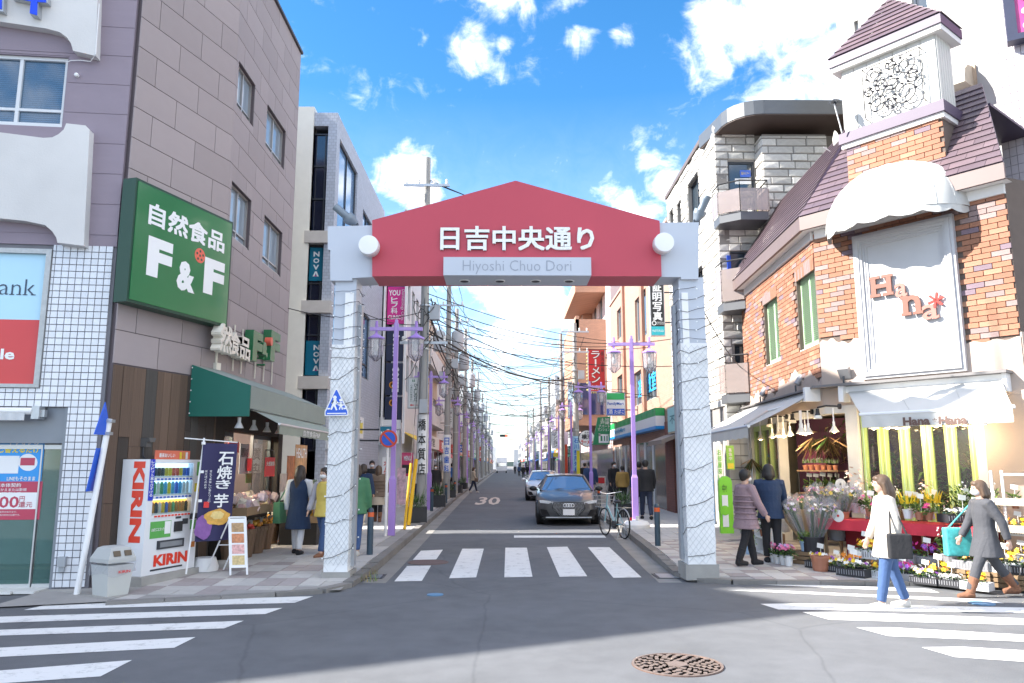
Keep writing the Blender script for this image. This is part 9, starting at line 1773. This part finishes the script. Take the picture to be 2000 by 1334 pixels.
def person(label, loc, rz, H=1.62, hair='black', hl=.0, top=None, hem=.50, puff=0, legs=None, shoe=None, stride=.0, near=False, mask=True, bag=None, skirt=False, arm=.0, vest=None, boots=False, turn=0, hold=None):
    """standing or walking figure facing -Y before it is turned; hem is the coat's lower edge as a share of the height"""
    o = thing('person', label, 'person', (0,0,0)); vx = .011 if near else .022
    hip = V(0,0,.52*H); fwd = V(0,-1,0); L1 = .245*H; L2 = .235*H
    J = {}
    for s in (-1,1):
        a = stride*s; hx = .052*H*s; h0 = hip+V(hx,0,0); kn = h0+V(0,-math.sin(a)*L1,-math.cos(a)*L1); b = a-.18*stride if a > 0 else a*1.5; an = kn+V(0,-math.sin(b)*L2,-math.cos(b)*L2)
        J[s] = [h0,kn,an]
    lo = min(J[-1][2].z,J[1][2].z)-.042*H
    for s in (-1,1): J[s] = [p-V(0,0,lo) for p in J[s]]
    hip = hip-V(0,0,lo); sh = .815*H-lo; hd = V(0,-.012*H,.925*H-lo)
    def arms(s):
        a = -stride*s*.9+arm; S_ = V(.112*H*s,0,sh-.012*H); E = S_+V(.035*H*s,-math.sin(a)*.17*H,-math.cos(a)*.17*H); w = a+.25+ (hold or 0); W_ = E+V(.0,-math.sin(w)*.145*H,-math.cos(w)*.145*H); return S_,E,W_
    m_ = MB(); hr = .062*H
    m_.ball(hd,(hr*.78,hr*.92,hr*1.05),14,10); m_.ball(hd+V(0,-hr*.25,-hr*.62),(hr*.52,hr*.58,hr*.48),10,8); m_.ball(hd+V(0,-hr*.93,-hr*.12),(hr*.13,hr*.16,hr*.22),8,6)
    for s in (-1,1): m_.ball(hd+V(s*hr*.80,hr*.08,-hr*.05),(hr*.10,hr*.17,hr*.26),6,5)
    m_.tube([hd+V(0,hr*.1,-hr*.4),V(0,.005,sh-.02*H)],[.035*H,.04*H],10); m_.ball(V(0,0,sh-.09*H),(.098*H,.062*H,.11*H),14,8); m_.ball(V(0,0,hip.z+.07*H),(.082*H,.058*H,.12*H),12,8); m_.ball(hip,(.092*H,.066*H,.07*H),12,8)
    for s in (-1,1):
        h0,kn,an = J[s]; m_.tube([h0,h0.lerp(kn,.5),kn,kn.lerp(an,.4),an],[.056*H,.046*H,.034*H,.034*H,.022*H],10); m_.tube([an+V(0,.025*H,-.018*H),an+V(0,-.03*H,-.026*H),an+V(0,-.095*H,-.032*H)],[.024*H,.026*H,.014*H],8)
        S_,E,W_ = arms(s); m_.tube([V(.06*H*s,0,sh-.01*H),S_,E,W_],[.035*H,.03*H,.025*H,.017*H],8)
        d = (W_-E).normalized(); sd = V(0,1,0).cross(d).normalized() if abs(d.y) < .9 else V(1,0,0); fr = d.cross(V(s,0,0)).normalized(); fr = fr if fr.y < 0 else -fr
        pm_ = W_+d*.028*H; m_.ball(pm_,(.013*H,.021*H,.028*H),8,6)
        for k in range(4):
            b0 = W_+d*.05*H+fr*(.014-.0095*k)*H; ln = (.034,.040,.037,.029)[k]*H; b1 = b0+d*ln*.55-V(s*.004*H,0,0); b2 = b1+d*ln*.4-V(s*.012*H,0,0); m_.tube([b0-d*.015*H,b0,b1,b2],[.0062*H,.006*H,.0055*H,.004*H],6)
        t0 = W_+d*.018*H+fr*.018*H; m_.tube([t0-fr*.008*H,t0+fr*.012*H+d*.014*H,t0+fr*.014*H+d*.036*H],[.0075*H,.0065*H,.0045*H],6)
    fuse(m_,'body',SKIN,o,.0085 if near else vx,2)
    for s in (-1,1): q = MB(); q.ball(hd+V(s*hr*.32,-hr*.80,hr*.06),(hr*.13,hr*.06,hr*.08),8,5); q.build('eye', LETB, o)
    q = MB()
    if mask: q.ball(hd+V(0,-hr*.42,-hr*.50),(hr*.66,hr*.66,hr*.46),12,8); q.build('mask', MASK, o, smooth=True)
    else: q.ball(hd+V(0,-hr*.80,-hr*.55),(hr*.22,hr*.06,hr*.05),8,4); q.build('mouth', pm('lips',(.38,.13,.11),.5,var=0), o)
    q = MB(); q.ball(hd+V(0,hr*.16,hr*.20),(hr*.96,hr*1.0,hr*1.02),14,9);
    q.ball(hd+V(0,-hr*.45,hr*.62),(hr*.7,hr*.5,hr*.42),10,6)
    if hl: q.tube([hd+V(0,hr*.4,0),hd+V(0,hr*.75,-hr*1.0),V(0,.055*H,hd.z-hr*1.1-hl*H)],[hr*.85,hr*.92,hr*.45],10); [q.tube([hd+V(s*hr*.75,hr*.1,hr*.1),hd+V(s*hr*.82,hr*.25,-hr*1.0),V(s*hr*.7,.03*H,hd.z-hr*.9-hl*H*.7)],[hr*.3,hr*.32,hr*.12],7) for s in (-1,1)]
    else: q.ball(hd+V(0,hr*.45,-hr*.35),(hr*.75,hr*.6,hr*.6),10,7)
    fuse(q,'hair',HAIRC[hair],o,vx,3)
    q = MB(); q.ball(hip,(.100*H,.074*H,.075*H),12,8)
    for s in (-1,1):
        h0,kn,an = J[s]; q.tube([h0,h0.lerp(kn,.5),kn,kn.lerp(an,.45),an+V(0,0,.015*H)],[.063*H,.054*H,.043*H,.041*H,.034*H],10)
    fuse(q,'trousers',legs,o,vx,3)
    for s in (-1,1):
        h0,kn,an = J[s]; q = MB(); q.tube([an+V(0,.030*H,-.016*H),an+V(0,-.03*H,-.024*H),an+V(0,-.105*H,-.030*H)],[.030*H,.032*H,.018*H],10); q.tube([an+V(0,.02*H,-.035*H),an+V(0,-.10*H,-.038*H)],[.022*H,.018*H],8)
        if boots: q.tube([an,an.lerp(kn,.55)],[.034*H,.044*H],10)
        fuse(q,'shoe',shoe,o,vx*.9,2)
    pz = 1+puff; q = MB(); hz = hem*H-lo
    rings = [(sh+.022*H,.050,.045),(sh-.005*H,.112,.066),(sh-.09*H,.116,.080),(hip.z+.09*H,.104,.076),(hip.z,.116,.088)]+([(hz,.128+.10*max(0,.5-hem),.092+.14*max(0,.5-hem)+abs(stride)*.05)] if hem < .5 else [(hz,.112,.085)] if hz < hip.z-.01 else [])
    n = 18; vs = []
    for z,rx,ry in rings: vs += [V(rx*pz*H*math.cos(2*PI*k/n)*(1+(.02*math.sin(5*k) if z < hip.z else 0)),ry*pz*H*math.sin(2*PI*k/n)+.006*H,z) for k in range(n)]
    q.add(vs,[(j*n+k,j*n+(k+1)%n,(j+1)*n+(k+1)%n,(j+1)*n+k) for j in range(len(rings)-1) for k in range(n)]+[tuple(range(n)),tuple(range((len(rings)-1)*n,len(rings)*n))])
    sl = MB() if vest else q
    for s in (-1,1):
        S_,E,W_ = arms(s); k_ = 5 if puff else 1; pts = [V(.07*H*s,0,sh-.015*H),S_]+[S_.lerp(E,.5),E,E.lerp(W_,.5),W_-(W_-E)*.02]; sl.tube(pts,[.046*H*pz,.046*H*pz,.042*H*pz,.038*H*pz,.035*H*pz,.030*H*pz],10)
    if vest: fuse(sl,'sleeves',vest,o,vx,3)
    c_ = fuse(q,'coat',top,o,vx,3)
    if puff > .09:
        z = hz+.05*H
        while z < sh-.05*H:
            t_ = MB(); kx_ = (.119 if z > hip.z else .119+.02*(hip.z-z)/H*4)*pz*1.015; ky_ = kx_*.735; t_.tube([V(kx_*H*math.cos(2*PI*k/20),ky_*H*math.sin(2*PI*k/20)+.006*H,z) for k in range(21)],.011*H,5); t_.build('quilted_roll', top, c_, smooth=True); z += .058*H
    if skirt: q = MB(); q.lathe([(.105*H,hip.z+.02*H),(.125*H,hip.z-.22*H),(.12*H,hip.z-.22*H),(.001,hip.z-.1*H)],(0,0,0),16); q.build('skirt', skirt, o, smooth=True)
    if bag:
        bc, side, sz, z_ = bag; S_,E,W_ = arms(side); c = V((.17*H+sz*.25)*side, W_.y, z_*H-lo); q = MB(); q.box(c,(sz*.4,sz*1.0,sz*1.1)); b_ = fuse(q,'bag',bc,o,vx,8); q = MB(); tp_ = (S_+V(0,0,.03*H)) if z_ > .42 else W_; q.tube([c+V(0,-sz*.35,sz*.5),tp_,c+V(0,sz*.35,sz*.5)],.008*H,5); q.build('strap', bc, b_)
    NP[0] += 1; return move(o, loc, rz)
K = lambda n,c: cloth(n,c)
BLK = K('black',(.016,.016,.019)); NVC = K('navy',(.015,.035,.085)); JEAN = K('denim',(.045,.09,.21)); CRE = K('cream',(.50,.455,.40)); MAUV = K('mauve_quilt',(.27,.19,.215)); CHAR = K('charcoal',(.06,.062,.072)); DJ = K('dark_denim',(.025,.035,.07)); BRS = K('brown_leather',(.20,.09,.05)); WSH = K('white_shoe',(.50,.47,.43)); BEI = K('beige',(.48,.42,.34)); GRN = K('green',(.07,.20,.10)); BRQ = K('brown_quilt',(.17,.125,.095)); OCH = K('ochre',(.36,.22,.06)); WHT = K('white_cotton',(.68,.68,.7)); GCO = K('grey_wool',(.36,.36,.42)); YLT = K('yellow_knit',(.60,.48,.12)); DKB = K('deep_blue',(.03,.06,.14))
TOTE = pm('patterned_tote',(.06,.38,.38),.7,var=.5,sc=9)
g = lambda px,py,z=.0: G(px,py,z)
person('woman in long cream coat and blue jeans walking over the right crosswalk',g(1742,1188),-PI/2-.15,1.60,'brown',.14,CRE,.38,0,JEAN,WSH,.20,True,False,(BLK,1,.26,.48))
person('woman in charcoal coat and brown boots carrying a turquoise bag by the plants',g(1934,1166),-PI/2-.1,1.56,'brown',.02,CHAR,.36,0,CHAR,BRS,.42,True,True,(TOTE,-1,.34,.46),boots=True,arm=-.1)
person('woman in mauve quilted long coat with white mask by the flower shop',g(1462,1103,.10),PI/2+.25,1.55,'black',.0,MAUV,.38,.12,BLK,BLK,.24,True,True,boots=True,arm=.12)
person('shopper in navy coat seen from behind at the flower shop',g(1510,1098,.10),PI-.2,1.62,'black',.03,NVC,.44,.04,BLK,BLK,.06,True,True,arm=.35)
person('woman in long navy sleeveless coat carrying green bags at the left shop',g(580,1082,.12),PI-.2,1.58,'dark',.20,NVC,.28,.02,WHT,BLK,.12,True,True,(GRN,1,.34,.46),vest=WHT)
person('person in pale grey coat and yellow top partly behind left pillar',g(630,1086,.12),-.5,1.56,'dark',.06,YLT,.44,.02,JEAN,BRS,.22,False,True,vest=GCO)
person('person in green jacket and jeans just behind the left gate pillar',g(690,1084,.12),PI,1.62,'dark',.02,GRN,.44,.06,JEAN,WSH,.12)
person('person in navy puffer jacket and beige trousers on left pavement',g(707,1026,.12),PI-.3,1.62,'dark',.02,NVC,.50,.14,BEI,WSH,.16,bag=(BEI,1,.26,.50))
person('man in black coat with mask facing the camera on left pavement',g(724,1000,.12),.2,1.74,'black',.0,BLK,.42,.04,BLK,BLK,.10)
person('woman in brown quilted coat, skirt and boots on left pavement',g(737,1019,.12),PI,1.58,'brown',.08,BRQ,.44,.14,BLK,BRS,.14,skirt=BEI,boots=True)
person('man in white shirt and dark trousers behind the yellow guards',g(818,992,.12),PI,1.72,'black',.0,WHT,.52,.0,DJ,BLK,.16)
person('person in black coat beside planters on left pavement',g(850,976,.12),.2,1.62,'black',.05,BLK,.36,.03,BLK,BLK,.12); person('person in pale coat beside second left lamp',g(870,965,.12),.4,1.58,'dark',.05,BEI,.40,.03,DJ,BLK,.14); person('person in blue jacket beyond second left lamp',g(882,958,.12),PI,1.70,'black',.0,K('blue_jacket',(.04,.14,.42)),.48,.06,BLK,BLK,.14)
person('pedestrian in beige jacket and jeans stepping onto the road on left',g(925,962),PI/2,1.60,'brown',.02,BEI,.47,.06,DJ,WSH,.28,bag=(BRQ,-1,.22,.5))
person('man in black jacket and jeans walking away on the right pavement',g(1263,1014,.12),PI,1.76,'black',.0,BLK,.47,.08,DJ,BLK,.26); person('person in dark coat hidden behind the man in black jacket',g(1250,1003,.12),PI,1.70,'black',.0,DKB,.44,.06,BLK,BLK,.1)
person('person in ochre jacket seen from behind on right pavement',g(1217,988,.12),PI,1.56,'black',.0,OCH,.46,.08,BLK,BLK,.1,bag=(BLK,1,.2,.5)); person('person in long black coat with mask facing the ochre jacket',g(1200,985,.12),.5,1.72,'black',.0,BLK,.30,.04,BLK,BLK,.06)
person('man in deep blue jacket walking behind the dark grey car',g(1154,985,.12),PI-.2,1.74,'black',.0,DKB,.46,.06,BEI,BLK,.2); person('man in black jacket left of the deep blue jacket',g(1143,965,.12),PI,1.72,'black',.0,BLK,.46,.06,BLK,BLK,.2)
for i,(px,py,c,l) in enumerate(((1022,934,BLK,'dark walker on the road left of the white car, nearest of the group'),(1014,930,DKB,'blue clad walker on the road far beyond the white car'),(1030,929,BLK,'dark walker on the road just beyond the white car'),(1058,931,NVC,'navy clad walker above the white car roof'),(1006,926,CHAR,'grey clad walker farthest in the road group'),(1096,940,BRQ,'brown clad walker by the third right lamp'),(1122,945,BLK,'dark walker under the round noodle sign'))): person(l,g(px,py),PI*(i%2),1.68,'black',.0,c,.46,.05,BLK,BLK,.2)
bpy.data.scenes.remove(TMP)
